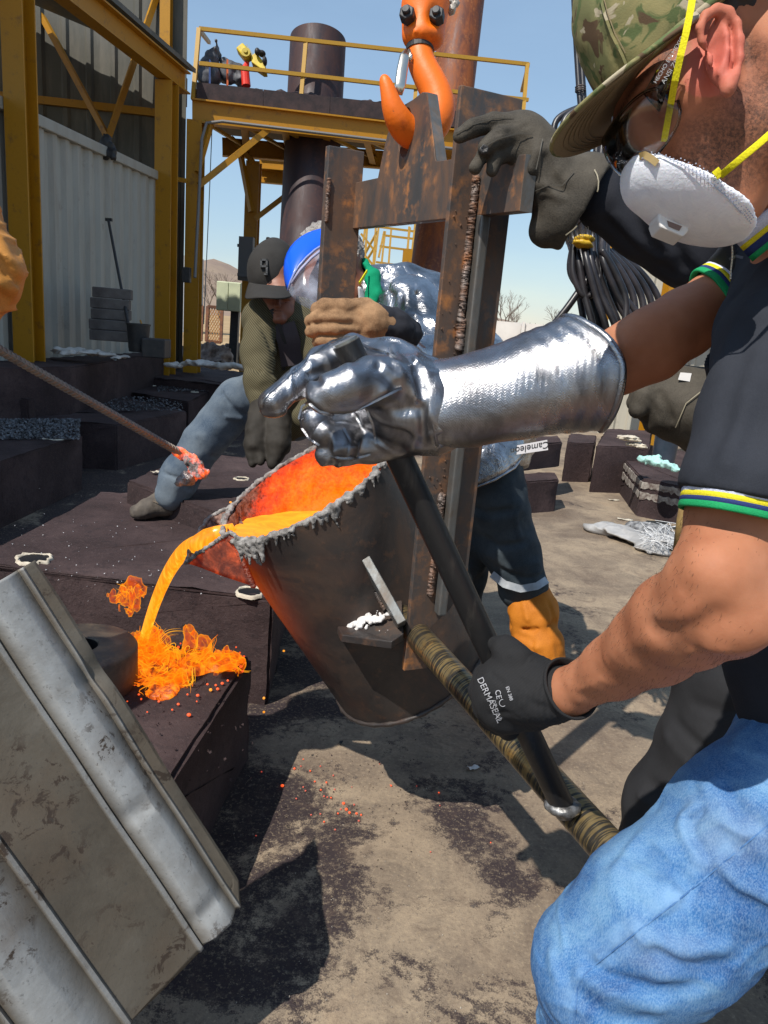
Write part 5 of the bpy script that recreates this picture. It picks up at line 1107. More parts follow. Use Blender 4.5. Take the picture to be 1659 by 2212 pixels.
s.disp = lambda p: fbm(p * 60 + 9, 3) * 0.006; s.pad = 0.01
s.build('cooled_slag', simple('silver_slag', (0.12, 0.10, 0.10), (0.45, 0.40, 0.38), 60, 0.35, 0.5, bump=0.8, bscale=90, bd=0.01), rb_, h=0.003)

# ================================================================ corrugated metal sheet in the foreground
S0 = P(74, 1211, 1.25); S1 = P(535, 1934, 1.40); u_ = nrm(S1 - S0)
lo_, hi_ = 0.3, 2.4
for _ in range(50):
    md_ = (lo_ + hi_) / 2
    if np.dot(P(280, 2212, md_) - S1, u_) * np.dot(P(280, 2212, lo_) - S1, u_) <= 0: hi_ = md_
    else: lo_ = md_
v_ = nrm(P(280, 2212, md_) - S1); nz_ = nrm(np.cross(u_, v_)); nz_ = nz_ if np.dot(nz_, CAM - S1) > 0 else -nz_
GAL = Mat('worn_galvanised_sheet', (0.36, 0.35, 0.33), 0.6, 0.15, 0.3)
n1 = GAL.noise(3.2, 8, 0.65, None, 0.4); n2 = GAL.noise(120, 4, 0.7); n3 = GAL.noise(14, 7, 0.7, None, 0.6); n4 = GAL.noise(5, 5, 0.6, GAL.vec(loc=(4, 4, 1)))
k_ = GAL.ramp(n1, [(0.3, (0.065, 0.052, 0.038)), (0.5, (0.12, 0.102, 0.078)), (0.7, (0.185, 0.165, 0.135))]); at = GAL.n.new('ShaderNodeAttribute'); at.attribute_name = 'rubbed'; k_ = GAL.mix(GAL.math('MULTIPLY', at.outputs['Fac'], GAL.ramp(GAL.noise(8, 6, 0.7), [(0.3, 0.45), (0.6, 1.0)])), k_, (0.36, 0.365, 0.36)); k_ = GAL.mix(GAL.ramp(n4, [(0.52, 0), (0.7, 0.6)]), k_, (0.13, 0.095, 0.065))
sc_ = GAL.math('MULTIPLY', GAL.ramp(GAL.noise(30, 7, 0.75, None, 0.5), [(0.54, 0), (0.58, 1)]), GAL.ramp(n4, [(0.50, 0), (0.60, 1)])); k_ = GAL.mix(sc_, k_, (0.05, 0.035, 0.025)); k_ = GAL.mix(GAL.ramp(n2, [(0.6, 0), (0.7, 0.5)]), k_, (0.06, 0.055, 0.05)); GAL.set('Base Color', k_)
GAL.set('Roughness', GAL.ramp(n1, [(0.3, 0.68), (0.7, 0.50)])); GAL.set('Metallic', GAL.ramp(sc_, [(0, 0.22), (1, 0.0)])); GAL.bump(n3, 0.12, 0.006); GAL.bump(n2, 0.12, 0.001); GAL.bump(n1, 0.3, 0.02); GAL = GAL.m
px = 1.30 / F; prof = [(-1, -7), (0, -3), (5, 0), (26, 0), (31, 7), (36, 0), (40, -1), (68, 22), (73, 24), (112, 24), (117, 22), (139, 0), (143, 8), (148, 8), (152, 0), (240, 1), (325, 0), (330, 8), (335, 8), (340, 0), (393, 22), (398, 24), (446, 24), (450, 22), (476, 0), (481, 8), (488, 0), (575, 1), (668, 0), (672, 5), (676, 0), (735, 30), (785, 30), (812, 0), (816, 5), (820, 0), (1000, 0), (1060, 0)]
LS_ = np.linalg.norm(S1 - S0); nu = 150; pv = np.array(prof, float); us = np.linspace(0, LS_, nu)
pts = []
for i, s in enumerate(us):
    for vx_, hh in pv:
        dent = 0.006 * math.sin(s * 9 + vx_ * 0.01) + 0.004 * math.sin(s * 23 + vx_ * 0.05)
        k = 0.012 * math.exp(-((s - LS_ * 0.30) / 0.03) ** 2 - ((vx_ - 20) / 40) ** 2) + 0.010 * math.exp(-((s - LS_ * 0.62) / 0.02) ** 2 - ((vx_ - 110) / 22) ** 2) + 0.012 * math.exp(-((s - LS_ * 0.93) / 0.02) ** 2 - ((vx_ - 95) / 30) ** 2)
        e_ = 0.0
        if s > LS_ - 0.001: e_ = 0.004 * math.sin(vx_ * 0.09)
        cut_ = max(0, (28 - vx_)) / 28 * 0.035 if (s > LS_ - 0.03 and vx_ < 30) else 0
        pts.append(S0 + u_ * (s + e_ - cut_) + v_ * vx_ * px + nz_ * (hh * px * 1.0 + dent * (0.6 if hh < 10 else 0.3) - k))
w_ = len(prof); i = np.arange(nu - 1)[:, None] * w_ + np.arange(w_ - 1)[None]; f = np.stack([i, i + w_, i + w_ + 1, i + 1], -1).reshape(-1, 4)
o = fast_mesh('metal_sheet', np.array(pts), f, GAL, None, origin=S1, attr={'rubbed': np.tile([1.0 if hh > 20 else 0.7 if hh >= 5 else 0.0 for _, hh in prof], nu)}, label='large ribbed galvanised metal sheet held slanting in the left foreground', category='metal sheet')
o.data.set_sharp_from_angle(angle=math.radians(28)); md = o.modifiers.new('s', 'SOLIDIFY'); md.thickness = 0.0022
# ================================================================ people
def hit(s, x, y, d0=0.4, d1=6.0, off=0.0):
    """point where the view through photo position x, y first meets body s"""
    v = _f + RT * (x - CX) / F - UP * (y - CY) / F; L = np.linalg.norm(v); d = d0
    for _ in range(90):
        q = CAM + v * d; f_ = float(s.val(q[None])[0])
        if f_ < 0.0004 + off: break
        d += max((f_ - off) / L * 0.8, 0.0003)
        if d > d1: break
    return CAM + v * d, d
def crs(s, pts, w, amp, base=None):
    if not hasattr(s, 'base'): 
        b = Sdf(s.k); b.pr = list(s.pr); s.base = b
    q = []
    for x, y in pts:
        p_, d = hit(s.base, x, y)
        if d < 6: q.append(p_)
    if len(q) > 1: s.sp.append((q, w, amp))
def ribbon(s, pts, w, th, name, mat, parent, lift=0.001, n=6):
    """flat strip lying on body s through photo positions pts"""
    P_ = []
    for (a, b) in zip(pts[:-1], pts[1:]):
        for k in range(n): t_ = k / n; P_.append((a[0] + (b[0] - a[0]) * t_, a[1] + (b[1] - a[1]) * t_))
    P_.append(pts[-1]); H = []; last = None
    for x, y in P_:
        q, d = hit(s, x, y, off=lift)
        if d > 5 or (last is not None and abs(d - last) > 0.15): d = last or 1.0; q = P(x, y, d)
        last = d; H.append(q)
    vs = []
    for i, q in enumerate(H):
        t_ = nrm(H[min(i + 1, len(H) - 1)] - H[max(i - 1, 0)]); nr = nrm(CAM - q); sd = nrm(np.cross(t_, nr)); vs += [q - sd * w / 2, q + sd * w / 2, q + sd * w / 2 + nr * th, q - sd * w / 2 + nr * th]
    fs = []
    for i in range(len(H) - 1):
        a = i * 4; fs += [(a + j, a + (j + 1) % 4, a + 4 + (j + 1) % 4, a + 4 + j) for j in range(4)]
    return mesh_obj(name, vs, fs, mat, parent, smooth=True, autos=40)
def cloth_mat(name, c, c2, scale=5, weave=900, rough=0.85, bump=0.25, sheen=0.0, lo=0.35, hi=0.68):
    m = Mat(name, c, rough, 0, 0.25); n = m.noise(scale, 7, 0.65); w_ = m.noise(weave, 2, 0.6); k = m.ramp(n, [(lo, c), (hi, c2)]); k = m.mix(m.ramp(w_, [(0.3, 0.0), (0.7, 0.35)]), k, tuple(q * 1.5 for q in c2)); m.set('Base Color', k)
    m.bump(m.noise(18, 5, 0.6), 0.2, 0.01); m.bump(w_, bump, 0.001)
    if sheen: m.set('Sheen Weight', sheen)
    return m.m
SKIN = Mat('orange_tan_skin', (0.50, 0.22, 0.13), 0.5, 0, 0.4); at = SKIN.n.new('ShaderNodeAttribute'); at.attribute_name = 'beard'; at2 = SKIN.n.new('ShaderNodeAttribute'); at2.attribute_name = 'flush'  # the man's own orange tan skin tone
n1 = SKIN.noise(16, 6, 0.6); n2 = SKIN.noise(520, 3, 0.6); n3 = SKIN.noise(150, 4, 0.7)
k_ = SKIN.ramp(n1, [(0.3, (0.34, 0.125, 0.062)), (0.55, (0.42, 0.168, 0.086)), (0.75, (0.48, 0.205, 0.112))]); k_ = SKIN.mix(SKIN.ramp(n3, [(0.62, 0), (0.75, 0.25)]), k_, (0.36, 0.12, 0.07))
k_ = SKIN.mix(at2.outputs['Fac'], k_, (0.58, 0.13, 0.10)); bf = SKIN.math('MULTIPLY', at.outputs['Fac'], SKIN.ramp(SKIN.noise(340, 3, 0.7), [(0.35, 0.45), (0.62, 1.0)])); k_ = SKIN.mix(bf, k_, (0.035, 0.02, 0.016))
SKIN.set('Base Color', k_); SKIN.set('Subsurface Weight', 0.12); SKIN.set('Subsurface Radius', (0.012, 0.004, 0.002)); SKIN.set('Subsurface Scale', 0.5); SKIN.set('Roughness', SKIN.ramp(n1, [(0.3, 0.58), (0.7, 0.72)])); SKIN.set('Specular IOR Level', 0.3); SKIN.bump(n2, 0.25, 0.0006); SKIN.bump(n3, 0.2, 0.0012); SKIN = SKIN.m
DSKIN = simple('tanned_skin', (0.20, 0.075, 0.045), (0.30, 0.12, 0.07), 20, 0.5, bump=0.15, bscale=200, bd=0.001)
POLO = cloth_mat('navy_black_polo', (0.016, 0.018, 0.024), (0.030, 0.033, 0.042), 6, 1400, 0.9, 0.3)
def strip_mat(name, c):
    m = Mat(name, c, 0.8, 0, 0.3); v = m.noise(700, 2, 0.5); m.set('Base Color', m.mix(m.ramp(v, [(0.35, 0.35), (0.6, 0)]), c, tuple(q * 0.5 for q in c))); m.bump(v, 0.5, 0.001); return m.m
STR_ = {k: strip_mat('knit_' + k, c) for k, c in dict(black=(0.02, 0.02, 0.022), white=(0.62, 0.64, 0.78), yellow=(0.72, 0.62, 0.02), navy=(0.02, 0.035, 0.14), green=(0.01, 0.30, 0.10)).items()}

# ---- the worker in the camouflage cap
man = thing('person', 'man in camouflage cap, dust mask and black polo tilting the ladle with two different gloves', 'person', (0.95, 1.15, 0))
O = P(1555, 112, 0.655); Fh = -RT * 0.755 - UP * 0.655; Dh = RT * 0.655 - UP * 0.755; Lh = -_f
hp = lambda f_, d_, l_=0.0: O + Fh * f_ + Dh * d_ + Lh * l_
hax = (Fh, Dh, Lh)
b = Sdf(0.02)
b.ell(hp(-.008, -.040), V(.088, .074, .070), hax).ell(hp(.040, -.015), V(.050, .050, .060), hax).ell(hp(.052, .035), V(.052, .068, .056), hax, k=.03)
for l_ in (1, -1):
    b.cap(hp(-.008, .045, .052 * l_), hp(.035, .088, .040 * l_), .020, .020, k=.03); b.cap(hp(.035, .088, .040 * l_), hp(.075, .106, .010 * l_), .020, .020, k=.02)
    b.ell(hp(.068, .018, .046 * l_), V(.024, .018, .018), hax, k=.02); b.ell(hp(.088, -.012, .030 * l_), V(.018, .008, .026), hax, k=.015)
    b.ell(hp(.094, .004, .032 * l_), V(.012, .011, .014), hax, k=.010, op='-'); b.ell(hp(.084, .005, .031 * l_), V(.012, .012, .012), hax, k=.004)
b.ell(hp(.075, .105), V(.024, .022, .024), hax); b.cap(hp(.100, .0), hp(.120, .036), .009, .013, k=.015); b.ell(hp(.100, .062), V(.014, .006, .024), hax, k=.008); b.ell(hp(.097, .072), V(.014, .006, .022), hax, k=.008)
b.chain([(hp(-.035, .035), .058), (P(1690, 330, .72), .062), (P(1745, 430, .78), .070)], k=.04)
b.cap(hp(-.012, .045, .045), P(1700, 440, .70), .022, .020, k=.03)
b.ch([(1745, 500, .86, 110), (1760, 700, .93, 150), (1830, 1200, 1.0, 150), (1880, 1560, 1.02, 150)], k=.03)
# arms
b.ch([(1740, 620, .80, 120), (1692, 780, .735, 104), (1588, 1120, .715, 92), (1566, 1240, .71, 94), (1556, 1312, .71, 92), (1490, 1345, .765, 92), (1420, 1388, .83, 82), (1330, 1440, .91, 62), (1225, 1497, 1.0, 46), (1130, 1492, 1.05, 42)], k=.022)
b.ch([(1600, 1330, .70, 70), (1601, 1360, .715, 38)], k=.03); b.ch([(1540, 1235, .68, 60), (1450, 1330, .78, 66), (1370, 1410, .87, 54)], k=.03)
b.ch([(1740, 620, .98, 100), (1660, 600, .97, 70), (1545, 650, .955, 60), (1480, 697, .945, 70), (1405, 750, .935, 72), (1330, 784, .95, 66), (1100, 862, .97, 42)], k=.015)
b.ch([(1440, 700, .915, 30), (1360, 745, .91, 34)], k=.04)
# ear
e0 = 0.567
def ech(pts, k=.004): b.chain([(P(x, y, d), r * d / F) for x, y, d, r in pts], k)
b.ellp(1558, 105, .578, 34, 82, .0085, 4, k=.010)
ech([(1532, 112, e0 + .006, 8), (1518, 88, e0 + .002, 8.5), (1512, 60, e0, 9), (1524, 34, e0, 10), (1548, 20, e0, 10.5), (1574, 27, e0, 10.5), (1590, 52, e0, 10.5), (1597, 88, e0, 10), (1597, 125, e0 + .001, 9.5), (1591, 158, e0 + .002, 9)], .004)
b.ellp(1574, 185, e0 + .004, 17, 27, .0065, 12, k=.008)
ech([(1556, 46, e0 + .004, 7), (1570, 78, e0 + .002, 9), (1572, 112, e0 + .002, 9), (1564, 142, e0 + .003, 8), (1556, 158, e0 + .004, 8)], .004)
b.ellp(1546, 104, e0 + .002, 13, 30, .010, 8, k=.005, op='-'); b.ellp(1584, 95, e0 - .001, 4.5, 45, .005, -3, k=.004, op='-'); b.ellp(1538, 66, e0, 10, 18, .006, 30, k=.005, op='-')
ech([(1533, 122, e0 + .004, 8), (1536, 138, e0 + .004, 8)], .004); b.ellp(1547, 128, e0 + .004, 6, 13, .008, 0, k=.003, op='-')
crs(b, [(1608, 60), (1612, 130), (1600, 200)], .006, -.003)
crs(b, [(1415, 1364), (1460, 1362), (1500, 1354), (1555, 1334)], .012, -.0026); crs(b, [(1430, 1335), (1470, 1330), (1510, 1320)], .012, .0025); crs(b, [(1400, 1378), (1350, 1400), (1310, 1425)], .009, .0015); crs(b, [(1330, 1470), (1400, 1440), (1470, 1420)], .010, -.0015); crs(b, [(1560, 1405), (1520, 1400), (1480, 1420)], .008, .002); crs(b, [(1440, 1450), (1350, 1490), (1270, 1510)], .012, -.002); crs(b, [(1530, 1330), (1500, 1370), (1505, 1400)], .010, -.003)
crs(b, [(1385, 770), (1365, 790), (1345, 800)], .008, -.002); crs(b, [(1350, 745), (1330, 760)], .008, .003); crs(b, [(1470, 1290), (1420, 1330)], .006, .0012); crs(b, [(1300, 1470), (1250, 1490)], .005, .0012)
b.disp = lambda p: b.crease_disp(p) + 0.0004 * pnoise(p * 60); b.pad = .004
vv, ff = b.mesh(0.0026, 0.01)
rel = vv - O; fl_, dl_, ll_ = rel @ Fh, rel @ Dh, rel @ Lh
nz1 = fbm(vv * 40, 2) * 0.25
beard = np.clip(1 - np.abs((dl_ - .072) / .042), 0, 1) ** 0.5 * np.clip((fl_ + .012) / .02, 0, 1) * np.clip((.14 - dl_) / .02, 0, 1) * 1.15
side = np.clip(1 - np.abs((fl_ - .026) / .015), 0, 1) * np.clip((dl_ + .10) / .02, 0, 1) * np.clip((.05 - dl_) / .02, 0, 1)
brow = np.clip(1 - np.abs((dl_ + .018) / .007), 0, 1) * (fl_ > .07)
back = np.clip((-.02 - fl_) / .03, 0, 1) * np.clip((.05 - dl_) / .05, 0, 1)
near_ear = np.exp(-(((vv - P(1557, 105, e0)) @ RT) / .024) ** 2 - (((vv - P(1557, 105, e0)) @ UP) / .038) ** 2) * (ll_ > .06)
att = np.clip(np.maximum.reduce([beard, side * 1.4, brow * 1.2, back * 1.3]) + nz1 * (beard > .05), 0, 1) * (np.linalg.norm(rel, axis=1) < .2) * (1 - np.clip(near_ear * 1.6, 0, 1)) * 0.85
flush = np.clip(near_ear * 0.62 + 0.22 * np.exp(-(((fl_ - .06) / .03) ** 2 + ((dl_ - .03) / .03) ** 2)) * (ll_ > 0), 0, 0.8)
fast_mesh('body', vv, ff, SKIN, man, attr={'beard': att, 'flush': flush})
# short hairs of the beard and sideburn
HAIR = simple('dark_short_hair', (0.012, 0.008, 0.006), (0.03, 0.018, 0.012), 30, 0.6, bump=0)
rs = np.random.RandomState(5); cand = np.where((att > .35) & (ll_ > .0))[0]; ch_ = rs.choice(cand, 5200, p=(att[cand] ** 2) / (att[cand] ** 2).sum()); hv = []; hf = []
cen = hp(.02, .02); 
for i in ch_:
    q = vv[i] + rs.normal(size=3) * .0012; out = nrm(q - cen); g_ = nrm(Dh * .8 - Fh * .25 + out * .45 + rs.normal(size=3) * .28); L_ = .0045 * rs.uniform(.5, 1.2); sd = nrm(np.cross(g_, CAM - q)) * .00008; k = len(hv)
    hv += [q - sd, q + sd, q + g_ * L_ + out * .0004]; hf.append((k, k + 1, k + 2))
mesh_obj('hair_stubble', hv, hf, HAIR, man, kind='stuff')
cand = np.where((((vv - CAM) @ _f) > .66) & (((vv - CAM) @ _f) < 1.03) & (vv[:, 2] < P(1500, 1080, .75)[2]) & (vv[:, 2] > P(1225, 1560, 1.0)[2] - .02))[0]
sx_ = CX + F * ((vv[cand] - CAM) @ RT) / ((vv[cand] - CAM) @ _f); cand = cand[(sx_ > 1215) & (sx_ < 1640)]; ch_ = rs.choice(cand, 2800); hv = []; hf = []; ad = nrm(P(1225, 1497, 1.0) - P(1480, 1345, .765))
for i in ch_:
    q = vv[i] + rs.normal(size=3) * .001; g_ = nrm(ad * .8 - Z * .5 + rs.normal(size=3) * .25); L_ = .007 * rs.uniform(.5, 1.3); sd = nrm(np.cross(g_, CAM - q)) * .00013; k = len(hv)
    hv += [q - sd, q + sd, q + g_ * L_ + nrm(CAM - q) * .0018]; hf.append((k, k + 1, k + 2))
mesh_obj('arm_hair', hv, hf, HAIR, man, kind='stuff')
hs = Sdf(.01); hs.ell(hp(-.012, -.05), V(.096, .084, .0775), hax); hs.plane(hp(.0, .03), Dh - Fh * 0.3); hs.plane(hp(.035, 0), Fh, k=.01); hs.ellp(1556, 110, .575, 46, 95, .03, 4, k=.004, op='-')
hs.disp = lambda p: fbm(p * 160, 2) * .0025; hs.pad = .003; hs.build('hair', HAIR, man, h=.0028)
# cap
CAMO = Mat('camouflage_cloth', (0.3, 0.27, 0.15), 0.85, 0, 0.25); n1 = CAMO.noise(22, 3, 0.5, None, 1.2); n2 = CAMO.noise(30, 3, 0.5, CAMO.vec(loc=(3, 5, 1)), 1.6); n3 = CAMO.noise(34, 3, 0.5, CAMO.vec(loc=(9, 2, 7)), 1.2); n4 = CAMO.noise(40, 3, 0.5, CAMO.vec(loc=(1, 8, 3)), 1.0); nw = CAMO.noise(900, 2, 0.6)
k_ = CAMO.ramp(n1, [(0.42, (0.27, 0.235, 0.105)), (0.56, (0.17, 0.17, 0.075))]); k_ = CAMO.mix(CAMO.ramp(n2, [(0.53, 0), (0.57, 1)]), k_, (0.10, 0.13, 0.05)); k_ = CAMO.mix(CAMO.ramp(n3, [(0.58, 0), (0.61, 1)]), k_, (0.10, 0.062, 0.035)); k_ = CAMO.mix(CAMO.ramp(n4, [(0.63, 0), (0.65, 1)]), k_, (0.42, 0.36, 0.25))
CAMO.set('Base Color', k_); CAMO.bump(nw, 0.3, 0.001); CAMO.bump(CAMO.noise(30, 4), 0.25, 0.004); CAMO = CAMO.m
UND = cloth_mat('khaki_underbrim', (0.20, 0.15, 0.085), (0.26, 0.20, 0.12), 8, 900)
cs = Sdf(.02); cs.ell(hp(-.010, -.035), V(.108, .120, .086), hax); cs.plane(hp(.163, -.040), Dh + Fh * .16, k=.004)
cs.disp = lambda p: fbm(p * 25, 2) * .0022 - .0012 * np.exp(-((((p - O) @ Lh - .045 + .2 * ((p - O) @ Fh)) / .0014) ** 2)); cs.pad = .003
cap_ = cs.build('camouflage_cap', CAMO, man, h=.0026)
vs = []; nu, nv = 40, 12
for i in range(nu + 1):
    a_ = math.radians(-88 + 176 * i / nu)
    for j in range(nv + 1):
        t_ = j / nv; f_ = .050 + (.044 + .068 * t_) * max(math.cos(a_), 0) ** .9; l_ = (.078 + .004 * t_) * math.sin(a_); vs.append(hp(f_, -.040 + (.163 - f_) * .16 + .002 * t_ + (l_ / .08) ** 2 * .004 * t_, l_))
fs = [(i * (nv + 1) + j, (i + 1) * (nv + 1) + j, (i + 1) * (nv + 1) + j + 1, i * (nv + 1) + j + 1) for i in range(nu) for j in range(nv)]
br_ = mesh_obj('cap_brim', vs, fs, CAMO, cap_, smooth=True); md = br_.modifiers.new('s', 'SOLIDIFY'); md.thickness = .003; md.offset = 0
vs2 = [q + Dh * .0022 for q in vs]; ub = mesh_obj('underbrim', vs2, fs, UND, cap_, smooth=True)
for k in range(5, 11):
    ln = [vs[i * (nv + 1) + k] + Dh * .0030 for i in range(3, nu - 2)]; MB().tube(ln, .00045, 5).build('brim_stitching', UND, cap_, smooth=True)
edge = [vs[i * (nv + 1) + nv] for i in range(nu + 1)]; MB().tube(edge, .0021, 8).build('brim_piping', CAMO, cap_, smooth=True)
band_ = [hp(.1045 * math.cos(a_) - .010, -.041 + (.163 - .1045 * math.cos(a_) + .010) * .16, .0845 * math.sin(a_)) for a_ in np.linspace(-.5, 3.4, 40)]
MB().tube(band_, .0022, 6, flat=1.6, up=Dh).build('cap_band', CAMO, cap_, smooth=True)
# glasses
GLS = bpy.data.materials.new('clear_plastic'); GLS.use_nodes = True; n = GLS.node_tree.nodes; l = GLS.node_tree.links; n.remove(n['Principled BSDF'])
fz = n.new('ShaderNodeFresnel'); fz.inputs[0].default_value = 1.6; a1 = n.new('ShaderNodeMath'); a1.operation = 'ADD'; a1.inputs[1].default_value = 0.0; l.new(fz.outputs[0], a1.inputs[0]); g1_ = n.new('ShaderNodeBsdfGlossy'); g1_.inputs['Roughness'].default_value = 0.08; g1_.inputs['Color'].default_value = (.6, .6, .6, 1); t1 = n.new('ShaderNodeBsdfTransparent'); t1.inputs[0].default_value = (0.97, 0.98, 0.98, 1); x1 = n.new('ShaderNodeMixShader'); l.new(a1.outputs[0], x1.inputs[0]); l.new(t1.outputs[0], x1.inputs[1]); l.new(g1_.outputs[0], x1.inputs[2]); l.new(x1.outputs[0], n['Material Output'].inputs[0])
vs = []; nu, nv = 34, 12; lens_c = hp(.045, .008)
for i in range(nu + 1):
    a_ = math.radians(-50 + 102 * i / nu)
    for j in range(nv + 1):
        t_ = j / nv - .5; hgt = .047 * (1 - (abs(a_) / .915) ** 5) ** .5 * (1 - .5 * math.exp(-(a_ / .12) ** 2) * (t_ > 0)); vs.append(lens_c + Fh * (.085 * math.cos(a_) * (1 - .10 * (2 * t_) ** 2)) + Lh * .069 * math.sin(a_) + Dh * (t_ * hgt + .004))
fs = [(i * (nv + 1) + j, (i + 1) * (nv + 1) + j, (i + 1) * (nv + 1) + j + 1, i * (nv + 1) + j + 1) for i in range(nu) for j in range(nv)]
gl = mesh_obj('safety_glasses', vs, fs, GLS, man, smooth=True); md = gl.modifiers.new('s', 'SOLIDIFY'); md.thickness = .002
MB().tube([vs[i * (nv + 1) + nv] for i in range(nu + 1)], .0013, 6).build('lens_rim', GLS, gl, smooth=True); MB().tube([vs[i * (nv + 1)] for i in range(nu + 1)], .0013, 6).build('lens_rim', GLS, gl, smooth=True)
sa = vs[(nu - 3) * (nv + 1) + 3]; q1 = hp(.098, -.003, .068); q2 = hp(.080, -.009, .078)
m = MB(); tp = [sa, (sa * .5 + q1 * .5), q1, (q1 + q2) / 2, q2]; hw = [.010, .0085, .0075, .006, .004]
vs = []
for q, h_ in zip(tp, hw): vs += [q - Dh * h_, q + Dh * h_]
ribbon(cs, [(1296, -10), (1306, 30), (1322, 75), (1344, 118), (1352, 138)], .0022, .0010, 'crown_seam', CAMO, cap_, lift=.0016); ribbon(cs, [(1303, -10), (1313, 30), (1329, 73), (1351, 114)], .0007, .0006, 'crown_stitching', UND, cap_, lift=.0018)
ta_ = mesh_obj('temple_arm', vs, [(i * 2, i * 2 + 1, i * 2 + 3, i * 2 + 2) for i in range(4)], GLS, gl, smooth=True); md = ta_.modifiers.new('s', 'SOLIDIFY'); md.thickness = .002
# lettering on flat things: text turned to mesh
def text_mesh(txt, pos, xdir, ydir, size, mat, parent, name='lettering', depth=0.0002, bend=None):
    cu = bpy.data.curves.new('txt', 'FONT'); cu.body = txt; cu.size = 1.0; cu.extrude = 0; cu.align_x = 'CENTER'; cu.align_y = 'CENTER'; o = bpy.data.objects.new('txt', cu); COL.objects.link(o)
    bpy.context.view_layer.update(); me = bpy.data.meshes.new_from_object(o.evaluated_get(bpy.context.evaluated_depsgraph_get())); bpy.data.objects.remove(o)
    x_, y_ = nrm(xdir), nrm(ydir); z_ = np.cross(x_, y_); vs = []
    for v in me.vertices:
        q = np.asarray(pos) + x_ * v.co.x * size + y_ * v.co.y * size
        if bend is not None:
            r_ = q - CAM; dd = r_ @ _f; px_ = CX + F * (r_ @ RT) / dd; py_ = CY - F * (r_ @ UP) / dd; q = hit(bend, px_, py_, off=.0009)[0]
        vs.append(q + z_ * depth)
    fs = [tuple(p_.vertices) for p_ in me.polygons]; bpy.data.meshes.remove(me)
    return mesh_obj(name, vs, fs, mat, parent)
WHT = simple('white_print', (0.42, 0.42, 0.44), None, bump=0); FROST = simple('frosted_print', (0.45, 0.45, 0.45), None, bump=0); BLKP = simple('black_print', (0.01, 0.01, 0.01), None, bump=0)
dirT = nrm(q2 - q1); text_mesh('HECHO EN MEXICO', (q1 + q2) / 2 + Lh * .0022 - Dh * .003, dirT, nrm(np.cross(Lh, dirT)), .0042, FROST, gl); text_mesh('ANSI Z87+', (q1 + q2) / 2 + Lh * .0022 + Dh * .004 + Fh * .004, dirT, nrm(np.cross(Lh, dirT)), .0050, FROST, gl)
# dust mask
MSK = Mat('white_filter_felt', (0.74, 0.76, 0.82), 0.9, 0, 0.2); at = MSK.n.new('ShaderNodeAttribute'); at.attribute_name = 'edge'; n1 = MSK.noise(30, 6, 0.7, None, 1.5); vo = MSK.voro(300, None, 'F1', 0.0)
MSK.set('Base Color', MSK.ramp(n1, [(0.3, (0.76, 0.78, 0.86)), (0.65, (0.88, 0.89, 0.94))])); MSK.bump(n1, 0.35, 0.003); MSK.bump(MSK.noise(260, 4, 0.7), 0.3, 0.0012)
MSK.bump(MSK.math('MULTIPLY', MSK.ramp(vo, [(0.25, 0), (0.5, 1)]), at.outputs['Fac']), 0.22, 0.0008); MSK.set('Subsurface Weight', 0.05); MSK = MSK.m
ms_ = Sdf(.03); ms_.ellp(1503, 402, .655, 142, 97, .064, 27); ms_.ellp(1408, 366, .655, 42, 58, .030, 20, k=.03); ms_.ellp(1580, 455, .66, 62, 44, .05, 30, k=.03)
mn = nrm(RT * -.50 - UP * .86 + Lh * -.08); mpt = P(1520, 352, .595); ms_.plane(mpt, -mn, k=.004)
ms_.disp = lambda p: fbm(p * 22, 2) * .0012 ; ms_.pad = .003
vv2, ff2 = ms_.mesh(.0026, .01); ed = np.clip((.0135 - (vv2 - P(1520, 352, .6)) @ nrm(RT * -.50 - UP * .86)) / .002, 0, 1) * (((vv2 - P(1520, 352, .6)) @ nrm(RT * -.50 - UP * .86)) > .003); mk = fast_mesh('dust_mask', vv2, ff2, MSK, man, attr={'edge': ed})
DOT = simple('mask_dimple', (0.42, 0.45, 0.54), None, bump=0); m = MB(); L_m = [(1392, 322), (1437, 312), (1486, 334), (1536, 366), (1580, 402), (1614, 440), (1634, 466)]  # grey-blue dots and seam put the shade of the embossing into colour
for off_ in (7, 14, 21):
    for a_, c_ in zip(L_m[:-1], L_m[1:]):
        for k in range(6):
            t_ = (k + (off_ % 2) / 2) / 6; x_, y_ = a_[0] + (c_[0] - a_[0]) * t_ - off_ * .5, a_[1] + (c_[1] - a_[1]) * t_ + off_ * .85; q, d_ = hit(ms_, x_, y_)
            if d_ < .68: m.sphere(q, .00065, 6)
m.build('dimple_dots', DOT, mk, kind='stuff')
ribbon(ms_, [(x_ - 12, y_ + 21) for x_, y_ in L_m[:-1]], .0009, .0005, 'mask_seam', DOT, mk, lift=.0006, n=5)
VALV = simple('white_plastic', (0.74, 0.72, 0.70), (0.66, 0.64, 0.62), 20, 0.35, bump=0.05)
vc, vd_ = hit(ms_, 1456, 478); ax_ = nrm(RT * .93 - UP * .36); ay_ = nrm(-RT * .36 - UP * .93)
MB().prism([vc + ax_ * a_ + ay_ * c_ for a_, c_ in ((-.0150, -.0035), (.0150, -.0035), (.0150, .004), (.0125, .0095), (-.0090, .0090), (-.0140, .003))], -Lh * .024 ).build('exhale_valve', VALV, mk, bevel=.0015)
MB().prism([vc + Lh * .0006 + ax_ * a_ + ay_ * c_ for a_, c_ in ((-.006, .002), (.008, .002), (.007, .0065), (-.003, .0062))], Lh * .0004).build('valve_slot_shade', simple('valve_shadow', (0.20, 0.13, 0.11), None), mk)  # thin dark plate, the slot's shade is put into its colour
ribbon(ms_, [(1381, 338), (1392, 334), (1406, 342), (1420, 353)], .0055, .0012, 'nose_clip', simple('brown_metal_strip', (0.34, 0.24, 0.10), None, rough=0.4, bump=0), mk)
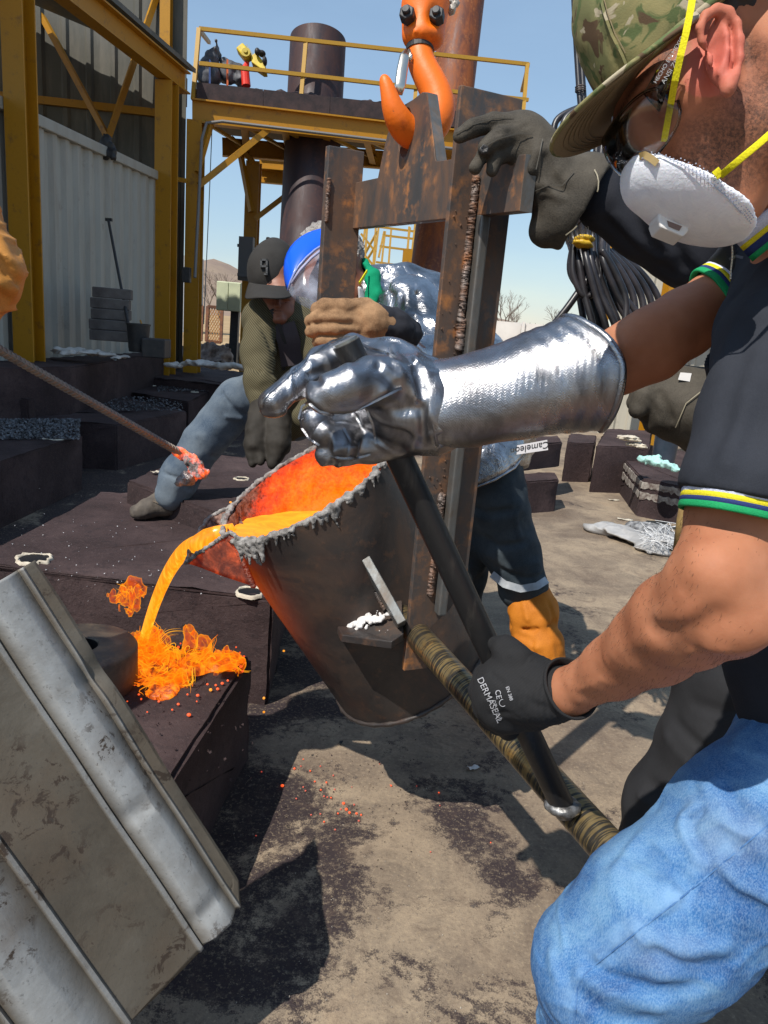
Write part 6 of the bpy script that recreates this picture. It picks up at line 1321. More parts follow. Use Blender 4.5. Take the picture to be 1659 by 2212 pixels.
YS = strip_mat('yellow_elastic', (0.75, 0.66, 0.01)); both = Sdf(.006); both.pr = b.pr + ms_.pr[:-1]
sq = [P(1500, -30, .560), P(1492, 20, .560), P(1482, 70, .562), P(1470, 120, .566), P(1458, 175, .576), hit(b, 1447, 235, off=.004)[0], hit(b, 1439, 280, off=.003)[0], hit(b, 1434, 306, off=.003)[0]]
vs = []
for i, q in enumerate(sq):
    t_ = nrm(sq[min(i + 1, 7)] - sq[max(i - 1, 0)]); sd = nrm(np.cross(t_, CAM - q)) * .0026; nr = nrm(CAM - q) * .001; vs += [q - sd, q + sd, q + sd + nr, q - sd + nr]
fs = [(i * 4 + j, i * 4 + (j + 1) % 4, i * 4 + 4 + (j + 1) % 4, i * 4 + 4 + j) for i in range(7) for j in range(4)]; mesh_obj('mask_strap', vs, fs, YS, mk)
ribbon(ms_, [(1434, 303), (1433, 325)], .0050, .0012, 'mask_strap', YS, mk, lift=.0015, n=3); ribbon(ms_, [(1545, 366), (1557, 382)], .0058, .002, 'strap_tab', YS, mk, lift=.001, n=3)
sp0 = hit(ms_, 1556, 380, off=.002)[0]; MB().tube([sp0, P(1600, 343, .578), P(1640, 310, .572), P(1720, 240, .57)], .0028, 12, flat=.16, up=_f).build('mask_strap', YS, mk, smooth=True)
# polo shirt
po = Sdf(.03)
po.ch([(1750, 480, .88, 130), (1745, 640, .93, 200), (1775, 1000, .97, 215), (1800, 1350, .98, 215), (1815, 1500, .98, 215)], k=.05)
po.ch([(1745, 640, .80, 140), (1695, 760, .745, 130), (1655, 900, .715, 126), (1604, 1050, .70, 116), (1580, 1140, .70, 116)], k=.03); po.ch([(1740, 590, .93, 120), (1680, 600, .955, 96), (1560, 645, .955, 74), (1500, 670, .955, 72)], k=.02)
po.ch([(1680, 630, .86, 95), (1650, 720, .82, 84), (1650, 850, .77, 90)], k=.03); po.ch([(1630, 560, .90, 60), (1610, 640, .92, 64)], k=.03)
po.cutoff(P(1596, 1078, .70), P(1586, 1119, .70) - P(1601, 1052, .70), .13); po.cutoff(P(1566, 641, .955), P(1532, 660, .955) - P(1573, 637, .955), .09)
po.plane(P(1590, 1092, .70), nrm(P(1575, 1150, .70) - P(1590, 1092, .70)), k=.003) if False else None
for ln, w_, a_ in (([(1600, 700), (1590, 800), (1560, 900), (1530, 990)], .010, -.004), ([(1650, 760), (1610, 880), (1570, 1000)], .009, .0035), ([(1655, 850), (1620, 960), (1600, 1040)], .009, -.003), ([(1640, 640), (1600, 690), (1575, 740)], .010, .004), ([(1620, 600), (1580, 640)], .008, -.003), ([(1659, 560), (1610, 610)], .008, .003)): crs(po, ln, w_, a_)
po.disp = lambda p: po.crease_disp(p) + fbm(p * 11, 2) * .0035; po.pad = .006
shirt = po.build('polo_shirt', POLO, man, h=.0038)
def cuff(c0, c1, r0, r1, names, parent, ell=(1, 1), up=None):
    """knit bands around a sleeve end, from c0 to c1"""
    n_ = len(names); ax = nrm(c1 - c0); L_ = np.linalg.norm(c1 - c0)
    for i, (nm, w0, w1) in enumerate(names):
        k = 5; pr_ = []
        for j in range(k + 1): t_ = w0 + (w1 - w0) * j / k; pr_.append((r0 + (r1 - r0) * t_ + .0006 * math.sin(math.pi * j / k), t_ * L_))
        if i == n_ - 1: pr_ += [(pr_[-1][0] - .003, pr_[-1][1] + .0004), (pr_[-1][0] - .006, pr_[-1][1] - .006)]
        MB().lathe(c0, ax, pr_, 72, wob=lambda a, t: .0022 * math.sin(3 * t + 1) + .0007 * math.sin(7 * t)).build('knit_stripe', STR_[nm], parent, smooth=True)
cuff(P(1602, 1050, .70), P(1587, 1117, .70), .0528, .0530, [('black', 0, .36), ('white', .36, .50), ('yellow', .50, .66), ('navy', .66, .80), ('green', .80, 1.0)], shirt)
cuff(P(1575, 636, .955), P(1534, 658, .955), .0465, .0460, [('black', 0, .15), ('white', .15, .36), ('yellow', .36, .54), ('navy', .54, .72), ('green', .72, 1.0)], shirt)
# collar
for i, (nm, o0, o1) in enumerate((('white', 0, 26), ('yellow', 26, 38), ('navy', 38, 56), ('green', 56, 70))):
    vs = []; 
    for k in range(9):
        t_ = k / 8; x = 1582 + t_ * 120; y = 515 - t_ * 96; x2 = x + 0.62 * o0; y2 = y + 0.72 * o0; x3 = x + .62 * o1; y3 = y + .72 * o1; d_ = .70 + .0 * t_ - .02 * math.sin(t_ * 2)
        vs += [P(x2, y2, d_ + .0003 * o0), P(x3, y3, d_ + .0003 * o1)]
    o = mesh_obj('collar_stripe', vs, [(k * 2, k * 2 + 1, k * 2 + 3, k * 2 + 2) for k in range(8)], STR_[nm], shirt, smooth=True); md = o.modifiers.new('s', 'SOLIDIFY'); md.thickness = .003
m = MB()
for k in range(26):
    t_ = k / 25; q = P(1580 + 2 * math.sin(t_ * 5), 522 + 80 * t_, .705 + .03 * t_); m.sphere(q, .0011, 6)
m.build('neck_chain', simple('chain_metal', (0.6, 0.55, 0.45), None, rough=0.25, metal=1.0, bump=0), man, smooth=True)
ribbon(po, [(1575, 560), (1590, 553), (1605, 557)], .003, .001, 'buttonhole', simple('grey_thread', (0.09, 0.095, 0.11), None, bump=0), shirt)
# jeans
DEN = Mat('faded_blue_denim', (0.1, 0.3, 0.6), 0.85, 0, 0.25); n1 = DEN.noise(6.5, 9, 0.68, None, 0.8); n2 = DEN.noise(620, 3, 0.75, DEN.vec(scale=(1, 1, .3), rot=(0, .6, .4))); n3 = DEN.noise(26, 6, 0.7); n4 = DEN.noise(3, 4, 0.5, DEN.vec(loc=(5, 5, 2)))
k_ = DEN.ramp(n1, [(0.34, (0.010, 0.055, 0.185)), (0.5, (0.035, 0.135, 0.33)), (0.64, (0.12, 0.26, 0.44))]); k_ = DEN.mix(DEN.ramp(n2, [(0.42, 0), (0.66, 0.38)]), k_, (0.30, 0.42, 0.56)); k_ = DEN.mix(DEN.ramp(n2, [(0.28, 0.5), (0.44, 0)]), k_, (0.02, 0.075, 0.2)); k_ = DEN.mix(DEN.ramp(n4, [(0.6, 0), (0.75, 0.4)]), k_, (0.30, 0.33, 0.36)); at = DEN.n.new('ShaderNodeAttribute'); at.attribute_name = 'worn'; k_ = DEN.mix(DEN.math('MULTIPLY', DEN.math('MAXIMUM', at.outputs['Fac'], 0.0), 0.75), k_, (0.20, 0.35, 0.55)); k_ = DEN.mix(DEN.math('MULTIPLY', DEN.math('MAXIMUM', DEN.math('MULTIPLY', at.outputs['Fac'], -1.0), 0.0), 0.7), k_, (0.012, 0.065, 0.20)); DEN.set('Base Color', k_)
DEN.bump(n3, 0.25, 0.005); DEN.bump(n2, 0.4, 0.0008); DEN = DEN.m
je = Sdf(.05); kn = P(1310, 2095, .965); hipn = P(1850, 1640, .98)
je.ch([(1850, 1640, .98, 205), (1655, 1800, .93, 185), (1430, 1985, .94, 165), (1318, 2092, .96, 148)], k=.04); je.chain([(kn, .089), (P(1305, 2230, 1.03), .079), (V(.46, .86, .26), .072), (V(.46, .86, .12), .075)], k=.04)
hp2 = P(1900, 1600, 1.15); je.chain([(hp2, .115), (V(1.05, .95, .62), .09), (V(1.15, 1.0, .12), .07)]); je.cap(P(1850, 1620, .98), hp2, .13, .12)
SM = [(1700, 1740), (1659, 1771), (1600, 1820), (1537, 1873), (1450, 1945), (1374, 2002), (1320, 2045), (1279, 2077), (1255, 2100), (1242, 2124), (1238, 2165), (1235, 2215)]
crs(je, SM, .0042, .0030); crs(je, [(x + 9, y + 11) for x, y in SM], .0040, -.0030)
JX = 1.7
for ln, w_, a_ in (([(1500, 1742), (1480, 1758), (1474, 1785), (1486, 1815), (1505, 1850)], .007, .006), ([(1515, 1750), (1495, 1775), (1497, 1810), (1518, 1848)], .006, -.004), ([(1400, 1850), (1440, 1880), (1490, 1915)], .010, -.005), ([(1340, 1880), (1390, 1925), (1430, 1950)], .011, .004), ([(1380, 1890), (1420, 1925), (1460, 1940)], .008, .003),
                   ([(1600, 1830), (1630, 1870), (1659, 1900)], .009, -.005), ([(1540, 1900), (1600, 1950), (1659, 1985)], .012, -.005), ([(1560, 1880), (1610, 1925), (1659, 1950)], .010, .004), ([(1270, 2090), (1320, 2120), (1400, 2140), (1500, 2130)], .011, -.005), ([(1260, 2110), (1330, 2150), (1420, 2170)], .010, .005),
                   ([(1250, 2150), (1320, 2195), (1400, 2205)], .009, -.004), ([(1190, 2060), (1205, 2120), (1200, 2190)], .010, .003), ([(1420, 2060), (1480, 2085), (1560, 2085)], .011, -.005), ([(1400, 2030), (1470, 2050), (1560, 2050)], .012, .004), ([(1580, 1700), (1600, 1760), (1640, 1790)], .010, -.004), ([(1540, 1700), (1560, 1760), (1600, 1800)], .011, .003)): crs(je, ln, w_, a_ * JX)
je.disp = lambda p: je.crease_disp(p + .006 * np.stack([pnoise(p * 22), pnoise(p * 22 + 9), pnoise(p * 22 + 19)], 1)) + fbm(p * V(9, 9, 16), 2) * .0035 + np.exp(-(pnoise(p * V(8, 8, 20) + 3) / .09) ** 2) * .0022 + .0012 * pnoise(p * 45); je.pad = .01
vj, fj = je.mesh(.0038, .02); cdv = je.crease_disp(vj.astype(np.float32)); smd = np.full(len(vj), 9.0)
for a_, c_ in zip(je.sp[0][0][:-1], je.sp[0][0][1:]):
    ab = c_ - a_; t_ = np.clip((vj - a_) @ ab / (ab @ ab), 0, 1); smd = np.minimum(smd, np.linalg.norm(vj - a_ - t_[:, None] * ab, axis=1))
sn = fbm(vj * V(40, 40, 40), 2); worn = np.clip(cdv / .016, -1, 1) * .8 + np.exp(-((smd - .006) / .010) ** 2) * np.clip(.35 + sn * .9, 0, 1) * .8  # ridges and seam worn pale, grooves of the creases made darker
jn = fast_mesh('jeans', vj, fj, DEN, man, attr={'worn': worn})
jf = Sdf(.05); jf.pr = list(je.pr); jf.val0 = jf.val; jf.val = lambda p: je.full(np.asarray(p, np.float32))
SMM = simple('denim_seam_thread', (0.03, 0.10, 0.26), (0.10, 0.22, 0.42), 90, 0.8, bump=0)
ribbon(jf, [(x + 6, y + 7) for x, y in SM[1:]], .0016, .0004, 'seam', SMM, jn, lift=.0006, n=5)
for c_, nm in ((V(.46, .86, 0), 'boot'), (V(1.15, 1.0, 0), 'boot')):
    s = Sdf(.03); s.chain([(c_ + V(0, -.02, .10), .05), (c_ + V(0, 0, .05), .045), (c_ + V(-.10, .05, .045), .042), (c_ + V(-.18, .08, .035), .033)]); s.plane(c_, -Z, k=.004); s.build(nm, simple('brown_boot', (0.08, 0.05, 0.03), None), man, h=.006)
# black knitted glove (near hand)
KN = Mat('black_knit_glove', (0.014, 0.014, 0.015), 0.8, 0, 0.3); wv = KN.wave(190, KN.vec(rot=(0, 0.5, 0)), 0.6, 2, 'X'); KN.set('Base Color', KN.mix(KN.ramp(wv, [(0.3, 0), (0.7, 0.6)]), (0.010, 0.010, 0.011), (0.035, 0.035, 0.037))); KN.bump(wv, 0.5, 0.0012); KN.bump(KN.noise(40, 5), 0.3, 0.004); KN = KN.m
g = Sdf(.010)
g.ch([(1215, 1497, 1.01, 56), (1172, 1497, 1.02, 62), (1130, 1485, 1.04, 70), (1100, 1478, 1.05, 66)], k=.02); g.ch([(1150, 1535, 1.05, 42), (1090, 1530, 1.07, 46), (1068, 1505, 1.07, 46)], k=.02)
g.ellp(1095, 1500, 1.055, 66, 70, .028, 25, k=.02)
g.ch([(1135, 1448, 1.04, 36), (1112, 1420, 1.03, 30), (1092, 1400, 1.045, 24), (1072, 1392, 1.065, 19)], k=.012)          # thumb over the lever
g.ch([(1078, 1450, 1.08, 34), (1050, 1462, 1.115, 27), (1046, 1482, 1.14, 23), (1068, 1490, 1.16, 20)], k=.008)
g.ch([(1062, 1485, 1.08, 34), (1042, 1492, 1.11, 28), (1046, 1515, 1.14, 24), (1075, 1520, 1.16, 20)], k=.008)
g.ch([(1068, 1520, 1.08, 34), (1052, 1530, 1.11, 28), (1062, 1552, 1.14, 24), (1090, 1550, 1.16, 20)], k=.008)
g.ch([(1095, 1545, 1.08, 32), (1080, 1560, 1.10, 26), (1098, 1575, 1.13, 22), (1120, 1565, 1.14, 18)], k=.008)
for ln, w_, a_ in (([(1100, 1425), (1110, 1460), (1140, 1480)], .006, -.003), ([(1060, 1455), (1085, 1475)], .004, -.003), ([(1045, 1500), (1080, 1512)], .004, -.003), ([(1062, 1545), (1095, 1540)], .004, -.003), ([(1150, 1520), (1185, 1530), (1210, 1535)], .005, -.002)): crs(g, ln, w_, a_)
g.disp = lambda p: g.crease_disp(p) + fbm(p * 30, 2) * .0012 + .0009 * np.sin(((p - P(1190, 1497, 1.01)) @ nrm(P(1237, 1520, .99) - P(1130, 1485, 1.04))) * 900) * (np.abs((p - P(1190, 1497, 1.01)) @ nrm(P(1237, 1520, .99) - P(1130, 1485, 1.04))) < .03); g.pad = .004
kg = g.build('knit_glove', KN, man, h=.0026)
ca, cb2 = P(1208, 1497, 1.01), P(1262, 1488, .985)
MB().lathe(ca, nrm(P(1225, 1497, 1.0) - P(1330, 1440, .91)) * -1, [(.0355, -.012), (.037, 0), (.0375, .014), (.0385, .022), (.0400, .026), (.0410, .029), (.0400, .032), (.0375, .031), (.034, .02)], 60, wob=lambda i, t: .001 * math.sin(3 * t) + .0035 * max(0, math.cos(t - 3.4)) * (i > 3)).build('glove_cuff', KN, kg, smooth=True)
ex = nrm(RT * .30 - UP * .95); ey = nrm(RT * .95 + UP * .30)
text_mesh('DERMASEAL', hit(g, 1058, 1512)[0], nrm(RT * .42 - UP * .90), nrm(RT * .90 + UP * .42), .0125, WHT, kg, bend=g); text_mesh('CE', hit(g, 1076, 1500)[0], nrm(RT * .2 - UP * .97), nrm(RT * .97 + UP * .2), .0105, WHT, kg, bend=g); text_mesh('EN 388', hit(g, 1100, 1498)[0], nrm(RT * .3 - UP * .95), nrm(RT * .95 + UP * .3), .0065, WHT, kg, bend=g); text_mesh('DT-110-10', hit(g, 1073, 1535)[0], nrm(RT * .3 - UP * .95), nrm(RT * .95 + UP * .3), .0065, WHT, kg, bend=g)
qs = hit(g, 1086, 1518)[0]; MB().tube([qs + .0048 * (math.cos(a_) * RT + math.sin(a_) * UP) - _f * .0012 for a_ in np.linspace(0, 2 * math.pi, 16, endpoint=False)], .0004, 5, closed=True).build('print_shield', WHT, kg)
# silver glove (far hand)
SIL = Mat('aluminised_cloth', (0.80, 0.80, 0.82), 0.26, 1.0); sx = SIL.xyz(); zig = SIL.math('PINGPONG', SIL.math('MULTIPLY', sx[0], 1.0), 0.0038); ln_ = SIL.math('ADD', sx[2], SIL.math('MULTIPLY', zig, 1.0)); wv = SIL.math('SINE', SIL.math('MULTIPLY', ln_, 1900.0)); wf = SIL.noise(600, 2, 0.6)
n1 = SIL.noise(9, 7, 0.68, None, 0.8); SIL.set('Base Color', SIL.ramp(n1, [(0.35, (0.17, 0.165, 0.17)), (0.62, (0.42, 0.425, 0.45))])); SIL.set('Roughness', SIL.ramp(n1, [(0.35, 0.36), (0.65, 0.24)])); SIL.bump(SIL.noise(22, 6, 0.6), 0.22, 0.006); SIL.bump(wf, 0.45, 0.0011); SIL.bump(wv, 0.14, 0.0006); SIL = SIL.m
sg = Sdf(.012)
sg.ch([(925, 882, .965, 98), (880, 870, .965, 90), (848, 860, .97, 80)], k=.02); sg.ellp(850, 850, .975, 62, 98, .030, -25, k=.02); sg.ch([(860, 800, .985, 52), (800, 782, 1.0, 42)], k=.015)
sg.ch([(820, 785, 1.0, 42), (762, 760, 1.015, 34), (700, 785, 1.01, 31), (640, 830, .99, 31), (590, 868, .975, 30)], k=.008); sg.ch([(905, 830, .975, 60), (850, 790, .985, 48)], k=.02)
sg.ch([(880, 830, .94, 58), (812, 822, .905, 50), (755, 836, .885, 42), (712, 850, .880, 38), (698, 858, .880, 33)], k=.012)
sg.ch([(835, 900, .99, 46), (770, 880, 1.015, 38), (705, 885, 1.01, 34), (684, 915, .985, 33), (700, 938, .955, 27)], k=.008)
sg.ch([(845, 930, .985, 44), (800, 920, 1.0, 36), (752, 925, .99, 33), (742, 955, .96, 31), (748, 972, .945, 27)], k=.008)
sg.ch([(858, 950, .98, 42), (800, 965, .985, 36), (745, 975, .98, 30), (704, 982, .965, 24)], k=.008)
for ln, w_, a_ in (([(905, 800), (912, 870), (918, 960)], .007, -.006), ([(860, 790), (885, 830), (905, 860)], .008, .006), ([(880, 770), (900, 810), (908, 850)], .006, -.005), ([(820, 870), (860, 885), (905, 880)], .008, -.005), ([(780, 770), (820, 800), (850, 830)], .007, -.005), ([(700, 800), (670, 810), (690, 825)], .005, -.004), ([(660, 850), (640, 870)], .005, -.003), ([(840, 930), (880, 940), (910, 960)], .007, -.004), ([(850, 750), (870, 790)], .006, .004)): crs(sg, ln, w_, a_)
rid = lambda p: np.exp(-(pnoise(p * 9 + 3) / .10) ** 2) + .7 * np.exp(-(pnoise(p * 17 + 9) / .12) ** 2)
sg.disp = lambda p: sg.crease_disp(p) + rid(p) * .0026 + pnoise(p * 14) * .0012; sg.pad = .010
sgo = sg.build('aluminised_glove', SIL, man, h=.0022)
for ln in ([(563, 890), (566, 862), (580, 846), (612, 818), (648, 788), (684, 758), (716, 737), (748, 727), (772, 727)], [(668, 872), (690, 889), (722, 896), (760, 890), (800, 872), (840, 852), (868, 838)], [(645, 905), (652, 878), (668, 866)], [(652, 925), (668, 948), (690, 962)], [(716, 985), (735, 990), (770, 990), (800, 982)], [(742, 925), (756, 950), (752, 985)], [(776, 738), (800, 752), (830, 760), (856, 772)], [(790, 880), (806, 920), (812, 960)]):
    ribbon(sg, ln, .0028, .0012, 'glove_seam', SIL, sgo, lift=.0024, n=5)
# gauntlet: rings along the forearm
st_ = [(918, 883, .962, 100, .0), (928, 884, .961, 99, .0), (960, 884, .958, 100, .05), (1000, 879, .955, 103, .08), (1080, 863, .950, 106, .10), (1160, 842, .945, 113, .14), (1230, 826, .940, 121, .2), (1275, 816, .938, 126, .30), (1298, 812, .937, 128, .34), (1303, 811, .937, 124, .34), (1290, 812, .938, 112, .34), (1180, 838, .945, 96, .2)]
nr_, nt_ = 90, 120; pts = []; S_ = np.array(st_)
cum = np.concatenate([[0], np.cumsum(np.hypot(np.diff(S_[:, 0]), np.diff(S_[:, 1])))]); uu = np.linspace(0, cum[-1], nr_)
col = [np.interp(uu, cum, S_[:, k]) for k in range(5)]
for i in range(nr_):
    x, y, d, r, bow = [c[i] for c in col]; c_ = P(x, y, d); rr = r * d / F; axd = nrm(P(1290, 812, .938) - P(950, 884, .96)); v1 = nrm(UP - axd * (UP @ axd)); v2 = np.cross(axd, v1)
    for j in range(nt_):
        a_ = 2 * math.pi * j / nt_; q = c_ + rr * (math.cos(a_) * v1 * (1 + .10 * math.cos(a_)) + math.sin(a_) * v2 * .86) + axd * bow * rr * (-abs(math.cos(a_)) ** 1.6 + .5) + axd * (-.02 * bow * 3 * max(0, math.cos(a_)) ** 3)
        s_n = uu[i] / cum[-1]; rg = .0005 * math.sin(uu[i] * .17 + 1.0 * math.cos(a_)) * min(1, max(0, s_n - .3) * 4) + .0006 * math.sin(uu[i] * .05 + 3 * a_)
        q = q + nrm(q - c_) * (rg + .0035 * float(math.sin(2 * a_ + x * .01)) * .4)
        pts.append(q)
pts = np.array(pts); pts += (fbm(pts * V(7, 16, 16), 2) * .0035)[:, None] * nrm(V(0, -.5, 1)); i = np.arange(nr_ - 1)[:, None] * nt_; j = np.arange(nt_)[None]; j2 = (j + 1) % nt_
f = np.stack([i + j, i + j2, i + nt_ + j2, i + nt_ + j], -1).reshape(-1, 4); gt = fast_mesh('gauntlet', pts, f, SIL, sgo)
kmax = int(np.argmax(cum >= cum[8])); ir = int(np.argmin(np.abs(uu - cum[8]))); ring = pts[ir * nt_:(ir + 1) * nt_]
MB().tube([ring[k] for k in range(0, nt_, 2)], .0048, 10, closed=True, up=V(1, 0, 0)).build('cuff_piping', SIL, sgo, smooth=True)
ir = int(np.argmin(np.abs(uu - cum[1]))); ring = pts[ir * nt_:(ir + 1) * nt_]; MB().tube([ring[k] for k in range(0, nt_, 2)], .0022, 8, closed=True, up=V(1, 0, 0)).build('wrist_seam', SIL, sgo, smooth=True)
lb = [P(1117, 962, .925), P(1182, 950, .925), P(1184, 972, .925), P(1116, 982, .925)]; lbo = MB().prism(lb, _f * .0006).build('cloth_label', simple('label_cloth', (0.55, 0.53, 0.54), None, bump=0), sgo)
text_mesh('Cameleon', (lb[0] + lb[2]) / 2 - _f * .0008 - RT * .004, -nrm(lb[1] - lb[0]), nrm(lb[3] - lb[0]) , .0120, BLKP, sgo, depth=-.0001)

# ---- worker in black jacket reaching in from behind
LEA = cloth_mat('sooty_brown_leather', (0.020, 0.017, 0.013), (0.080, 0.068, 0.052), 9, 420, 0.75, 0.6); JACK = cloth_mat('black_work_jacket', (0.012, 0.013, 0.018), (0.026, 0.027, 0.034), 5, 700, 0.85); DG = cloth_mat('charcoal_trousers', (0.014, 0.014, 0.016), (0.026, 0.026, 0.028), 4, 700, 0.85)
wd = thing('person', 'worker in black jacket and dark leather gloves mostly hidden behind the man in the cap', 'person', (1.0, 2.0, 0))
s = Sdf(.04); s.ch([(1760, 560, 1.75, 120), (1760, 900, 1.85, 170), (1740, 1250, 1.9, 150)]); s.ch([(1820, 330, 1.7, 70), (1800, 450, 1.72, 50)]); s.ch([(1720, 600, 1.65, 60), (1560, 540, 1.5, 50), (1330, 450, 1.44, 40)]); s.ch([(1780, 700, 1.6, 60), (1700, 950, 1.6, 50), (1560, 890, 1.62, 36)]); s.build('body', DSKIN, wd, h=.012)
s = Sdf(.02); s.ch([(1822, 318, 1.7, 77), (1822, 295, 1.7, 74)]); s.plane(P(1820, 335, 1.7), -UP, k=.01); s.build('cap', JACK, wd, h=.012)
s = Sdf(.03); s.ch([(1800, 560, 1.72, 150), (1790, 900, 1.85, 200), (1770, 1250, 1.9, 170)], k=.06); s.ch([(1740, 560, 1.62, 105), (1620, 560, 1.52, 100), (1500, 520, 1.46, 95), (1400, 470, 1.44, 82), (1315, 430, 1.43, 72)], k=.03); s.ch([(1345, 372, 1.43, 34), (1330, 380, 1.43, 38)], k=.02); s.ch([(1790, 700, 1.6, 90), (1720, 960, 1.6, 80), (1600, 930, 1.62, 70)], k=.03)
for ln, w_, a_ in (([(1345, 350), (1355, 420), (1380, 480), (1420, 540)], .012, -.008), ([(1370, 400), (1400, 470), (1450, 550)], .012, .006), ([(1420, 440), (1440, 500), (1480, 570)], .012, -.007), ([(1330, 470), (1360, 510), (1420, 560)], .012, .006), ([(1310, 480), (1380, 540), (1450, 590)], .010, -.006), ([(1480, 500), (1500, 560), (1540, 590)], .012, .006)): crs(s, ln, w_, a_)
s.disp = lambda p: s.crease_disp(p) + fbm(p * 10, 2) * .006; s.pad = .012; jk = s.build('jacket', JACK, wd, h=.006)
s = Sdf(.05); s.ch([(1680, 1350, 1.9, 165), (1600, 1480, 1.88, 130), (1560, 1600, 1.9, 118), (1465, 1750, 1.98, 110), (1440, 1880, 2.02, 98)], k=.04); s.chain([(P(1430, 1880, 2.02), .105), (V(.72, 1.62, .1), .09)]); s.ch([(1750, 1350, 1.95, 150), (1680, 1600, 2.0, 110), (1650, 1900, 2.1, 90)])
for ln, w_, a_ in (([(1460, 1560), (1500, 1600), (1560, 1640)], .014, -.010), ([(1440, 1590), (1490, 1650), (1540, 1680)], .014, .008), ([(1400, 1690), (1450, 1720), (1500, 1730)], .014, -.010), ([(1380, 1720), (1430, 1760), (1480, 1760)], .012, .008), ([(1500, 1520), (1560, 1540), (1620, 1530)], .014, -.008)): crs(s, ln, w_, a_)
s.disp = lambda p: s.crease_disp(p) + fbm(p * 8, 2) * .007; s.pad = .015; s.build('trousers', DG, wd, h=.008)
s = Sdf(.03); s.chain([(V(.72, 1.62, .08), .07), (V(.70, 1.55, .05), .05), (V(.62, 1.47, .045), .045)]); s.plane(V(0, 0, 0), -Z, k=.004); s.build('boot', BLACK, wd, h=.008)
s = Sdf(.012)
s.ch([(1240, 435, 1.42, 88), (1195, 395, 1.41, 66), (1165, 345, 1.40, 58), (1140, 305, 1.39, 50)], k=.02); s.ch([(1258, 410, 1.42, 55), (1215, 480, 1.42, 50), (1180, 500, 1.42, 34)], k=.02); s.ellp(1130, 300, 1.395, 62, 52, .035, 25, k=.02)
s.ch([(1120, 275, 1.385, 28), (1065, 265, 1.375, 21), (1020, 280, 1.37, 18), (995, 294, 1.37, 15)], k=.008); s.ch([(1130, 290, 1.375, 26), (1080, 300, 1.36, 22), (1048, 322, 1.355, 18)], k=.008)
s.ch([(1095, 310, 1.385, 22), (1045, 330, 1.375, 16), (1028, 362, 1.372, 14)], k=.006); s.ch([(1110, 325, 1.38, 22), (1070, 340, 1.37, 17), (1062, 368, 1.37, 14)], k=.006); s.ch([(1165, 300, 1.37, 26), (1158, 335, 1.36, 21), (1148, 365, 1.36, 17)], k=.008)
for ln, w_, a_ in (([(1120, 262), (1090, 262), (1060, 262)], .003, .003), ([(1140, 270), (1110, 285), (1070, 290)], .004, -.003), ([(1180, 340), (1190, 380), (1215, 410)], .008, -.006), ([(1145, 400), (1180, 400), (1210, 430)], .008, .005), ([(1170, 420), (1210, 425), (1260, 455)], .004, .003), ([(1130, 300), (1140, 340)], .005, -.004)): crs(s, ln, w_, a_)
s.ch([(1262, 425, 1.42, 86), (1235, 460, 1.42, 74)], k=.02); s.cutoff(P(1268, 440, 1.42), RT * .86 - UP * .5, .14)
s.disp = lambda p: s.crease_disp(p) + fbm(p * 20, 2) * .0030; s.pad = .008; gl1 = s.build('leather_glove', LEA, wd, h=.0034)
ribbon(s, [(1284, 366), (1290, 378), (1293, 392), (1292, 408), (1287, 426), (1279, 444), (1268, 462), (1254, 480), (1238, 496), (1222, 508)], .0022, .0008, 'cuff_stitching', simple('pale_thread', (0.30, 0.26, 0.18), None, bump=0), gl1, lift=.003)
LS2 = simple('leather_seam', (0.085, 0.075, 0.06), None, bump=0)
for ln in ([(985, 288), (1020, 270), (1065, 256), (1110, 256)], [(1045, 318), (1075, 300), (1120, 288), (1150, 290)], [(1158, 366), (1166, 330), (1172, 300)], [(1150, 415), (1185, 400), (1215, 400), (1240, 372)]): ribbon(s, ln, .0016, .0010, 'glove_seam', LS2, gl1, lift=.002)
s2 = Sdf(.010); s2.ellp(1043, 322, 1.338, 9, 9, .006, 0); MB().lathe(P(1046, 322, 1.336), -_f, [(.0085, -.004), (.007, .003), (.004, .0), (0, -.001)], 14, wob=lambda i, t: .0012 * math.sin(5 * t)).build('torn_fingertip', BLACK, gl1, smooth=True)
rs = random.Random(2); m = MB()
for i in range(26):
    x_ = 1205 + i * 2.6; q = P(x_, 512 - (x_ - 1205) * .35 + rs.uniform(-3, 3), 1.41); m.tube([q, q - UP * rs.uniform(.003, .012) + RT * rs.uniform(-.004, .004), q - UP * rs.uniform(.010, .02) + RT * rs.uniform(-.006, .006)], .0005, 4, caps=False)
m.build('frayed_threads', simple('thread', (0.4, 0.3, 0.2), None, bump=0), gl1, kind='stuff')
s = Sdf(.014); s.ch([(1560, 900, 1.60, 110), (1500, 880, 1.60, 84), (1455, 868, 1.60, 74), (1420, 868, 1.60, 52)], k=.02); s.ch([(1430, 850, 1.58, 34), (1392, 858, 1.57, 26), (1378, 884, 1.57, 20)], k=.008); s.ch([(1435, 900, 1.58, 32), (1415, 912, 1.60, 24), (1430, 925, 1.64, 18)], k=.008); s.ch([(1420, 840, 1.60, 34), (1390, 845, 1.62, 26), (1374, 870, 1.63, 20)], k=.008); s.ch([(1450, 915, 1.60, 30), (1440, 930, 1.62, 20)], k=.008)
for ln, w_, a_ in (([(1425, 850), (1440, 880), (1450, 905)], .008, -.006), ([(1458, 922), (1480, 870), (1520, 840), (1554, 827)], .004, .004), ([(1400, 860), (1415, 885)], .005, -.004), ([(1460, 800), (1490, 830)], .008, -.004)): crs(s, ln, w_, a_)
s.disp = lambda p: s.crease_disp(p) + fbm(p * 18, 2) * .003; s.pad = .008; gl2 = s.build('leather_glove', LEA, wd, h=.0038)
ribbon(s, [(1459, 924), (1482, 871), (1520, 841), (1556, 828)], .0018, .0008, 'cuff_seam', simple('pale_thread_b', (0.30, 0.26, 0.18), None, bump=0), gl2, lift=.005)
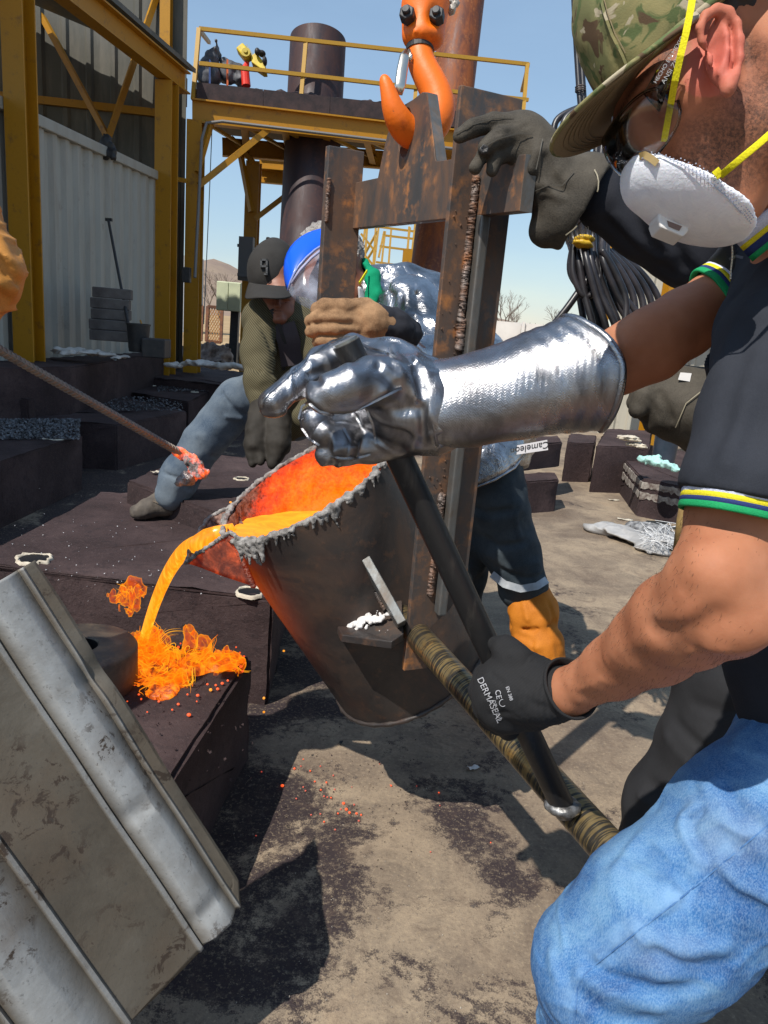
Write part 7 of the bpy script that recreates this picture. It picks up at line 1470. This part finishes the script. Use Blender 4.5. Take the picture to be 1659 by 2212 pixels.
pq = hit(s, 1479, 814, off=.003)[0]; MB().prism([pq + RT * a_ + UP * c_ for a_, c_ in ((-.014, -.006), (.010, -.010), (.014, .007), (-.009, .009))], -_f * .0012).build('paper_scrap', WHITEW, None, origin=pq, label='small white paper scrap stuck on the lower dark leather glove', category='paper')
text_mesh('WELDMEX', hit(s, 1528, 893, off=.002)[0], nrm(RT * .45 + UP * .9), nrm(-RT * .9 + UP * .45), .022, simple('worn_print', (0.30, 0.28, 0.25), None, bump=0), gl2, bend=s)

# ---- worker with the blue face shield
wb = thing('person', 'worker in silver heat coat and blue face shield bending behind the ladle', 'person', (.62, 2.75, 0))
s = Sdf(.03); s.ellp(720, 560, 2.62, 62, 72, .085, 10); s.ellp(700, 610, 2.60, 40, 45, .06, 0); s.ellp(668, 600, 2.58, 10, 14, .02); s.ch([(745, 610, 2.64, 38), (800, 650, 2.68, 44)]); s.ch([(850, 690, 2.76, 50), (1000, 850, 2.84, 60), (1050, 960, 2.9, 50)]); s.ch([(870, 680, 2.55, 40), (915, 790, 2.35, 34), (830, 712, 2.10, 26), (760, 700, 2.07, 24)]); s.build('body', DSKIN, wb, h=.010)
s = Sdf(.012); s.ellp(700, 530, 2.63, 62, 48, .08, -25); s.ellp(735, 545, 2.63, 52, 56, .085, 0); s.ellp(680, 612, 2.50, 80, 60, .10, 0, op='-', k=.01); s.disp = lambda p: fbm(p * 70, 3) * .010; s.pad = .012; s.build('grey_hair', simple('grey_hair', (0.16, 0.14, 0.13), (0.42, 0.39, 0.36), 90, 0.8, bump=0.8, bscale=160, bd=.01), wb, h=.005)
# shield: curved sheets
SHB = Mat('blue_plastic', (0.005, 0.10, 0.75), 0.28, 0, 0.5); SHB.bump(SHB.noise(60, 4), 0.08, 0.002); SHB = SHB.m
SHC = bpy.data.materials.new('scratched_visor'); SHC.use_nodes = True; n = SHC.node_tree.nodes; l = SHC.node_tree.links; bb = n['Principled BSDF']; bb.inputs['Roughness'].default_value = 0.15; bb.inputs['Base Color'].default_value = (.5, .52, .6, 1)
nx = n.new('ShaderNodeTexNoise'); nx.inputs['Scale'].default_value = 14; nx.inputs['Detail'].default_value = 8; tcx = n.new('ShaderNodeTexCoord'); l.new(tcx.outputs['Object'], nx.inputs[0]); rx = n.new('ShaderNodeValToRGB'); rx.color_ramp.elements[0].position = .45; rx.color_ramp.elements[0].color = (.10, .10, .10, 1); rx.color_ramp.elements[1].position = .72; rx.color_ramp.elements[1].color = (.55, .55, .55, 1); l.new(nx.outputs[0], rx.inputs[0]); tx = n.new('ShaderNodeBsdfTransparent'); tx.inputs[0].default_value = (.88, .9, .95, 1); mxs = n.new('ShaderNodeMixShader'); l.new(rx.outputs[0], mxs.inputs[0]); l.new(tx.outputs[0], mxs.inputs[1]); l.new(bb.outputs[0], mxs.inputs[2]); l.new(mxs.outputs[0], n['Material Output'].inputs[0])
def sheet(rows, mat, name, parent, th=.003, sub=1):
    nv_ = len(rows[0]); vs = [q for r in rows for q in r]; fs = [(i * nv_ + j, (i + 1) * nv_ + j, (i + 1) * nv_ + j + 1, i * nv_ + j + 1) for i in range(len(rows) - 1) for j in range(nv_ - 1)]
    o = mesh_obj(name, vs, fs, mat, parent, smooth=True); sb = o.modifiers.new('sub', 'SUBSURF'); sb.levels = sb.render_levels = sub; md = o.modifiers.new('s', 'SOLIDIFY'); md.thickness = th; return o
outer_ = [(617, 622), (611, 590), (613, 560), (625, 532), (648, 510), (675, 497), (702, 491), (740, 492)]; inner_ = [(622, 628), (628, 608), (636, 590), (646, 574), (662, 556), (680, 540), (702, 526), (740, 512)]
dep = [2.46, 2.45, 2.45, 2.46, 2.47, 2.49, 2.51, 2.55]
rows = []
for k in range(5):
    t_ = k / 4; rows.append([P(a_[0] * (1 - t_) + c_[0] * t_, a_[1] * (1 - t_) + c_[1] * t_, d_ - .06 * math.sin(t_ * 1.5)) for a_, c_, d_ in zip(outer_, inner_, dep)])
sheet(rows, SHB, 'blue_crown', wb)
rows2 = [[P(x, y, d_) for x, y, d_ in ((622, 628, 2.40), (628, 608, 2.39), (636, 590, 2.385), (646, 574, 2.385), (662, 556, 2.39), (680, 540, 2.41), (702, 526, 2.43), (740, 512, 2.47))]]
bot_ = [(636, 648), (655, 662), (675, 670), (690, 672), (704, 674), (722, 676), (740, 676), (765, 670)]
for t_ in (.33, .66, 1.0): rows2.append([P(a_[0] * (1 - t_) + c_[0] * t_, a_[1] * (1 - t_) + c_[1] * t_, d_ - .03 * math.sin(t_ * 2.6)) for a_, c_, d_ in zip([(622, 628), (628, 608), (636, 590), (646, 574), (662, 556), (680, 540), (702, 526), (740, 512)], bot_, [2.40, 2.39, 2.385, 2.385, 2.39, 2.41, 2.43, 2.47])])
sheet(rows2, SHC, 'visor', wb, th=.002); MB().tube([r for r in rows2[0]], .004, 6).build('visor_band', simple('visor_strip', (0.25, 0.30, 0.55), None, rough=0.3), wb, smooth=True); MB().tube([P(630, 612, 2.375), P(648, 584, 2.37), P(672, 558, 2.375), P(700, 536, 2.4)], .0045, 6).build('visor_band', simple('visor_strip_b', (0.35, 0.35, 0.5), None), wb, smooth=True)
MB().prism([P(772, 612, 2.48), P(784, 622, 2.50), P(790, 650, 2.52), P(776, 668, 2.50)], _f * .05).build('dust_mask', VALV, wb, bevel=.01); MB().bar(P(776, 612, 2.47), P(793, 585, 2.52), .009, .003).build('mask_strap', YS, wb)
s = Sdf(.012); s.ch([(794, 575, 2.56, 8), (806, 600, 2.56, 13), (808, 640, 2.55, 14), (800, 675, 2.53, 8)], k=.03); s.ch([(790, 572, 2.62, 10), (770, 560, 2.7, 12)]); s.disp = lambda p: fbm(p * 22, 2) * .006; s.pad = .008; s.build('green_scarf', cloth_mat('green_cloth', (0.0, 0.16, 0.075), (0.0, 0.26, 0.12), 9), wb, h=.005)
SIL2 = Mat('silver_coat_cloth', (0.78, 0.78, 0.80), 0.27, 1.0); n1 = SIL2.noise(7, 6, 0.6); SIL2.set('Base Color', SIL2.ramp(n1, [(0.35, (0.14, 0.14, 0.145)), (0.6, (0.50, 0.50, 0.52))])); SIL2.bump(SIL2.noise(16, 5, 0.6, None, 1.2), 0.45, 0.02); SIL2.bump(SIL2.noise(200, 3, 0.6), 0.25, 0.002); SIL2 = SIL2.m
s = Sdf(.05); s.ch([(842, 660, 2.72, 84), (900, 700, 2.76, 112), (1000, 840, 2.84, 118), (1050, 930, 2.88, 98), (1045, 975, 2.9, 100)], k=.05); s.ch([(820, 640, 2.7, 60), (830, 720, 2.6, 60)], k=.03); s.ch([(885, 665, 2.56, 62), (925, 770, 2.42, 52), (905, 800, 2.32, 46), (850, 740, 2.16, 38)], k=.03)
s.ch([(1060, 950, 2.86, 80), (1078, 1000, 2.86, 54)], k=.04)
for ln, w_, a_ in (([(830, 600), (850, 640), (845, 700)], .014, -.014), ([(860, 590), (880, 630), (880, 700), (900, 760)], .014, .012), ([(900, 600), (900, 650), (930, 720)], .014, -.014), ([(860, 640), (900, 620), (945, 640)], .014, .012), ([(850, 720), (890, 740), (940, 740)], .014, -.014), ([(860, 760), (900, 770), (930, 790)], .012, .010)): crs(s, ln, w_, a_)
s.disp = lambda p: s.crease_disp(p) + np.exp(-(pnoise(p * V(4, 6, 7) + 2) / .16) ** 2) * .012 + pnoise(p * 9) * .005; s.pad = .025; s.plane(P(1065, 1022, 2.85), nrm(-UP + RT * -.25 * -1), k=.004); s.build('silver_coat', SIL2, wb, h=.007)
hem = [P(x, y, d_) for x, y, d_ in ((1134, 978, 2.76), (1112, 1010, 2.68), (1070, 1036, 2.64), (1030, 1052, 2.64), (998, 1062, 2.67), (975, 1066, 2.72))]; top_h = [P(x, y, d_) for x, y, d_ in ((1130, 925, 2.78), (1100, 925, 2.70), (1060, 925, 2.66), (1020, 925, 2.66), (985, 925, 2.69), (962, 925, 2.74))]
sheet([top_h, [(a_ + c_) / 2 - _f * .02 for a_, c_ in zip(top_h, hem)], hem], SIL2, 'coat_skirt', wb, th=.004, sub=2); MB().tube(hem, .005, 6).build('coat_hem', SIL2, wb, smooth=True)
NAVY = cloth_mat('dusty_navy_trousers', (0.012, 0.022, 0.032), (0.07, 0.085, 0.095), 5, 500, 0.85, 0.3, 0, 0.45, 0.78)
s = Sdf(.04); s.ch([(1050, 1010, 2.85, 84), (1070, 1090, 2.84, 70), (1100, 1180, 2.88, 62), (1128, 1262, 2.92, 56)], k=.03); s.ch([(1040, 1010, 2.95, 80), (1010, 1150, 3.0, 60), (985, 1300, 3.1, 52), (985, 1420, 3.2, 50)], k=.03)
for ln, w_, a_ in (([(1010, 1090), (1050, 1110), (1110, 1100)], .016, -.012), ([(1040, 1160), (1080, 1180), (1140, 1170)], .014, -.010), ([(1060, 1200), (1100, 1225), (1160, 1215)], .014, .010), ([(1100, 1030), (1110, 1100), (1125, 1160)], .012, .008), ([(1090, 1230), (1130, 1250), (1170, 1240)], .012, -.010)): crs(s, ln, w_, a_)
s.disp = lambda p: s.crease_disp(p) + fbm(p * 8, 2) * .012; s.pad = .02; tb_ = s.build('work_trousers', NAVY, wb, h=.008); ts = Sdf(.04); ts.pr = list(s.pr)
ribbon(ts, [(1062, 1240), (1090, 1262), (1125, 1272), (1160, 1266), (1182, 1252)], .028, .002, 'reflective_band', simple('reflective_grey', (0.42, 0.44, 0.46), (0.3, 0.32, 0.34), 30, 0.35, 0.3), tb_, lift=.012)
SPAT = cloth_mat('orange_leather_spats', (0.34, 0.10, 0.008), (0.50, 0.17, 0.015), 6, 400, 0.7)
s = Sdf(.03); s.ch([(1145, 1296, 2.92, 48), (1152, 1330, 2.90, 54), (1150, 1355, 2.90, 47), (1165, 1400, 2.88, 54), (1170, 1450, 2.88, 56), (1168, 1470, 2.9, 54)], k=.01)
for ln, w_, a_ in (([(1100, 1350), (1150, 1362), (1200, 1345)], .012, -.014), ([(1130, 1300), (1140, 1340)], .010, .008), ([(1185, 1300), (1195, 1340)], .010, -.008), ([(1115, 1380), (1160, 1400), (1210, 1385)], .012, .010), ([(1150, 1390), (1160, 1440)], .008, -.008), ([(1190, 1390), (1200, 1440)], .008, .008)): crs(s, ln, w_, a_)
s.disp = lambda p: s.crease_disp(p) + fbm(p * 11, 2) * .010; s.pad = .02; s.build('spat', SPAT, wb, h=.006)
s = Sdf(.03); fq = G(1165, 1500); s.chain([(fq + V(0, 0, .08), .06), (fq + V(-.12, -.05, .05), .045)]); s.chain([(P(985, 1420, 3.2), .06), (V(P(985, 1420, 3.2)[0], P(985, 1420, 3.2)[1], .05), .05)]); s.build('boots', BLACK, wb, h=.012)
SUEDE = cloth_mat('worn_tan_suede', (0.13, 0.07, 0.036), (0.34, 0.20, 0.105), 12, 260, 0.9, 0.6, 0, 0.35, 0.65)
s = Sdf(.012); s.ch([(830, 705, 2.08, 38), (795, 700, 2.06, 44), (765, 698, 2.05, 44)], k=.02)
s.ch([(790, 668, 2.05, 24), (740, 664, 2.00, 19), (700, 662, 1.985, 17), (684, 668, 2.00, 15)], k=.004); s.ch([(785, 690, 2.04, 22), (725, 687, 1.985, 18), (682, 688, 1.98, 16), (671, 694, 2.0, 14)], k=.003); s.ch([(780, 714, 2.04, 22), (722, 711, 1.985, 17), (682, 713, 1.98, 15), (672, 716, 2.0, 13)], k=.003); s.ch([(785, 735, 2.04, 20), (730, 735, 2.0, 16), (695, 737, 1.99, 14), (686, 740, 2.01, 12)], k=.003)
for ln, w_, a_ in (([(690, 676), (730, 676), (775, 680)], .006, -.006), ([(685, 700), (730, 699), (775, 702)], .006, -.006), ([(690, 725), (735, 724), (775, 725)], .005, -.005), ([(770, 668), (785, 700), (780, 730)], .008, -.004)): crs(s, ln, w_, a_)
s.disp = lambda p: s.crease_disp(p) + fbm(p * 34, 2) * .0026; s.pad = .008; s.build('suede_glove', SUEDE, wb, h=.004)
s = Sdf(.012); s.ch([(826, 700, 2.08, 42), (850, 712, 2.10, 40), (878, 722, 2.14, 34)], k=.02); s.disp = lambda p: fbm(p * 24, 2) * .006; s.pad = .008; s.build('dark_cuff', JACK, wb, h=.005)

# ---- worker in cap and olive jacket
wc_ = thing('person', 'worker in black cap and olive ribbed jacket leaning in with one leg forward', 'person', G(370, 1105, .42))
s = Sdf(.02); s.ellp(596, 590, 3.32, 44, 58, .09, 12); s.ellp(603, 640, 3.28, 36, 42, .06, 8); s.ellp(604, 672, 3.275, 33, 28, .050, 5); s.ch([(600, 636, 3.225, 5), (599, 654, 3.212, 5)], k=.010); s.ellp(599, 661, 3.212, 8, 5, .010, k=.006); s.ellp(600, 674, 3.222, 13, 2.6, .008, 4, k=.004); s.ellp(600, 680, 3.222, 11, 2.8, .008, 4, k=.004); s.ellp(604, 692, 3.235, 15, 9, .03)
s.ellp(583, 649, 3.222, 9, 4, .010, 4, k=.008, op='-'); s.ellp(617, 652, 3.225, 9, 4, .010, 4, k=.008, op='-'); s.ellp(582, 643, 3.205, 12, 3, .012, 5, k=.008); s.ellp(618, 647, 3.205, 12, 3, .012, 5, k=.008); s.ch([(625, 670, 3.36, 32), (650, 720, 3.42, 40)]); s.ch([(640, 730, 3.45, 80), (620, 880, 3.6, 70)]); s.ch([(570, 740, 3.25, 24), (560, 900, 3.10, 18)]); s.build('body', DSKIN, wc_, h=.0055)
for x_, y_ in ((584, 652), (617, 655)): MB().sphere(P(x_, y_ - 1, 3.242), .008, 10).build('eye', simple('eye_dark', (0.05, 0.03, 0.03), None, rough=0.2, bump=0), wc_, smooth=True)
CAPB = cloth_mat('dark_cap_cloth', (0.022, 0.020, 0.018), (0.036, 0.033, 0.030), 6, 600)
s = Sdf(.02); s.ellp(587, 583, 3.33, 52, 68, .115, 12); s.plane(P(590, 622, 3.2), nrm(-UP + RT * .05 + Lh * .25), k=.006); s.disp = lambda p: fbm(p * 9, 2) * .004; s.pad = .006; cp_ = s.build('cap', CAPB, wc_, h=.006)
rows = []
for t_ in (0, .35, .7, 1.0): rows.append([P(x + (x2 - x) * t_, y + (y2 - y) * t_, d_ + (d2 - d_) * t_) for (x, y, d_), (x2, y2, d2) in zip(((537, 608, 3.30), (545, 612, 3.24), (565, 614, 3.20), (588, 616, 3.19), (612, 618, 3.20), (636, 618, 3.26)), ((527, 646, 3.24), (540, 645, 3.13), (562, 641, 3.07), (588, 643, 3.05), (610, 645, 3.08), (632, 640, 3.17)))])
sheet(rows, CAPB, 'cap_brim', cp_, th=.006, sub=2); MB().lathe(P(579, 516, 3.33), UP, [(0, .008), (.008, .006), (.01, 0)], 10).build('cap_button', CAPB, cp_, smooth=True)
eg = hit(s, 571, 578)[0]; EMBR = simple('cap_badge', (0.012, 0.012, 0.012), (0.06, 0.06, 0.06), 40, 0.4)
for (a_, c_, e_, g_2) in ((-.016, .034, .016, .026), (-.016, .034, -.008, .0), (.008, .034, .016, -.036), (-.016, .006, .016, -.002), (.0, -.028, .016, -.036)):
    MB().prism([eg - _f * .012 + RT * a_ + UP * c_, eg - _f * .012 + RT * e_ + UP * c_, eg - _f * .012 + RT * e_ + UP * g_2, eg - _f * .012 + RT * a_ + UP * g_2], _f * .016).build('badge_bar', EMBR, cp_)
OLV = Mat('olive_ribbed_knit', (0.10, 0.085, 0.045), 0.9, 0, 0.2); wv = OLV.wave(42, OLV.vec(rot=(0, .9, 0)), 0.6, 2, 'X'); OLV.set('Base Color', OLV.mix(wv, (0.050, 0.043, 0.024), (0.135, 0.115, 0.065))); OLV.bump(wv, 0.6, 0.004); OLV = OLV.m
s = Sdf(.03); s.ch([(585, 700, 3.35, 58), (640, 720, 3.42, 72), (650, 800, 3.5, 78), (630, 880, 3.58, 70)], k=.05); s.ch([(562, 690, 3.30, 32), (556, 760, 3.18, 36), (562, 830, 3.10, 32), (572, 872, 3.07, 28)], k=.03); s.ch([(690, 740, 3.3, 36), (690, 850, 3.1, 32), (660, 900, 3.0, 26)], k=.03); s.ch([(565, 665, 3.32, 26), (545, 690, 3.30, 24)], k=.02)
for ln, w_, a_ in (([(560, 700), (590, 760), (600, 830)], .016, -.012), ([(530, 790), (560, 805), (600, 800)], .012, -.012), ([(530, 810), (560, 825), (595, 820)], .012, .010), ([(545, 840), (575, 850)], .010, -.008), ([(640, 700), (640, 780), (630, 860)], .012, -.012)): crs(s, ln, w_, a_)
s.disp = lambda p: s.crease_disp(p) + fbm(p * 9, 2) * .010; s.pad = .02; oj = s.build('olive_jacket', OLV, wc_, h=.007)
js = Sdf(.03); js.pr = list(s.pr); ribbon(js, [(586, 668), (602, 700), (615, 740), (612, 800)], .016, .004, 'zip', BLACK, oj, lift=.008); ribbon(js, [(612, 700), (625, 740), (632, 790)], .10, .004, 'grey_undershirt', cloth_mat('grey_tee', (0.05, 0.04, 0.045), (0.08, 0.065, 0.07), 5), oj, lift=.004)
s = Sdf(.012); s.ch([(565, 880, 3.06, 26), (555, 930, 3.02, 24), (553, 960, 3.0, 26)], k=.02); s.ch([(545, 960, 3.0, 15), (545, 1000, 2.98, 11)]); s.ch([(560, 960, 2.99, 14), (563, 998, 2.97, 10)]); s.ch([(600, 900, 3.05, 30), (600, 960, 3.0, 28), (590, 1000, 2.98, 14)]); s.disp = lambda p: fbm(p * 20, 2) * .006; s.pad = .008; s.build('dark_gloves', cloth_mat('dark_brown_leather', (0.012, 0.010, 0.008), (0.035, 0.030, 0.024), 7, 500, 0.75, 0.4), wc_, h=.006)
OJ = cloth_mat('dusty_blue_jeans', (0.022, 0.042, 0.075), (0.16, 0.19, 0.215), 3.0, 500, 0.9, 0.3, 0, 0.38, 0.66)
s = Sdf(.03); s.ch([(640, 880, 3.6, 70), (560, 862, 3.48, 56), (512, 868, 3.40, 47), (440, 955, 3.42, 43), (385, 1035, 3.45, 41), (372, 1062, 3.46, 38)], k=.03)
for ln, w_, a_ in (([(480, 850), (500, 880), (530, 900)], .012, -.014), ([(490, 900), (520, 905)], .010, .012), ([(430, 950), (450, 985), (470, 990)], .012, -.008), ([(350, 1020), (390, 1035), (410, 1060)], .010, -.008)): crs(s, ln, w_, a_)
s.disp = lambda p: s.crease_disp(p) + fbm(p * 8, 2) * .010; s.pad = .02; s.build('jeans', OJ, wc_, h=.007)
s = Sdf(.012); bq = G(345, 1112, .42); s.ch([(368, 1060, 3.50, 27), (360, 1085, 3.50, 29)], k=.03); s.ch([(350, 1088, 3.49, 28), (318, 1100, 3.46, 21), (300, 1106, 3.44, 19)], k=.02); s.plane(V(0, 0, .425), -Z, k=.004); s.disp = lambda p: fbm(p * 25, 2) * .004; s.pad = .006; bt_ = s.build('work_boot', simple('worn_grey_boot', (0.055, 0.045, 0.038), (0.14, 0.115, 0.09), 12, 0.75, bump=0.4, bscale=50), wc_, h=.005)
for k in range(4): ribbon(s, [(330 + k * 7, 1082 - k * 6), (345 + k * 7, 1088 - k * 6)], .006, .003, 'boot_lace', simple('lace', (0.12, 0.09, 0.06), None, bump=0), bt_, lift=.002, n=3)

# ---- leather sleeve at the left edge
we = thing('person', 'worker at the left edge, only a yellow leather sleeve in view, holding the rebar', 'person', (-1.05, 1.25, 0))
TAN = cloth_mat('yellow_welding_leather', (0.33, 0.13, 0.02), (0.50, 0.22, 0.05), 5, 300, 0.6)
s = Sdf(.03); s.ch([(-150, 420, 1.45, 120), (-70, 560, 1.42, 92), (-52, 600, 1.40, 84), (-70, 640, 1.40, 60)], k=.03); s.ch([(-70, 660, 1.4, 60), (-120, 715, 1.4, 45)])
for ln, w_, a_ in (([(0, 520), (12, 560), (35, 585)], .012, .010), ([(0, 560), (15, 595), (30, 605)], .010, -.010), ([(0, 600), (15, 620), (30, 630)], .010, .010), ([(0, 635), (15, 645)], .008, -.010)): crs(s, ln, w_, a_)
s.disp = lambda p: s.crease_disp(p) + fbm(p * 10, 2) * .008 + np.exp(-(pnoise(p * V(9, 9, 22) + 3) / .12) ** 2) * .008; s.pad = .03; s.build('leather_sleeve', TAN, we, h=.006)
s = Sdf(.05); s.chain([(V(-1.25, 1.2, 1.35), .16), (V(-1.25, 1.15, .9), .17)]); s.chain([(V(-1.2, 1.2, 1.62), .10), (V(-1.22, 1.2, 1.45), .07)]); s.chain([(V(-1.3, 1.2, .85), .11), (V(-1.3, 1.2, .05), .08)]); s.chain([(V(-1.15, 1.1, .85), .11), (V(-1.12, 1.1, .05), .08)]); s.cap(V(-1.2, 1.2, 1.4), P(-150, 420, 1.45), .08, .07); s.cap(P(-70, 660, 1.4), P(-110, 700, 1.43), .05, .045); s.build('body', TAN, we, h=.014)
# ================================================================ hanging cables
CBL = Mat('black_rubber_cable', (0.012, 0.012, 0.014), 0.38, 0, 0.5); CBL.set('Base Color', CBL.ramp(CBL.noise(14, 5), [(0.4, (0.010, 0.010, 0.012)), (0.7, (0.04, 0.035, 0.04))])); CBL = CBL.m
cbt = thing('cable_bundle', 'bundle of black cables hanging behind the cap and coiled below, tied with wire', 'cable', P(1300, 700, 2.0))
def cable(pts, r=.009, name='cable', n=10):
    # smooth Catmull-Rom through the points
    A = [P(*q) for q in pts]; A = [A[0]] + A + [A[-1]]; out = []
    for i in range(1, len(A) - 2):
        for k in range(8):
            t_ = k / 8; p0, p1, p2, p3 = A[i - 1], A[i], A[i + 1], A[i + 2]
            out.append(.5 * ((2 * p1) + (-p0 + p2) * t_ + (2 * p0 - 5 * p1 + 4 * p2 - p3) * t_ ** 2 + (-p0 + 3 * p1 - 3 * p2 + p3) * t_ ** 3))
    out.append(A[-1]); return MB().tube(out, r, n).build(name, CBL, cbt, smooth=True)
for k, dx in enumerate((0, 9)): cable([(1238 + dx, -60, 1.95), (1243 + dx, 60, 1.95), (1250 + dx, 180, 1.95), (1254 + dx, 240, 1.95), (1250 + dx * 2, 330, 1.96), (1240 + dx * 3, 420, 1.97)], .0078)
for yy in (188, 193, 197): 
    q = P(1254, yy, 1.945); MB().tube([q + .013 * (math.cos(a_) * RT + math.sin(a_) * _f) + UP * .002 * math.sin(a_) for a_ in np.linspace(0, 2 * math.pi, 16, endpoint=False)], .0016, 5, closed=True).build('wire_tie', simple('tie_wire', (0.12, 0.10, 0.09), None, metal=.8, bump=0), cbt, smooth=True)
cable([(1256, 200, 1.93), (1262, 212, 1.92), (1266, 218, 1.93)], .0012)
rs = random.Random(21)
loops = []
for k in range(9):
    x0 = 1200 + k * 14 + rs.uniform(-4, 4); dd = 1.86 + rs.uniform(-.06, .08)
    cable([(1252, 232, dd), (x0 + 4 + k, 262, dd), (x0, 330, dd), (x0 + 3, 420, dd), (1225 + k * 11, 505, dd + .03), (1240 + k * 9, 560, dd), (1252 + k * 12, 640, dd), (1262 + k * 16 + rs.uniform(-5, 5), 705, dd), (1275 + k * 13, 760, dd + .03)], .0085)
for k in range(5):
    dd = 1.80 + k * .03; cable([(1300 + k * 6, 540, dd), (1330 + k * 14, 590, dd), (1352 + k * 18, 650, dd), (1345 + k * 20, 720, dd), (1320 + k * 12, 770, dd)], .0085)
cable([(1318, 545, 1.84), (1272, 600, 1.84), (1225, 665, 1.84), (1185, 715, 1.85), (1160, 745, 1.86)], .009)
for k in range(4):
    dd = 1.83 + k * .03; cable([(1240, 520, dd), (1238 - k * 2, 590, dd), (1262 + k * 4, 640, dd), (1290 + k * 5, 620, dd), (1300 + k * 5, 560, dd)], .008)
for (x_, y_, a_) in ((1262, 517, 0), (1258, 527, 14)):
    s = Sdf(.008); s.ellp(x_, y_, 1.80, 24, 7, .02, a_); s.disp = lambda p: fbm(p * 60, 2) * .004; s.pad = .006; s.build('yellow_tie', simple('yellow_tape', (0.65, 0.42, 0.02), (0.5, 0.3, 0.02), 30, 0.5), cbt, h=.004)
